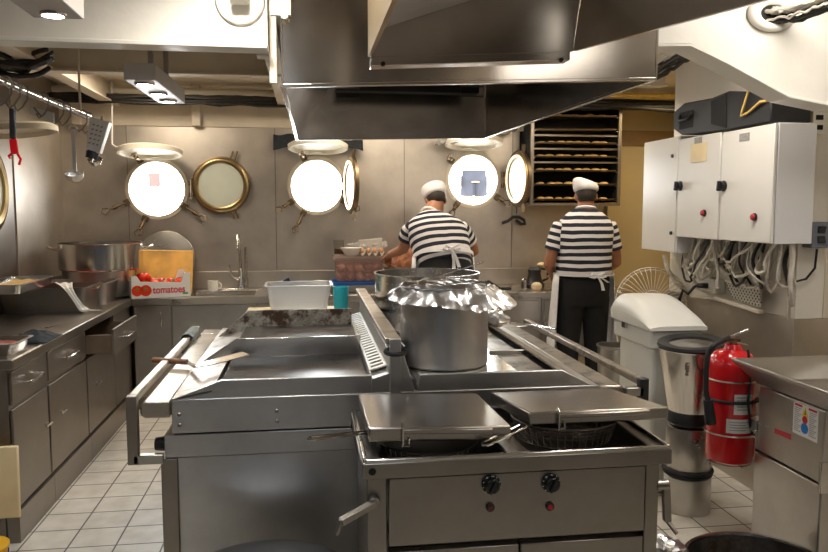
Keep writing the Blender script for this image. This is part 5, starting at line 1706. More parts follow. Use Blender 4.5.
pg = P(706, 286, X=2.41)
build(MB().cyl(pg + V((0.015, 0, 0)), pg + V((-0.04, 0.03, 0)), 0.018, 0.014, 12), 'plug', 'black', o)
pts = [pg + V((-0.04, 0.03, 0)), P(694, 287, X=2.3), P(688, 294, X=2.25), P(683, 290, X=2.22), P(680, 298, X=2.22), P(678, 312, X=2.26)]
tag(build(MB().tube(pts, 0.009, 8), 'power_cable', 'black_rubber'), 'black cord dangling from the plug behind the white lidded machine', 'cord')
mb = MB().box(2.452, 2.468, 3.485, 3.498, 1.03, zc + 0.06)
tag(build(mb, 'support_strip', 'steel'), 'upright steel strip at the corner of the wall under the nearest cabinet', 'strip')
a, b_ = P(813, 222, Y=3.42), P(829, 248, Y=3.42)
o = thing('switch_box', 'grey rocker switch box right of the nearest cabinet', 'switch', (a.x, 3.45, b_.z))
build(MB().box(a.x, b_.x, 3.42, 3.498, b_.z, a.z), 'box', 'grey_box', o, 0.005)
mx_, mz_ = (a.x + b_.x) / 2, (a.z + b_.z) / 2
build(MB().obox((mx_, 3.416, mz_ + 0.028), (0.04, 0.012, 0.035), Rx(0.25)), 'rocker', 'black', o, 0.002)
build(MB().obox((mx_, 3.416, mz_ - 0.022), (0.04, 0.012, 0.035), Rx(-0.25)), 'rocker', 'black', o, 0.002)
pts = [P(817, 249, Y=3.46), P(815, 268, Y=3.47), P(806, 279, Y=3.47), P(794, 282, Y=3.475), P(789, 279, Y=3.47)]
tag(build(MB().tube(pts, 0.006, 8), 'power_cable', 'black_rubber'), 'thin black cord curving below the rocker switch box', 'cord')

# ---- round wire guard
gc = P(652, 302, Y=4.66)
o = thing('fan_guard', 'large round wire guard standing behind the white lidded machine', 'wire guard', (gc.x, gc.y, 0.7))
qg = V((0, 0, 1)).rotation_difference(V((-0.35, -0.9, 0.25))).to_matrix()
mb = MB()
Rg = 0.235
for r in (Rg, Rg * 0.93, 0.07):
    mb.torus(gc + qg @ V((0, 0, 0.0 if r > 0.2 else 0.04)), r, 0.004, qg, 44, 6)
build(mb, 'rings', 'cream', o)
mb = MB()
for k in range(40):
    a = 2 * pi * k / 40
    mb.tube([gc + qg @ V((0.07 * cos(a), 0.07 * sin(a), 0.04)), gc + qg @ V((Rg * 0.8 * cos(a), Rg * 0.8 * sin(a), 0.045)), gc + qg @ V((Rg * cos(a), Rg * sin(a), 0))], 0.0025, 5)
build(mb, 'spokes', 'cream', o)
build(MB().cyl((gc.x + 0.02, gc.y + 0.09, 0), (gc.x + 0.02, gc.y + 0.06, gc.z - 0.1), 0.02, n=12).lathe([(0, 0), (0.18, 0), (0.18, 0.02), (0.03, 0.04), (0, 0.04)], (gc.x + 0.02, gc.y + 0.09, 0), None, 32), 'stand', 'black', o)

# ---- white lidded machine
mx0, mx1, my0, my1 = 1.845, 2.165, 3.78, 4.3
o = thing('ingredient_bin', 'white plastic machine with a domed lid beside the stainless blender', 'machine', ((mx0 + mx1) / 2, 4.0, 0))
build(MB().box(mx0 + 0.04, mx1 - 0.02, my0 + 0.04, my1 - 0.03, 0, 0.83), 'body', 'plastic_white', o, 0.02, seg=3)
build(MB().prism([V((mx0 + 0.012, my0 + 0.012, 0.83)), V((mx1 - 0.01, my0 + 0.012, 0.83)), V((mx1 - 0.01, my1, 0.83)), V((mx0 + 0.012, my1, 0.83))], (0, 0, 0.1)), 'rim', 'plastic_white', o, 0.012, seg=3)
prof = [(my0 - 0.01, 0.935), (my0 - 0.01, 0.96)]
for k in range(9):
    t = k / 8
    prof.append((my0 + 0.01 + 0.42 * t, 0.965 + 0.125 * sin(t * pi / 2) ** 0.8))
prof += [(my1 - 0.02, 1.085), (my1 + 0.01, 1.05), (my1 + 0.01, 0.935)]
mb = MB().rings([[V((x, my0 + (y - my0) * s + 0.26 * (1 - s), 0.935 + (z - 0.935) * q)) for y, z in prof] for x, s, q in ((mx0 - 0.005, 0.99, 0.5), (mx0 + 0.012, 1, 0.75), (mx0 + 0.05, 1, 0.97), (mx0 + 0.09, 1, 1.0), (mx1 - 0.06, 1, 1.0), (mx1 - 0.02, 1, 0.97), (mx1 + 0.008, 1, 0.75))])
build(mb, 'lid', 'plastic_white', o, ang=50)
mb = MB()
for k in range(4):
    mb.box(mx1 - 0.10, mx1 - 0.05, my0 + 0.032, my0 + 0.042, 0.3 + 0.035 * k, 0.318 + 0.035 * k)
build(mb, 'vent_slots', 'label_grey', o)
build(MB().box(mx0 - 0.004, mx0 + 0.014, my1 - 0.2, my1 - 0.15, 0.9, 0.945), 'latch', 'steel_pol', o, 0.002)

# ---- tall steel bucket
bc = P(615, 350, Y=4.62)
o = thing('steel_bucket', 'tall steel bucket with a rolled rim behind the right rail of the range', 'bucket', (1.99, 4.66, 0))
bz = P(611, 346, Y=4.6).z
build(MB().lathe([(0, 0), (0.085, 0), (0.105, bz - 0.01), (0.112, bz - 0.005), (0.112, bz + 0.005), (0.1, bz + 0.005), (0.08, 0.02), (0, 0.016)], (2.0, 4.62, 0), None, 48), 'body', 'steel', o)

# ---- blender
by = 3.6
bx = P(688, 505, Y=by).x - 0.01
o = thing('commercial_blender', 'tall stainless blender on a two part base left of the red extinguisher', 'blender', (bx, by, 0))
base = build(MB().lathe([(0, 0), (0.118, 0), (0.121, 0.01), (0.121, 0.19), (0.112, 0.2), (0.112, 0.215), (0.118, 0.225), (0.116, 0.42), (0.108, 0.455), (0.09, 0.465), (0, 0.465)], (bx, by, 0), None, 56), 'motor_base', 'steel', o)
mb = MB().torus((bx, by, 0.222), 0.122, 0.01, None, 48, 8)
mb.torus((bx, by, 0.205), 0.119, 0.008, None, 48, 8)
build(mb, 'strap', 'black_rubber', base)
build(MB().lathe([(0, 0.466), (0.1, 0.466), (0.112, 0.48), (0.112, 0.525), (0.1, 0.54), (0, 0.54)], (bx, by, 0), None, 48), 'collar', 'black', o)
jar = build(MB().lathe([(0, 0.542), (0.11, 0.542), (0.116, 0.55), (0.166, 0.862), (0.172, 0.872), (0.162, 0.874), (0.11, 0.56), (0, 0.556)], (bx, by, 0), None, 64), 'jar', 'steel_pol', o)
for a in (-0.62, 0.15):
    d_ = V((sin(a), -cos(a), 0))
    c_ = V((bx, by, 0.8)) + d_ * 0.162
    mb = MB().obox(c_, (0.022, 0.012, 0.03), Rz(a)).obox(c_ + V((0, 0, -0.035)), (0.018, 0.012, 0.018), Rz(a))
    build(mb, 'clip', 'steel_pol', jar, 0.002)
Rl = Rx(0.06) @ Ry(-0.08)
ld = build(MB().lathe([(0.115, 0.0), (0.16, -0.004), (0.175, 0.01), (0.17, 0.024), (0.15, 0.03), (0.115, 0.02), (0.115, 0.0)], (bx, by, 0.885), Rl, 56), 'lid_seal', 'black_rubber', o)
build(MB().lathe([(0, 0.012), (0.1, 0.01), (0.125, 0.016), (0.125, 0.006), (0, 0.002)], (bx, by, 0.885), Rl, 48), 'lid', 'steel_pol', ld)

# ---- extinguisher on its stand
ey = 3.27
et, eb = P(729, 342, Y=ey), P(729, 466, Y=ey - 0.1)
ex = et.x + 0.022
er = 0.112
o = thing('fire_extinguisher', 'red fire extinguisher hanging in a wire holder beside the blender', 'fire extinguisher', (ex, ey, eb.z))
z0, z1 = eb.z, P(729, 350, Y=ey).z
cyl_ = build(MB().lathe([(0, 0.01), (er - 0.02, 0), (er - 0.004, 0.006), (er, 0.02), (er, z1 - z0 - 0.07), (er * 0.93, z1 - z0 - 0.035), (er * 0.7, z1 - z0 - 0.008), (er * 0.4, z1 - z0 + 0.004), (er * 0.32, z1 - z0 + 0.03), (0, z1 - z0 + 0.03)], (ex, ey, z0), None, 56), 'cylinder', 'red', o)


def wrap(u0, v0, u1, v1, mat, name, par, dr=0.0012):
    """paper label following the round body between two measured corners"""
    a0 = [P(u, v0, Y=ey - 0.09) for u in (u0, u1)]
    zz0, zz1 = a0[0].z, P(u0, v1, Y=ey - 0.09).z
    an = [math.asin(max(-0.95, min(0.95, (p.x - ex) / er))) for p in a0]
    r = er + dr
    return build(MB().grid(lambda s, t_: V((ex + r * sin(an[0] + (an[1] - an[0]) * s), ey - r * cos(an[0] + (an[1] - an[0]) * s), zz0 + (zz1 - zz0) * t_)), 10, 1), name, mat, par)


w1_ = wrap(733, 394, 750, 414, 'label_white', 'label', cyl_)
w2_ = wrap(727, 419, 750, 433, 'label_white', 'label', cyl_)
for i in range(4):
    wrap(729, 421.5 + 2.6 * i, 746 - 3 * (i % 2), 422.4 + 2.6 * i, 'label_grey', 'print_line', w2_, 0.0018)
for i in range(5):
    wrap(735, 396.5 + 3 * i, 748 - 3 * (i % 3), 397.5 + 3 * i, 'label_grey', 'print_line', w1_, 0.0018)
zt_ = z1 + 0.03
vv = build(MB().cyl((ex, ey, zt_), (ex, ey, zt_ + 0.02), 0.022, 0.018, 16).box(ex - 0.03, ex + 0.03, ey - 0.016, ey + 0.016, zt_ + 0.01, zt_ + 0.024), 'valve', 'brass_old', o, 0.003)
a, b_ = P(718, 344, Y=ey - 0.02), P(745, 331, Y=ey - 0.02)
build(MB().bar(V((ex - 0.03, ey, zt_ + 0.026)), V((b_.x + 0.01, ey - 0.03, b_.z + 0.01)), 0.03, 0.014), 'lever', 'steel_pol', vv, 0.003)
build(MB().bar(V((ex - 0.02, ey, zt_ + 0.012)), V((b_.x + 0.015, ey - 0.02, zt_ - 0.004)), 0.024, 0.008), 'grip', 'steel', vv, 0.003)
hs = [(724, 341), (716, 344), (709, 352), (706.5, 366), (706, 390), (708, 400)]
pts = [V((ex - 0.02, ey, zt_ + 0.03))] + [P(u, v, Y=ey - 0.1) for u, v in hs[1:]]
cr = []
for i in range(len(pts) - 1):
    p0, p1, p2, p3 = pts[max(0, i - 1)], pts[i], pts[i + 1], pts[min(len(pts) - 1, i + 2)]
    for s in range(5):
        t = s / 5
        cr.append(0.5 * ((2 * p1) + (p2 - p0) * t + (2 * p0 - 5 * p1 + 4 * p2 - p3) * t * t + (3 * p1 - p0 - 3 * p2 + p3) * t ** 3))
cr.append(pts[-1])
hz_ = build(MB().tube(cr, 0.012, 10), 'hose', 'black_rubber', o)
build(MB().cyl(pts[-1], P(711, 424, Y=ey - 0.11), 0.022, 0.026, 14), 'nozzle', 'black', hz_)
for v in (383, 437):
    z_ = P(729, v, Y=ey - 0.1).z
    build(MB().torus((ex, ey, z_), er + 0.005, 0.004, None, 44, 6), 'holder_ring', 'steel', o)
mb = MB()
mb.tube([(ex + 0.1 * cos(pi * j / 8), ey + 0.1 * sin(pi * j / 8), z0 - 0.006) for j in range(17)], 0.004, 6)
mb.tube([(ex - (er + 0.006), ey, z0 - 0.006), (ex + er + 0.006, ey, z0 - 0.006)], 0.005, 6)
mb.tube([(ex, ey - er, z0 - 0.006), (ex, ey + er + 0.008, z0 - 0.006)], 0.005, 6)
build(mb, 'wire_holder', 'steel', o)
build(MB().box(ex + 0.03, ex + 0.1, 3.107, 3.19, 0.56, 0.62), 'bracket', 'steel', o, 0.003)
zb_ = P(729, 403, Y=ey - 0.1).z
mb = MB().torus((ex, ey, zb_), er + 0.007, 0.008, None, 44, 8)
build(mb, 'strap', 'black_rubber', o)
pts = [P(748, 350, Y=ey - 0.11), P(751, 375, Y=ey - 0.11), P(748, 400, Y=ey - 0.12), P(750, 425, Y=ey - 0.12), P(753, 436, Y=ey - 0.1)]
tag(build(MB().tube(pts, 0.006, 8), 'power_cable', 'black_rubber'), 'black cord hanging in front of the red extinguisher', 'cord')

# ---- steel peeler with hopper tray
PX0, PY0, PY1 = 2.055, 2.66, 3.1
o = thing('peeling_machine', 'square stainless machine with a sloping tray on top at the right edge', 'machine', (2.4, 2.95, 0))
zs = P(755, 450, X=PX0).z
build(MB().box(PX0 - 0.008, 2.62, PY0 - 0.008, PY1 + 0.006, 0.04, zs), 'lower_casing', 'steel', o, 0.006)
build(MB().box(PX0, 2.6, PY0, PY1, zs + 0.006, 0.79), 'upper_casing', 'steel', o, 0.006)
build(MB().box(PX0 + 0.03, 2.58, PY0 + 0.03, PY1 - 0.03, 0, 0.04), 'plinth', 'black', o)
for y in (PY0 - 0.004, PY1 + 0.004):
    build(MB().box(PX0 - 0.012, PX0 + 0.03, y - 0.008, y + 0.008, zs - 0.03, zs + 0.1), 'catch', 'steel_pol', o, 0.002)
t0, t1 = P(731, 361, Y=3.14), P(828, 386, Y=2.62)
tz_ = (t0.z + t1.z) / 2
tx0 = t0.x
o_t = [V((tx0, 2.45, tz_)), V((2.85, 2.45, tz_)), V((2.85, 3.14, tz_)), V((tx0, 3.14, tz_))]
i_b = [V((PX0 - 0.01, 2.64, 0.8)), V((2.7, 2.64, 0.8)), V((2.7, 3.1, 0.8)), V((PX0 - 0.01, 3.1, 0.8))]
mb = MB()
off = V((0, 0, 0.006))


def shr(L, d):
    c = sum(L, V()) / 4
    return [p + V((d if p.x < c.x else -d, d if p.y < c.y else -d, 0)) for p in L]


mb.rings([i_b, o_t, [p + V((0, 0, 0.012)) for p in o_t], [p + V((0, 0, 0.012)) for p in shr(o_t, 0.014)], [p + V((0, 0, 0.012)) for p in shr(i_b, 0.006)]])
build(mb, 'hopper_tray', 'steel', o, 0.003)
wst = MB().prism([V((2.42, 3.09, 0.815)), V((2.42, 2.68, 0.815)), V((2.46, 2.6, tz_)), V((2.46, 3.12, tz_))], (0.006, 0, 0))
build(wst, 'tray_divider', 'steel_pol', o)


def on_side(u, v):
    return P(u, v, X=PX0 - 0.001)


a, b_ = on_side(794, 401), on_side(818, 427)
y0, y1, z0, z1 = min(a.y, b_.y), max(a.y, b_.y), b_.z, a.z


def sq(fu0, fu1, fv0, fv1, mat, name, par, x):
    """rectangle on the left side of the machine, u runs towards the camera"""
    ya, yb_ = y1 - (y1 - y0) * fu0, y1 - (y1 - y0) * fu1
    return build(MB().box(PX0 - x, PX0 - x + 0.0008, min(ya, yb_), max(ya, yb_), z1 - (z1 - z0) * fv1, z1 - (z1 - z0) * fv0), name, mat, par)


z0 = P(806, 438, X=PX0).z
st_ = sq(0, 1, 0, 1, 'label_white', 'warning_sticker', o, 0.0015)
sq(0.06, 0.36, 0.03, 0.1, 'print_red', 'red_bar', st_, 0.0022)
sq(0.62, 0.95, 0.03, 0.1, 'print_red', 'red_bar', st_, 0.0022)
ty, tzz = y1 - (y1 - y0) * 0.49, z1 - (z1 - z0) * 0.2
s_ = (y1 - y0) * 0.13
build(MB().prism([V((PX0 - 0.0024, ty, tzz + s_)), V((PX0 - 0.0024, ty + s_, tzz - s_)), V((PX0 - 0.0024, ty - s_, tzz - s_))], (0.0008, 0, 0)), 'warning_triangle', 'sticker_yellow', st_)
build(MB().prism([V((PX0 - 0.003, ty, tzz + s_ * 0.4)), V((PX0 - 0.003, ty + s_ * 0.2, tzz - s_ * 0.6)), V((PX0 - 0.003, ty - s_ * 0.2, tzz - s_ * 0.6))], (0.0006, 0, 0)), 'triangle_symbol', 'ink', st_)
for fv, mt, nm in ((0.45, 'print_red', 'red_symbol'), (0.72, 'sticker_blue', 'blue_symbol')):
    build(MB().lathe([(0, 0.0012), (s_ * (0.8 if fv < 0.5 else 1.1), 0.0012), (s_ * (0.8 if fv < 0.5 else 1.1), 0)], (PX0 - 0.0018, ty, z1 - (z1 - z0) * fv), Ry(-pi / 2), 24), nm, mt, st_)
for side, (f0, f1) in enumerate(((0.05, 0.33), (0.66, 0.94))):
    mb = MB()
    for i in range(13):
        fv = 0.16 + 0.06 * i
        ya, yb_ = y1 - (y1 - y0) * f0, y1 - (y1 - y0) * (f1 - 0.05 * (i % 3))
        zz = z1 - (z1 - z0) * fv
        mb.box(PX0 - 0.0023, PX0 - 0.0016, yb_, ya, zz - 0.0016, zz + 0.0016)
    build(mb, 'print_lines', 'label_grey', st_)
a, b_ = on_side(774.5, 428), on_side(791, 439)
rl_ = build(MB().prism([on_side(774.5, 428) + V((-0.001, 0, 0)), on_side(791, 434.5) + V((-0.001, 0, 0)), on_side(791, 440) + V((-0.001, 0, 0)), on_side(774.5, 433) + V((-0.001, 0, 0))], (0.001, 0, 0)), 'red_label', 'red_button', o)
mb = MB()
for u0, u1 in ((776.5, 781), (784, 789)):
    q0, q1 = on_side(u0, 0), on_side(u1, 0)
    za, zb2 = P(u0, 431.2 + (u0 - 776) * 0.35, X=PX0).z, P(u1, 431.2 + (u1 - 776) * 0.35, X=PX0).z
    mb.prism([V((PX0 - 0.0028, q0.y, za)), V((PX0 - 0.0028, q1.y, zb2)), V((PX0 - 0.0028, q1.y, zb2 - 0.003)), V((PX0 - 0.0028, q0.y, za - 0.003))], (0.0006, 0, 0))
build(mb, 'label_print', 'label_white', rl_)

# ------------------------------------------------------------------ bakery rack on the far wall
RX0, RX1, RYF = 1.925, 2.755, 6.3
zb0 = 1.655
o = thing('bakery_rack', 'dark wall rack full of baking trays above the standing man', 'rack', (2.34, 6.45, zb0))
build(MB().box(RX0, RX1, BACK - 0.02, BACK - 0.004, zb0, 2.5), 'back_plate', 'dark_void', o)
for x in (RX0, RX1 - 0.03):
    build(MB().box(x, x + 0.03, RYF, RYF + 0.03, zb0 - 0.03, 2.5), 'post', 'steel_dark', o, 0.003)
    build(MB().box(x + 0.008, x + 0.02, RYF + 0.03, BACK - 0.02, zb0, 2.5), 'side_plate', 'dark_void', o)
build(MB().box(RX0 + 0.03, RX1 - 0.03, RYF, BACK - 0.02, zb0 - 0.03, zb0 - 0.005), 'base', 'steel_dark', o)
build(MB().box(RX0, RX1, RYF, BACK - 0.02, 2.5, 2.515), 'roof', 'steel_dark', o)
lv = [198.5, 183.5, 169.5, 155.5, 142, 128.5, 114.5]
ords = ['lowest', 'second lowest', 'third lowest', 'middle', 'third highest', 'second highest', 'topmost']
rb = random.Random(9)
tray0 = bun0 = None
for k, v in enumerate(lv):
    z_ = P(575, v, Y=RYF).z - 0.012
    for x in (RX0 + 0.02, RX1 - 0.045):
        build(MB().box(x, x + 0.025, RYF + 0.01, BACK - 0.03, z_ - 0.012, z_ - 0.004), 'runner', 'steel_dark', o)
    if k in (3, 4, 5):
        build(MB().box(RX0 + 0.03, RX1 - 0.03, RYF + 0.02, RYF + 0.03, z_ - 0.055, z_ - 0.04), 'cross_bar', 'steel_dark', o)
    lb = ords[k] + ' baking tray of the bakery rack'
    xc = (RX0 + RX1) / 2
    if tray0 is None:
        tray0 = t_ = thing('baking_tray', lb, 'tray', (0, 0, 0), group='baking trays in the rack')
        build(pan_mesh(0, 0, RX1 - RX0 - 0.075, 0.28, 0, 0.014, 0.004, 0.004, 0.01, 0.002), 'sheet', 'brass_old', tray0)
    else:
        t_ = copy_tree(tray0)
    t_.location = (xc, RYF + 0.16, z_ - 0.003)
    t_['label'] = lb
    if k in (5,):
        t_.rotation_euler = (0, -0.014, 0)
    if k < 5 or k == 6:
        nb = 8 if k < 5 else 5
        for j in range(nb):
            x = RX0 + 0.085 + (RX1 - RX0 - 0.17) * (j + 0.5) / nb + rb.uniform(-0.012, 0.012)
            bl = 'small golden bun on the ' + ords[k] + ' tray of the bakery rack'
            if bun0 is None:
                bun0 = b_ = thing('bun', bl, 'bun', (0, 0, 0), group='buns on the baking trays')
                build(MB().lathe([(0, 0), (0.036, 0), (0.043, 0.01), (0.038, 0.023), (0.02, 0.031), (0, 0.033)], (0, 0, 0), None, 20), 'crust', 'bun', bun0)
            else:
                b_ = copy_tree(bun0)
            b_.location = (x, RYF + 0.09 + rb.uniform(-0.01, 0.02), z_ + 0.0)
            s = rb.uniform(0.85, 1.1)
            b_.scale = (s, s, s * rb.uniform(0.8, 1.0))
            b_['label'] = bl
# ------------------------------------------------------------------ things on the far counter
# stacked trays, crate with onions, egg carton, bowl, jar, food tray
ca, cb = P(335, 281, Y=6.22), P(384, 281, Y=6.22)
cyc = 6.34
tag(build(pan_mesh((ca.x + cb.x) / 2, cyc, cb.x - ca.x + 0.05, 0.27, 0.9, 0.955, 0.012, 0.02, 0.03), 'storage_tub', 'label_grey', None), 'grey tub at the bottom of the stack under the clear onion box', 'tub')
tag(build(pan_mesh((ca.x + cb.x) / 2, cyc, cb.x - ca.x + 0.06, 0.28, 0.957, 0.984, 0.006, 0.01, 0.03), 'tray', 'blue', None), 'thin blue tray between the clear onion box and the grey tub', 'tray')
o = thing('plastic_crate', 'clear brownish plastic box of onions on the far counter left of the bending man', 'box', ((ca.x + cb.x) / 2, cyc, 0.988))
build(pan_mesh((ca.x + cb.x) / 2, cyc, cb.x - ca.x, 0.25, 0.988, 1.175, 0.008, 0.015, 0.03, 0.004), 'walls', 'crate', o)
build(MB().rings([rrect((ca.x + cb.x) / 2, cyc, cb.x - ca.x + 0.03, 0.28, 0.03, 1.177), rrect((ca.x + cb.x) / 2, cyc, cb.x - ca.x + 0.03, 0.28, 0.03, 1.198)]), 'lid', 'crate', o, 0.004)
ro = random.Random(5)
on0 = None
ccx = (ca.x + cb.x) / 2
for lay in range(2):
    for i in range(5):
        for j in range(3):
            lb = 'reddish onion inside the clear plastic box'
            if on0 is None:
                on0 = t_ = thing('onion', lb, 'onion', (0, 0, 0), group='onions in the clear box')
                build(MB().lathe([(0, -0.033), (0.02, -0.03), (0.034, -0.012), (0.036, 0.006), (0.026, 0.024), (0.008, 0.034), (0.004, 0.042), (0, 0.042)], (0, 0, 0), None, 20), 'bulb', 'onion', on0)
            else:
                t_ = copy_tree(on0)
            t_.location = (ccx - 0.15 + 0.075 * i + ro.uniform(-0.006, 0.006), cyc - 0.076 + 0.076 * j, 1.027 + 0.07 * lay)
            t_.rotation_euler = (ro.uniform(-1.2, 1.2), ro.uniform(-1.2, 1.2), ro.uniform(0, 6))
ctop = 1.2
p = P(352, 257, Y=6.28)
o = thing('bowl', 'cream bowl on top of the clear onion box', 'bowl', (p.x, 6.3, ctop))
build(MB().lathe([(0, 0), (0.045, 0), (0.06, 0.01), (0.098, 0.07), (0.093, 0.07), (0.055, 0.016), (0, 0.01)], (p.x, 6.3, ctop), None, 36), 'body', 'cup_white', o)
p = P(339, 255, Y=6.4)
o = thing('glass_jar', 'glass of brown sauce behind the cream bowl', 'jar', (p.x, 6.42, ctop))
build(MB().lathe([(0, 0), (0.04, 0), (0.044, 0.01), (0.046, 0.13), (0.042, 0.13), (0.04, 0.012), (0, 0.008)], (p.x, 6.42, ctop), None, 28), 'glass', 'glass', o)
build(MB().lathe([(0, 0.01), (0.0385, 0.012), (0.0385, 0.055), (0, 0.055)], (p.x, 6.42, ctop), None, 24), 'sauce', 'food', o)
p0, p1 = P(360, 255, Y=6.3), P(383, 254, Y=6.3)
o = thing('egg_carton', 'grey pulp egg carton on top of the clear onion box', 'carton', ((p0.x + p1.x) / 2, 6.3, ctop))
ew, ed = p1.x - p0.x + 0.02, 0.17
ecx = (p0.x + p1.x) / 2
build(MB().grid(lambda a, b_: V((ecx + ew * (a - 0.5), 6.3 + ed * (b_ - 0.5), ctop + 0.022 + 0.018 * cos(a * 2 * pi * 4) * cos(b_ * 2 * pi * 3))), 48, 36), 'tray', 'pulp', o)
lidp = MB().grid(lambda a, b_: V((ecx + ew * (a - 0.5) * 0.96, 6.3 + ed * 0.52 + 0.03 * b_, ctop + 0.03 + 0.1 * b_ + 0.02 * a * b_)), 12, 8)
solid(build(lidp, 'raised_lid', 'pulp', o), 0.006)
eg0 = None
for i in range(4):
    for j in range(2):
        lb = 'brown egg in the grey carton beside the cream bowl'
        if eg0 is None:
            eg0 = t_ = thing('egg', lb, 'egg', (0, 0, 0), group='eggs in the carton')
            build(MB().lathe([(0, -0.028), (0.014, -0.024), (0.022, -0.008), (0.021, 0.006), (0.013, 0.022), (0, 0.029)], (0, 0, 0), None, 20), 'shell', 'egg', eg0)
        else:
            t_ = copy_tree(eg0)
        t_.scale = (0.78, 0.78, 0.78)
        t_.location = (ecx - ew * 0.375 + ew * 0.25 * i, 6.3 - ed / 6 - ed / 3 * (j - 0.5) * 1.0 + 0.0, ctop + 0.046)
mb = MB().ell(V((ecx - 0.02, 6.44, ctop + 0.06)), (0.17, 0.05, 0.06), None, 30, 16)
c_ = V((ecx - 0.02, 6.44, ctop + 0.06))
for v in mb.bm.verts:
    v.co += (v.co - c_) * (0.5 * noise.noise(v.co * 18))
    v.co.z = max(v.co.z, ctop + 0.002)
tag(build(mb, 'plastic_bag', 'film', None, ang=25), 'crumpled clear plastic bag behind the egg carton', 'bag')
# food tray under the bending man's hand
f0, f1 = P(385, 267, Y=6.12), P(424, 267, Y=6.12)
fxa, fxb = f0.x + 0.02, f1.x + 0.08
fcx = (fxa + fxb) / 2
o = thing('roasting_pan', 'steel pan carrying the heap of roast food in front of the bending man', 'pan', (fcx, 6.3, 0.9))
build(pan_mesh(fcx, 6.27, fxb - fxa, 0.34, 0.902, 1.115, 0.016, 0.02, 0.03), 'body', 'steel_dark', o)
mb = MB().grid(lambda a, b_: V((fcx + (fxb - fxa - 0.03) * (a - 0.5), 6.27 + 0.31 * (b_ - 0.5), 1.1 + 0.26 * (sin(pi * a) * sin(pi * b_)) ** 0.6 * (0.45 + 0.55 * a) + 0.055 * noise.noise(V((a * 8, b_ * 8, 3))) + 0.02 * noise.noise(V((a * 19, b_ * 19, 3))))), 36, 30)
tag(build(mb, 'roast_food', 'food', None), 'heap of orange brown roast food in the pan by the bending man', 'food', kind='stuff')
# right counter
p = P(536, 286, Y=6.25)
o = thing('hand_blender', 'black mixer standing on the counter left of the standing man', 'mixer', (p.x, 6.3, 0.9))
ax_ = p.x + 0.01
build(MB().lathe([(0, 0), (0.085, 0), (0.09, 0.03), (0.07, 0.06), (0.055, 0.13), (0.06, 0.16), (0.04, 0.19), (0, 0.195)], (ax_, 6.33, 0.9), None, 28), 'body', 'black', o)
build(MB().tube([(ax_ + 0.05, 6.33, 0.95), (ax_ + 0.12, 6.33, 0.98), (ax_ + 0.12, 6.33, 1.06), (ax_ + 0.05, 6.33, 1.07)], 0.012, 8), 'handle', 'black', o)
p = P(548, 263, Y=6.3)
build(MB().ell((ax_ + 0.085, 6.35, 1.105), (0.055, 0.035, 0.02), None, 16, 10), 'cap', 'board_pale', o)
p = P(537, 287, Y=6.16)
tag(build(MB().lathe([(0, 0), (0.035, 0), (0.048, 0.02), (0.045, 0.045), (0.025, 0.062), (0, 0.066)], (p.x, 6.17, 0.9), None, 24), 'dough_ball', 'dough'), 'ball of pale dough in front of the black mixer', 'dough')
p = P(525, 285, Y=6.25)
o = thing('pepper_mill', 'small steel shaker left of the dough ball', 'shaker', (p.x, 6.28, 0.9))
build(MB().lathe([(0, 0), (0.022, 0), (0.024, 0.005), (0.022, 0.06)], (p.x, 6.28, 0.9), None, 18), 'body', 'glass', o)
build(MB().lathe([(0.023, 0.06), (0.023, 0.08), (0.012, 0.09), (0, 0.09)], (p.x, 6.28, 0.9), None, 18), 'cap', 'steel_pol', o)
a, b_ = P(480, 275, Y=6.2), P(503, 283, Y=6.1)
tag(build(MB().tube([V((a.x, 6.3, 0.93)), V(((a.x + b_.x) / 2, 6.25, 0.97)), V((b_.x, 6.2, 0.912)), V((b_.x + 0.1, 6.2, 0.91))], 0.012, 8), 'black_hose', 'black_rubber'), 'short black hose lying on the far counter right of the bending man', 'hose')
# hanging hose under the right porthole
mb = MB().tube([P(517, 206, Y=6.6), P(516.5, 214, Y=6.6)], 0.004, 6)
mb.tube([P(502, 223, Y=6.6), P(508, 221, Y=6.59), P(513, 217, Y=6.59), P(519, 217, Y=6.58), P(524, 220, Y=6.58), P(525, 224, Y=6.58), P(521, 224, Y=6.58), P(516, 220, Y=6.59)], 0.014, 8)
tag(build(mb, 'coiled_hose', 'black_rubber'), 'black coiled hose hanging under the half open porthole window', 'hose')
# plastic sheet tucked above the right porthole cover, dark cloth above the middle one
pa = P(470, 132, Y=6.35)
mb = MB().grid(lambda a, b_: V((pa.x - 0.27 + 0.72 * a, 6.36 + 0.2 * b_ + 0.02 * noise.noise(V((a * 8, b_ * 6, 1))), 2.225 - 0.06 * (1 - a) + 0.1 * a + 0.06 * noise.noise(V((a * 7, b_ * 5, 4))) + 0.04 * noise.noise(V((a * 19, b_ * 15, 4))) - 0.06 * max(0, a - 0.6) * b_)), 50, 24)
s_ = build(mb, 'plastic_sheet', 'film', None, ang=25)
solid(s_, 0.003)
tag(s_, 'crumpled clear plastic sheet stuffed above the right porthole cover', 'plastic sheet')
pa = P(318, 141, Y=6.45)
mb = MB().grid(lambda a, b_: V((pa.x - 0.38 + 0.77 * a, 6.5 + 0.1 * b_ + 0.015 * noise.noise(V((a * 9, b_ * 7, 2))), 2.2 - 0.1 * abs(a - 0.5) * 2 * (1 - b_) + 0.04 * b_ + 0.02 * noise.noise(V((a * 8, b_ * 5, 8))))), 36, 14)
s_ = build(mb, 'dark_cloth', 'cloth_dark', None)
solid(s_, 0.005)
tag(s_, 'dark cloth tucked behind the cover of the middle porthole', 'cloth')
# ------------------------------------------------------------------ people
def sup(a, n=2.4):
    c, s = cos(a), sin(a)
    return (abs(c) ** (2 / n)) * (1 if c >= 0 else -1), (abs(s) ** (2 / n)) * (1 if s >= 0 else -1)


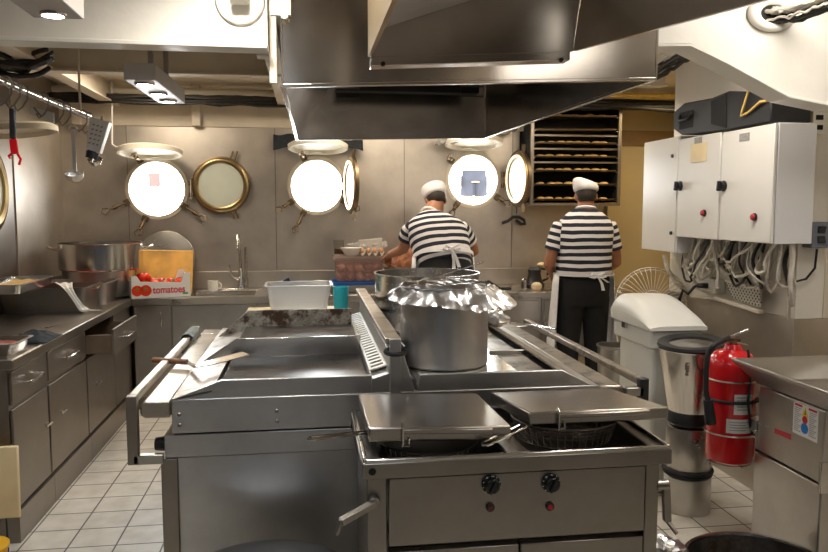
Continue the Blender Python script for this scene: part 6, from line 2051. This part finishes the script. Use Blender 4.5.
def loft(mb, secs, n=28, grow=0.0, ex=2.4):
    """secs: (centre, half width, half depth, lateral axis, depth axis)"""
    rg = []
    for c, a, b_, lx, dx in secs:
        r = []
        for k in range(n):
            p, q = sup(2 * pi * k / n, ex)
            r.append(V(c) + lx * (p * (a + grow)) + dx * (q * (b_ + grow)))
        rg.append(r)
    return mb.rings(rg)


def limb(mb, pts, rad, n=16, sub=5):
    pts = [V(p) for p in pts]
    out, rr = [], []
    for i in range(len(pts) - 1):
        p0, p1, p2, p3 = pts[max(0, i - 1)], pts[i], pts[i + 1], pts[min(len(pts) - 1, i + 2)]
        for s in range(sub):
            t = s / sub
            out.append(p1.lerp(p2, t) * 0.6 + 0.4 * 0.5 * ((2 * p1) + (p2 - p0) * t + (2 * p0 - 5 * p1 + 4 * p2 - p3) * t * t + (3 * p1 - p0 - 3 * p2 + p3) * t ** 3))
            rr.append(rad[i] + (rad[i + 1] - rad[i]) * t)
    out.append(pts[-1])
    rr.append(rad[-1])
    return mb.tube(out, rr, n)


def fuse(o, vox, sm=4):
    md = o.modifiers.new('fuse', 'REMESH')
    md.mode = 'VOXEL'
    md.voxel_size = vox
    md.use_smooth_shade = True
    md = o.modifiers.new('soften', 'SMOOTH')
    md.factor = 0.5
    md.iterations = sm
    return o


def hand(mb, w, d, palm_n, side, curl=0.5):
    """palm, four unequal bent fingers and a thumb from the side of the palm; d points along the hand"""
    d = V(d).normalized()
    pn = V(palm_n)
    pn = (pn - d * pn.dot(d)).normalized()
    s = d.cross(pn).normalized() * side
    rot = Matrix((s, d, pn)).transposed()
    mb.ell(w + d * 0.05, (0.04, 0.055, 0.017), rot, 16, 10)
    for k, (off, ln) in enumerate(((-0.028, 0.062), (-0.01, 0.075), (0.01, 0.08), (0.028, 0.072))):
        b0 = w + d * 0.088 + s * off
        dd = d
        pts = [b0 - d * 0.03, b0]
        for j in range(3):
            an = curl * (0.5 + 0.35 * j)
            dd = (d * cos(an) + pn * sin(an))
            pts.append(pts[-1] + dd * ln * (0.42, 0.33, 0.25)[j])
        mb.tube(pts, [0.0095, 0.0095, 0.009, 0.0085, 0.007], 10)
    b0 = w + d * 0.025 + s * 0.032
    t1 = (d * 0.7 + s * 0.7 + pn * 0.25).normalized()
    mb.tube([b0 - s * 0.012, b0 + t1 * 0.03, b0 + t1 * 0.03 + (t1 + pn * 0.3 + d * 0.3).normalized() * 0.034], [0.013, 0.011, 0.008], 10)


def head(mb, c, R, s=1.0):
    """skull, jaw, nose, ears and brow; R maps x right, y forward, z up"""
    f = lambda x, y, z: c + R @ V((x * s, y * s, z * s))
    mb.ell(f(0, -0.01, 0.02), (0.076 * s, 0.095 * s, 0.1 * s), R, 24, 16)
    mb.ell(f(0, 0.018, -0.05), (0.058 * s, 0.072 * s, 0.07 * s), R, 20, 12)
    mb.tube([f(0, 0.08, 0.02), f(0, 0.104, -0.018), f(0, 0.09, -0.03)], [0.01, 0.016, 0.012], 10)
    mb.ell(f(0, 0.078, 0.032), (0.055 * s, 0.014 * s, 0.012 * s), R, 14, 8)
    mb.ell(f(0, 0.084, -0.06), (0.026 * s, 0.009 * s, 0.012 * s), R, 14, 8)
    for q in (-1, 1):
        mb.ell(f(q * 0.079, -0.012, -0.005), (0.011 * s, 0.021 * s, 0.033 * s), R @ Ry(0.25 * q), 14, 10)


def face(par, c, R):
    f = lambda x, y, z: c + R @ V((x, y, z))
    for q in (-1, 1):
        e = build(MB().ell(f(q * 0.03, 0.078, 0.008), (0.014, 0.012, 0.011), R, 14, 10), 'eye', 'label_white', par)
        build(MB().ell(f(q * 0.03, 0.0885, 0.008), (0.006, 0.003, 0.006), R, 10, 8), 'pupil', 'ink', e)
    build(MB().ell(f(0, 0.09, -0.06), (0.024, 0.006, 0.006), R, 12, 8), 'lips', 'meat', par)


def person(label, J, stripe_dir, sl_dirs, period, phase, cap, skin='skin'):
    J['shoulder'] = [sh + (V(J['torso'][-2][0]) - sh) * 0.14 - V((0, 0, 0.014)) for sh in J['shoulder']]
    root = thing('person', label, 'person', (J['foot'][0].x + (J['foot'][1].x - J['foot'][0].x) / 2, J['foot'][0].y, 0))
    secs = J['torso']
    body = MB()
    loft(body, secs)
    nb = J['neck']
    limb(body, [nb - J['headR'] @ V((0, 0.01, 0.09)), nb, J['head'] + J['headR'] @ V((0, -0.02, -0.03))], [0.08, 0.068, 0.06])
    head(body, J['head'], J['headR'])
    for i, sd in enumerate((-1, 1)):
        sh, el, wr = J['shoulder'][i], J['elbow'][i], J['wrist'][i]
        limb(body, [sh, el, wr], [0.05, 0.044, 0.03])
        limb(body, [sh + (sh - V(secs[-2][0])) * -0.45, sh], [0.045, 0.048], sub=2)
        hand(body, wr, (wr - el).normalized() * 0.6 + J['handdir'][i] * 0.8, J['palm'][i], -sd)
        hp, kn, an = J['hip'][i], J['knee'][i], J['foot'][i]
        limb(body, [hp, kn, an], [0.085, 0.058, 0.04])
    b_ = build(body, 'body', skin, root, merge=0)
    fuse(b_, 0.0085, 4)
    face(b_, J['head'], J['headR'])
    # hair: close cropped, under the cap
    R = J['headR']
    hc = J['head']
    mb = MB()
    rr = []
    for k in range(9):
        z = -0.045 + 0.02 * k
        q = sqrt(max(0.02, 1 - ((z - 0.02) / 0.1) ** 2))
        row = []
        for j in range(25):
            a = radians(200 + 140 * j / 24) if k < 3 else radians(175 + 190 * j / 24)
            row.append(hc + R @ V((cos(a) * 0.0795 * q, -0.01 + sin(a) * 0.0985 * q, z)))
        rr.append(row)
    for p, q in zip(rr, rr[1:]):
        for j in range(24):
            mb.quad([p[j], p[j + 1], q[j + 1], q[j]])
    solid(build(mb, 'hair', 'hair', root), 0.006, 0)
    # shirt with short sleeves
    sm = stripes('striped_shirt', stripe_dir, period, phase)
    mb = loft(MB(), J['shirt'], 40, 0.0)
    s_ = build(mb, 'shirt', sm, root, ang=80)
    subsurf(s_, 1)
    for i, sd in enumerate((-1, 1)):
        sh, el = J['shoulder'][i], J['elbow'][i]
        e = sh.lerp(el, J['sleeve'][i])
        d = (el - sh).normalized()
        inn = sh + (V(secs[-2][0]) - sh) * 0.35 - V((0, 0, 0.06))
        mb = MB()
        limb(mb, [inn - d * 0.0, sh, e], [0.04, 0.066, 0.07], 20, 6)
        sl = build(mb, 'sleeve', stripes('striped_sleeve', -d, period, phase + 0.3), root, ang=80)
    # collar
    cn = nb + (J['head'] - nb) * 0.12
    q = V((0, 0, 1)).rotation_difference((J['head'] - nb).normalized()).to_matrix()
    build(MB().torus(nb + (J['head'] - nb).normalized() * -0.005, 0.068, 0.012, q, 28, 8, 1.05, 1.0), 'collar', 'white_cloth', root)
    # trousers
    mb = MB()
    loft(mb, J['trouser_top'], 28)
    for i in range(2):
        limb(mb, [J['hip'][i], J['knee'][i], J['foot'][i] + V((0, 0, 0.02))], [0.115, 0.088, 0.075])
    t_ = build(mb, 'trousers', 'black_cloth', root, merge=0)
    fuse(t_, 0.011, 5)
    for i in range(2):
        f = J['foot'][i]
        mb = MB().ell(V((f.x, f.y + 0.07, 0.04)), (0.05, 0.14, 0.045), None, 20, 12)
        mb.ell(V((f.x, f.y, 0.07)), (0.045, 0.055, 0.06), None, 16, 10)
        for v in mb.bm.verts:
            v.co.z = max(v.co.z, 0.001)
        build(mb, 'shoe', 'black', root, merge=0)
    # apron: front skirt, waist tie and bow behind
    wc, wa, wb, lx, dx = J['waist']
    rows = []
    for k in range(9):
        t = k / 8
        z = wc.z + 0.01 - t * J['apron_len']
        row = []
        for j in range(33):
            a = radians(-22 + 224 * j / 32)
            gr = 0.022 + 0.05 * t + 0.012 * sin(j * 1.3) * t
            row.append(V((wc.x, wc.y + J.get('apron_dy', 0) * t, z)) + V((cos(a) * (wa + gr), sin(a) * (wb + gr), 0)))
        rows.append(row)
    mb = MB()
    for p, q in zip(rows, rows[1:]):
        for j in range(32):
            mb.quad([p[j], p[j + 1], q[j + 1], q[j]])
    ap = build(mb, 'apron', 'white_cloth', root)
    solid(ap, 0.004)
    mb = MB()
    rg = []
    for k in range(40):
        a = 2 * pi * k / 40
        p, q = sup(a)
        c_ = wc + lx * (p * (wa + 0.016)) + dx * (q * (wb + 0.016))
        up_ = lx.cross(dx)
        if up_.z < 0:
            up_ = -up_
        h = J['tie_w'] * (1.0 + 0.25 * sin(3 * a))
        o_ = (c_ - wc).normalized() * 0.006
        rg.append([c_ - up_ * h, c_ - up_ * h + o_, c_ + up_ * h + o_, c_ + up_ * h])
    mb.rings(rg, closed=True)
    tie = build(mb, 'apron_tie', 'white_cloth', ap)
    k0 = J['knot']
    mb = MB().ell(k0, (0.014, 0.012, 0.016), None, 12, 8)
    mb.tube([k0, k0 + V((-0.05, -0.015, 0.025)), k0 + V((-0.065, -0.01, -0.005)), k0 + V((-0.03, -0.012, -0.012)), k0], 0.008, 8)
    mb.tube([k0, k0 + V((0.05, -0.015, 0.028)), k0 + V((0.065, -0.01, -0.002)), k0 + V((0.03, -0.012, -0.012)), k0], 0.008, 8)
    for e in J['tails']:
        w_ = V((0.011, 0, 0))
        m_ = k0.lerp(k0 + e, 0.5) + V((0.006, -0.012, 0))
        mb.prism([k0 - w_ * 0.6 + V((0, -0.008, 0)), m_ - w_, k0 + e - w_ * 1.2, k0 + e + w_ * 1.2, m_ + w_, k0 + w_ * 0.6 + V((0, -0.008, 0))], (0, -0.004, 0))
    build(mb, 'bow', 'white_cloth', ap)
    # cap
    mb = MB()
    cap(mb, hc, R)
    c_ = build(mb, 'cap', 'white_cloth', root, ang=50)
    subsurf(c_, 1)
    return root


X_, Y_, Z_ = V((1, 0, 0)), V((0, 1, 0)), V((0, 0, 1))


def cap_round(mb, c, R):
    rg = []
    for z, rx, ry, ty in ((0.018, 0.088, 0.106, 0), (0.05, 0.096, 0.114, 0), (0.085, 0.1, 0.116, 0), (0.114, 0.101, 0.115, 0), (0.124, 0.099, 0.113, 0), (0.126, 0.09, 0.105, 0), (0.122, 0.05, 0.06, 0), (0.12, 0.01, 0.012, 0)):
        rg.append([c + R @ V((cos(2 * pi * k / 32) * rx, -0.01 + sin(2 * pi * k / 32) * ry, z)) for k in range(32)])
    mb.rings(rg)


def cap_folded(mb, c, R):
    rg = []
    for t, rx, ry in ((0.0, 0.09, 0.108), (0.3, 0.098, 0.117), (0.6, 0.101, 0.118), (0.88, 0.098, 0.108), (1.0, 0.085, 0.085), (1.02, 0.045, 0.05), (1.01, 0.01, 0.012)):
        row = []
        for k in range(32):
            a = 2 * pi * k / 32
            hh = 0.092 - 0.03 * cos(a)
            row.append(c + R @ V((cos(a) * rx - 0.004 * t, -0.01 + sin(a) * ry, 0.03 + hh * t)))
        rg.append(row)
    mb.rings(rg)


# ---- standing man on the right
yb = 5.60
cx2 = P(584, 250, Y=yb).x
hx2 = P(588, 197, Y=yb).x
T2 = [(V((cx2, yb, 0.92)), 0.185, 0.125, X_, Y_), (V((cx2, yb, 1.06)), 0.19, 0.125, X_, Y_), (V((cx2, yb, 1.2)), 0.19, 0.12, X_, Y_), (V((cx2, yb + 0.005, 1.36)), 0.2, 0.125, X_, Y_), (V((cx2 + 0.005, yb + 0.01, 1.48)), 0.19, 0.11, X_, Y_), (V((cx2 + 0.01, yb + 0.02, 1.555)), 0.1, 0.075, X_, Y_)]
S2 = [(V((cx2, yb, 1.045)), 0.222, 0.16, X_, Y_), (V((cx2, yb, 1.1)), 0.222, 0.16, X_, Y_), (V((cx2, yb, 1.22)), 0.216, 0.15, X_, Y_), (V((cx2, yb, 1.36)), 0.226, 0.155, X_, Y_), (V((cx2 + 0.005, yb + 0.005, 1.45)), 0.232, 0.146, X_, Y_), (V((cx2 + 0.008, yb + 0.01, 1.515)), 0.205, 0.118, X_, Y_), (V((cx2 + 0.012, yb + 0.02, 1.575)), 0.13, 0.088, X_, Y_), (V((cx2 + 0.014, yb + 0.026, 1.61)), 0.075, 0.075, X_, Y_)]
e_l, e_r = P(549, 268, Y=yb + 0.02), P(612, 266, Y=yb + 0.04)
J2 = dict(
    torso=T2, shirt=S2, neck=V((hx2 - 0.006, yb + 0.028, 1.605)), head=V((hx2, yb + 0.05, 1.694)), headR=Rz(-0.12) @ Rx(-0.16),
    shoulder=[V((cx2 - 0.232, yb + 0.01, 1.465)), V((cx2 + 0.24, yb + 0.01, 1.465))],
    elbow=[V((e_l.x, yb + 0.02, 1.165)), V((e_r.x + 0.03, yb + 0.03, 1.17))],
    wrist=[V((cx2 - 0.16, yb + 0.25, 1.06)), V((cx2 + 0.16, yb + 0.26, 1.06))],
    handdir=[V((0.3, 0.9, -0.25)), V((-0.3, 0.9, -0.25))], palm=[V((0, 0, -1)), V((0, 0, -1))],
    sleeve=[0.62, 0.62], hip=[V((cx2 - 0.1, yb, 0.9)), V((cx2 + 0.1, yb, 0.9))],
    knee=[V((cx2 - 0.115, yb + 0.01, 0.5)), V((cx2 + 0.115, yb + 0.01, 0.5))],
    foot=[V((cx2 - 0.12, yb - 0.01, 0.07)), V((cx2 + 0.12, yb - 0.01, 0.07))],
    trouser_top=[(V((cx2, yb, 0.84)), 0.2, 0.14, X_, Y_), (V((cx2, yb, 0.98)), 0.208, 0.148, X_, Y_), (V((cx2, yb, 1.075)), 0.205, 0.142, X_, Y_)],
    waist=(V((cx2, yb, 1.085)), 0.218, 0.156, X_, Y_), apron_len=0.72, tie_w=0.007, knot=V((cx2 + 0.05, yb - 0.165, 1.08)),
    tails=[V((0.045, -0.01, -0.11)), V((0.09, 0.0, -0.05))])
person('standing man in a striped shirt, black trousers and folded white cap, below the bakery rack', J2, Z_, None, 0.057, 0.25, cap_folded)

# ---- bending man in the middle
cx1 = P(448.5, 262, Y=5.55).x
hx1 = P(436.5, 195, Y=5.9).x
sp = (V((cx1 - 0.065, 5.82, 1.57)) - V((cx1, 5.52, 1.02))).normalized()
dep = X_.cross(sp) * -1
if dep.y < 0:
    dep = -dep
pv = V((cx1, 5.52, 1.0))
L_ = lambda t, dx=0.0: pv + sp * t + V((dx, 0, 0))
T1 = [(V((cx1, 5.52, 0.9)), 0.18, 0.125, X_, Y_), (L_(0.06), 0.188, 0.125, X_, dep), (L_(0.2), 0.192, 0.12, X_, dep), (L_(0.38), 0.2, 0.125, X_, dep), (L_(0.52, -0.01), 0.2, 0.11, X_, dep), (L_(0.6, -0.02), 0.11, 0.075, X_, dep)]
S1 = [(L_(0.17), 0.214, 0.16, X_, dep), (L_(0.2), 0.213, 0.16, X_, dep), (L_(0.27), 0.219, 0.155, X_, dep), (L_(0.4), 0.238, 0.16, X_, dep), (L_(0.5, -0.005), 0.246, 0.15, X_, dep), (L_(0.565, -0.01), 0.215, 0.118, X_, dep), (L_(0.62, -0.02), 0.13, 0.088, X_, dep), (L_(0.65, -0.025), 0.075, 0.072, X_, dep)]
nk = L_(0.64, -0.03)
J1 = dict(
    torso=T1, shirt=S1, neck=nk, head=V((hx1, 5.93, 1.66)), headR=Ry(-0.08) @ Rz(0.12) @ Rx(-0.5),
    shoulder=[L_(0.515, -0.245), L_(0.515, 0.235)],
    elbow=[P(403, 249, Y=5.86), P(474, 251, Y=5.92)],
    wrist=[P(389, 255, Y=6.05), V((cx1 + 0.1, 6.12, 1.18))],
    handdir=[V((0.3, 0.9, -0.35)), V((-0.5, 0.8, -0.2))], palm=[V((0.2, 0, -1)), V((0, 0, -1))],
    sleeve=[0.5, 0.55], hip=[V((cx1 - 0.1, 5.5, 0.9)), V((cx1 + 0.1, 5.5, 0.9))],
    knee=[V((cx1 - 0.11, 5.56, 0.5)), V((cx1 + 0.11, 5.53, 0.5))],
    foot=[V((cx1 - 0.13, 5.52, 0.07)), V((cx1 + 0.12, 5.46, 0.07))],
    trouser_top=[(V((cx1, 5.5, 0.84)), 0.2, 0.14, X_, Y_), (L_(0.04), 0.21, 0.148, X_, dep), (L_(0.2), 0.204, 0.148, X_, dep)],
    waist=(L_(0.25), 0.217, 0.158, X_, dep), apron_len=0.7, apron_dy=-0.02, tie_w=0.02, knot=L_(0.25, 0.035) - dep * 0.178,
    tails=[V((0.01, -0.05, -0.17)), V((0.05, -0.05, -0.14))])
person('man in a striped shirt and flat white cap bending over the far counter', J1, sp, None, 0.06, 0.35, cap_round)

# ---- passer-by outside the right porthole
o = thing('person', 'person in blue shorts outside, seen through the right porthole', 'person', (0, 0, 0))
pO = P(474, 176, Y=11)
px_, py_, pzz = pO.x, 11, pO.z
base = 0.7
mb = MB()
hipz = pzz - 0.0
loft(mb, [(V((px_, py_, hipz - 0.1)), 0.17, 0.11, X_, Y_), (V((px_, py_, hipz + 0.1)), 0.16, 0.1, X_, Y_), (V((px_, py_, hipz + 0.35)), 0.19, 0.11, X_, Y_), (V((px_, py_, hipz + 0.5)), 0.15, 0.09, X_, Y_)])
head(mb, V((px_, py_, hipz + 0.72)), Rz(pi))
limb(mb, [V((px_, py_, hipz + 0.45)), V((px_, py_, hipz + 0.66))], [0.06, 0.055])
for s in (-1, 1):
    limb(mb, [V((px_ + s * 0.09, py_, hipz)), V((px_ + s * 0.1, py_ + 0.03, base + 0.5)), V((px_ + s * 0.1, py_, base + 0.06))], [0.085, 0.06, 0.042])
    limb(mb, [V((px_ + s * 0.2, py_, hipz + 0.45)), V((px_ + s * 0.26, py_, hipz + 0.2)), V((px_ + s * 0.24, py_ - 0.06, hipz - 0.03))], [0.05, 0.04, 0.03])
    hand(mb, V((px_ + s * 0.24, py_ - 0.06, hipz - 0.03)), (0, -0.1, -1), (-s, 0, 0), 1)
fuse(build(mb, 'body', 'skin', o, merge=0), 0.012, 3)
mb = MB()
loft(mb, [(V((px_, py_, hipz - 0.08)), 0.19, 0.13, X_, Y_), (V((px_, py_, hipz + 0.12)), 0.18, 0.12, X_, Y_)])
for s in (-1, 1):
    limb(mb, [V((px_ + s * 0.095, py_, hipz - 0.02)), V((px_ + s * 0.105, py_ + 0.01, hipz - 0.3))], [0.11, 0.105])
fuse(build(mb, 'shorts', 'denim', o, merge=0), 0.012, 3)
mb = MB()
loft(mb, [(V((px_, py_, hipz + 0.08)), 0.2, 0.135, X_, Y_), (V((px_, py_, hipz + 0.35)), 0.215, 0.13, X_, Y_), (V((px_, py_, hipz + 0.52)), 0.16, 0.1, X_, Y_)])
for s in (-1, 1):
    limb(mb, [V((px_ + s * 0.17, py_, hipz + 0.46)), V((px_ + s * 0.245, py_, hipz + 0.27))], [0.065, 0.06])
fuse(build(mb, 'shirt', 'label_white', o, merge=0), 0.012, 3)
for s in (-1, 1):
    mb = MB().ell(V((px_ + s * 0.1, py_ - 0.05, base + 0.045)), (0.05, 0.13, 0.045), None, 16, 10)
    build(mb, 'shoe', 'label_white', o)
# ------------------------------------------------------------------ light
w = bpy.data.worlds.new('daylight')
SC.world = w
w.use_nodes = True
bg = w.node_tree.nodes['Background']
bg.inputs['Color'].default_value = (0.95, 0.98, 1.0, 1)
bg.inputs['Strength'].default_value = 13.0
for px, pz, pr in PORTS:
    l = light('daylight_portal', (px, BACK + 0.16, pz), 1, pr * 2, (1, 1, 1), (radians(-90), 0, 0))
    l.data.cycles.is_portal = True
WARM = (1.0, 0.86, 0.68)
NEUT = (1.0, 0.93, 0.84)
light('unseen_overhead_light', (-0.25, 2.6, 2.5), 10, 0.15, NEUT)
light('unseen_overhead_light', (-0.6, 0.4, 2.6), 9, 0.5, (0.86, 0.92, 1.0), sizey=1.2)  # added cool fill above the camera, no fixture behind it
light('unseen_overhead_light', (1.6, 0.6, 2.6), 7, 0.5, NEUT, sizey=1.2)  # added fill on the right of the camera, source unseen
light('unseen_overhead_light', (2.0, 2.4, 2.6), 12, 0.3, NEUT, sizey=0.8)
light('unseen_overhead_light', (1.75, 3.35, 2.62), 12, 0.25, NEUT, sizey=0.6)  # added to brighten the cabinet doors and the white machine
light('unseen_overhead_light', (-1.2, 5.6, 2.6), 14, 0.3, WARM, sizey=0.8)  # this and the next two: added warm fill over the far counter
light('unseen_overhead_light', (0.6, 5.7, 2.6), 16, 0.8, WARM, sizey=0.3)
light('unseen_overhead_light', (2.1, 5.2, 2.6), 11, 0.4, WARM, sizey=0.4)
light('unseen_overhead_light', (3.1, 5.9, 2.5), 6, 0.3, (1.0, 0.78, 0.45), sizey=0.3)
SC.view_settings.view_transform = 'Standard'
SC.view_settings.look = 'None'
SC.view_settings.gamma = 1
SC.view_settings.exposure = 0.35
SC.cycles.use_denoising = True
SC.cycles.max_bounces = 10
SC.cycles.sample_clamp_indirect = 8
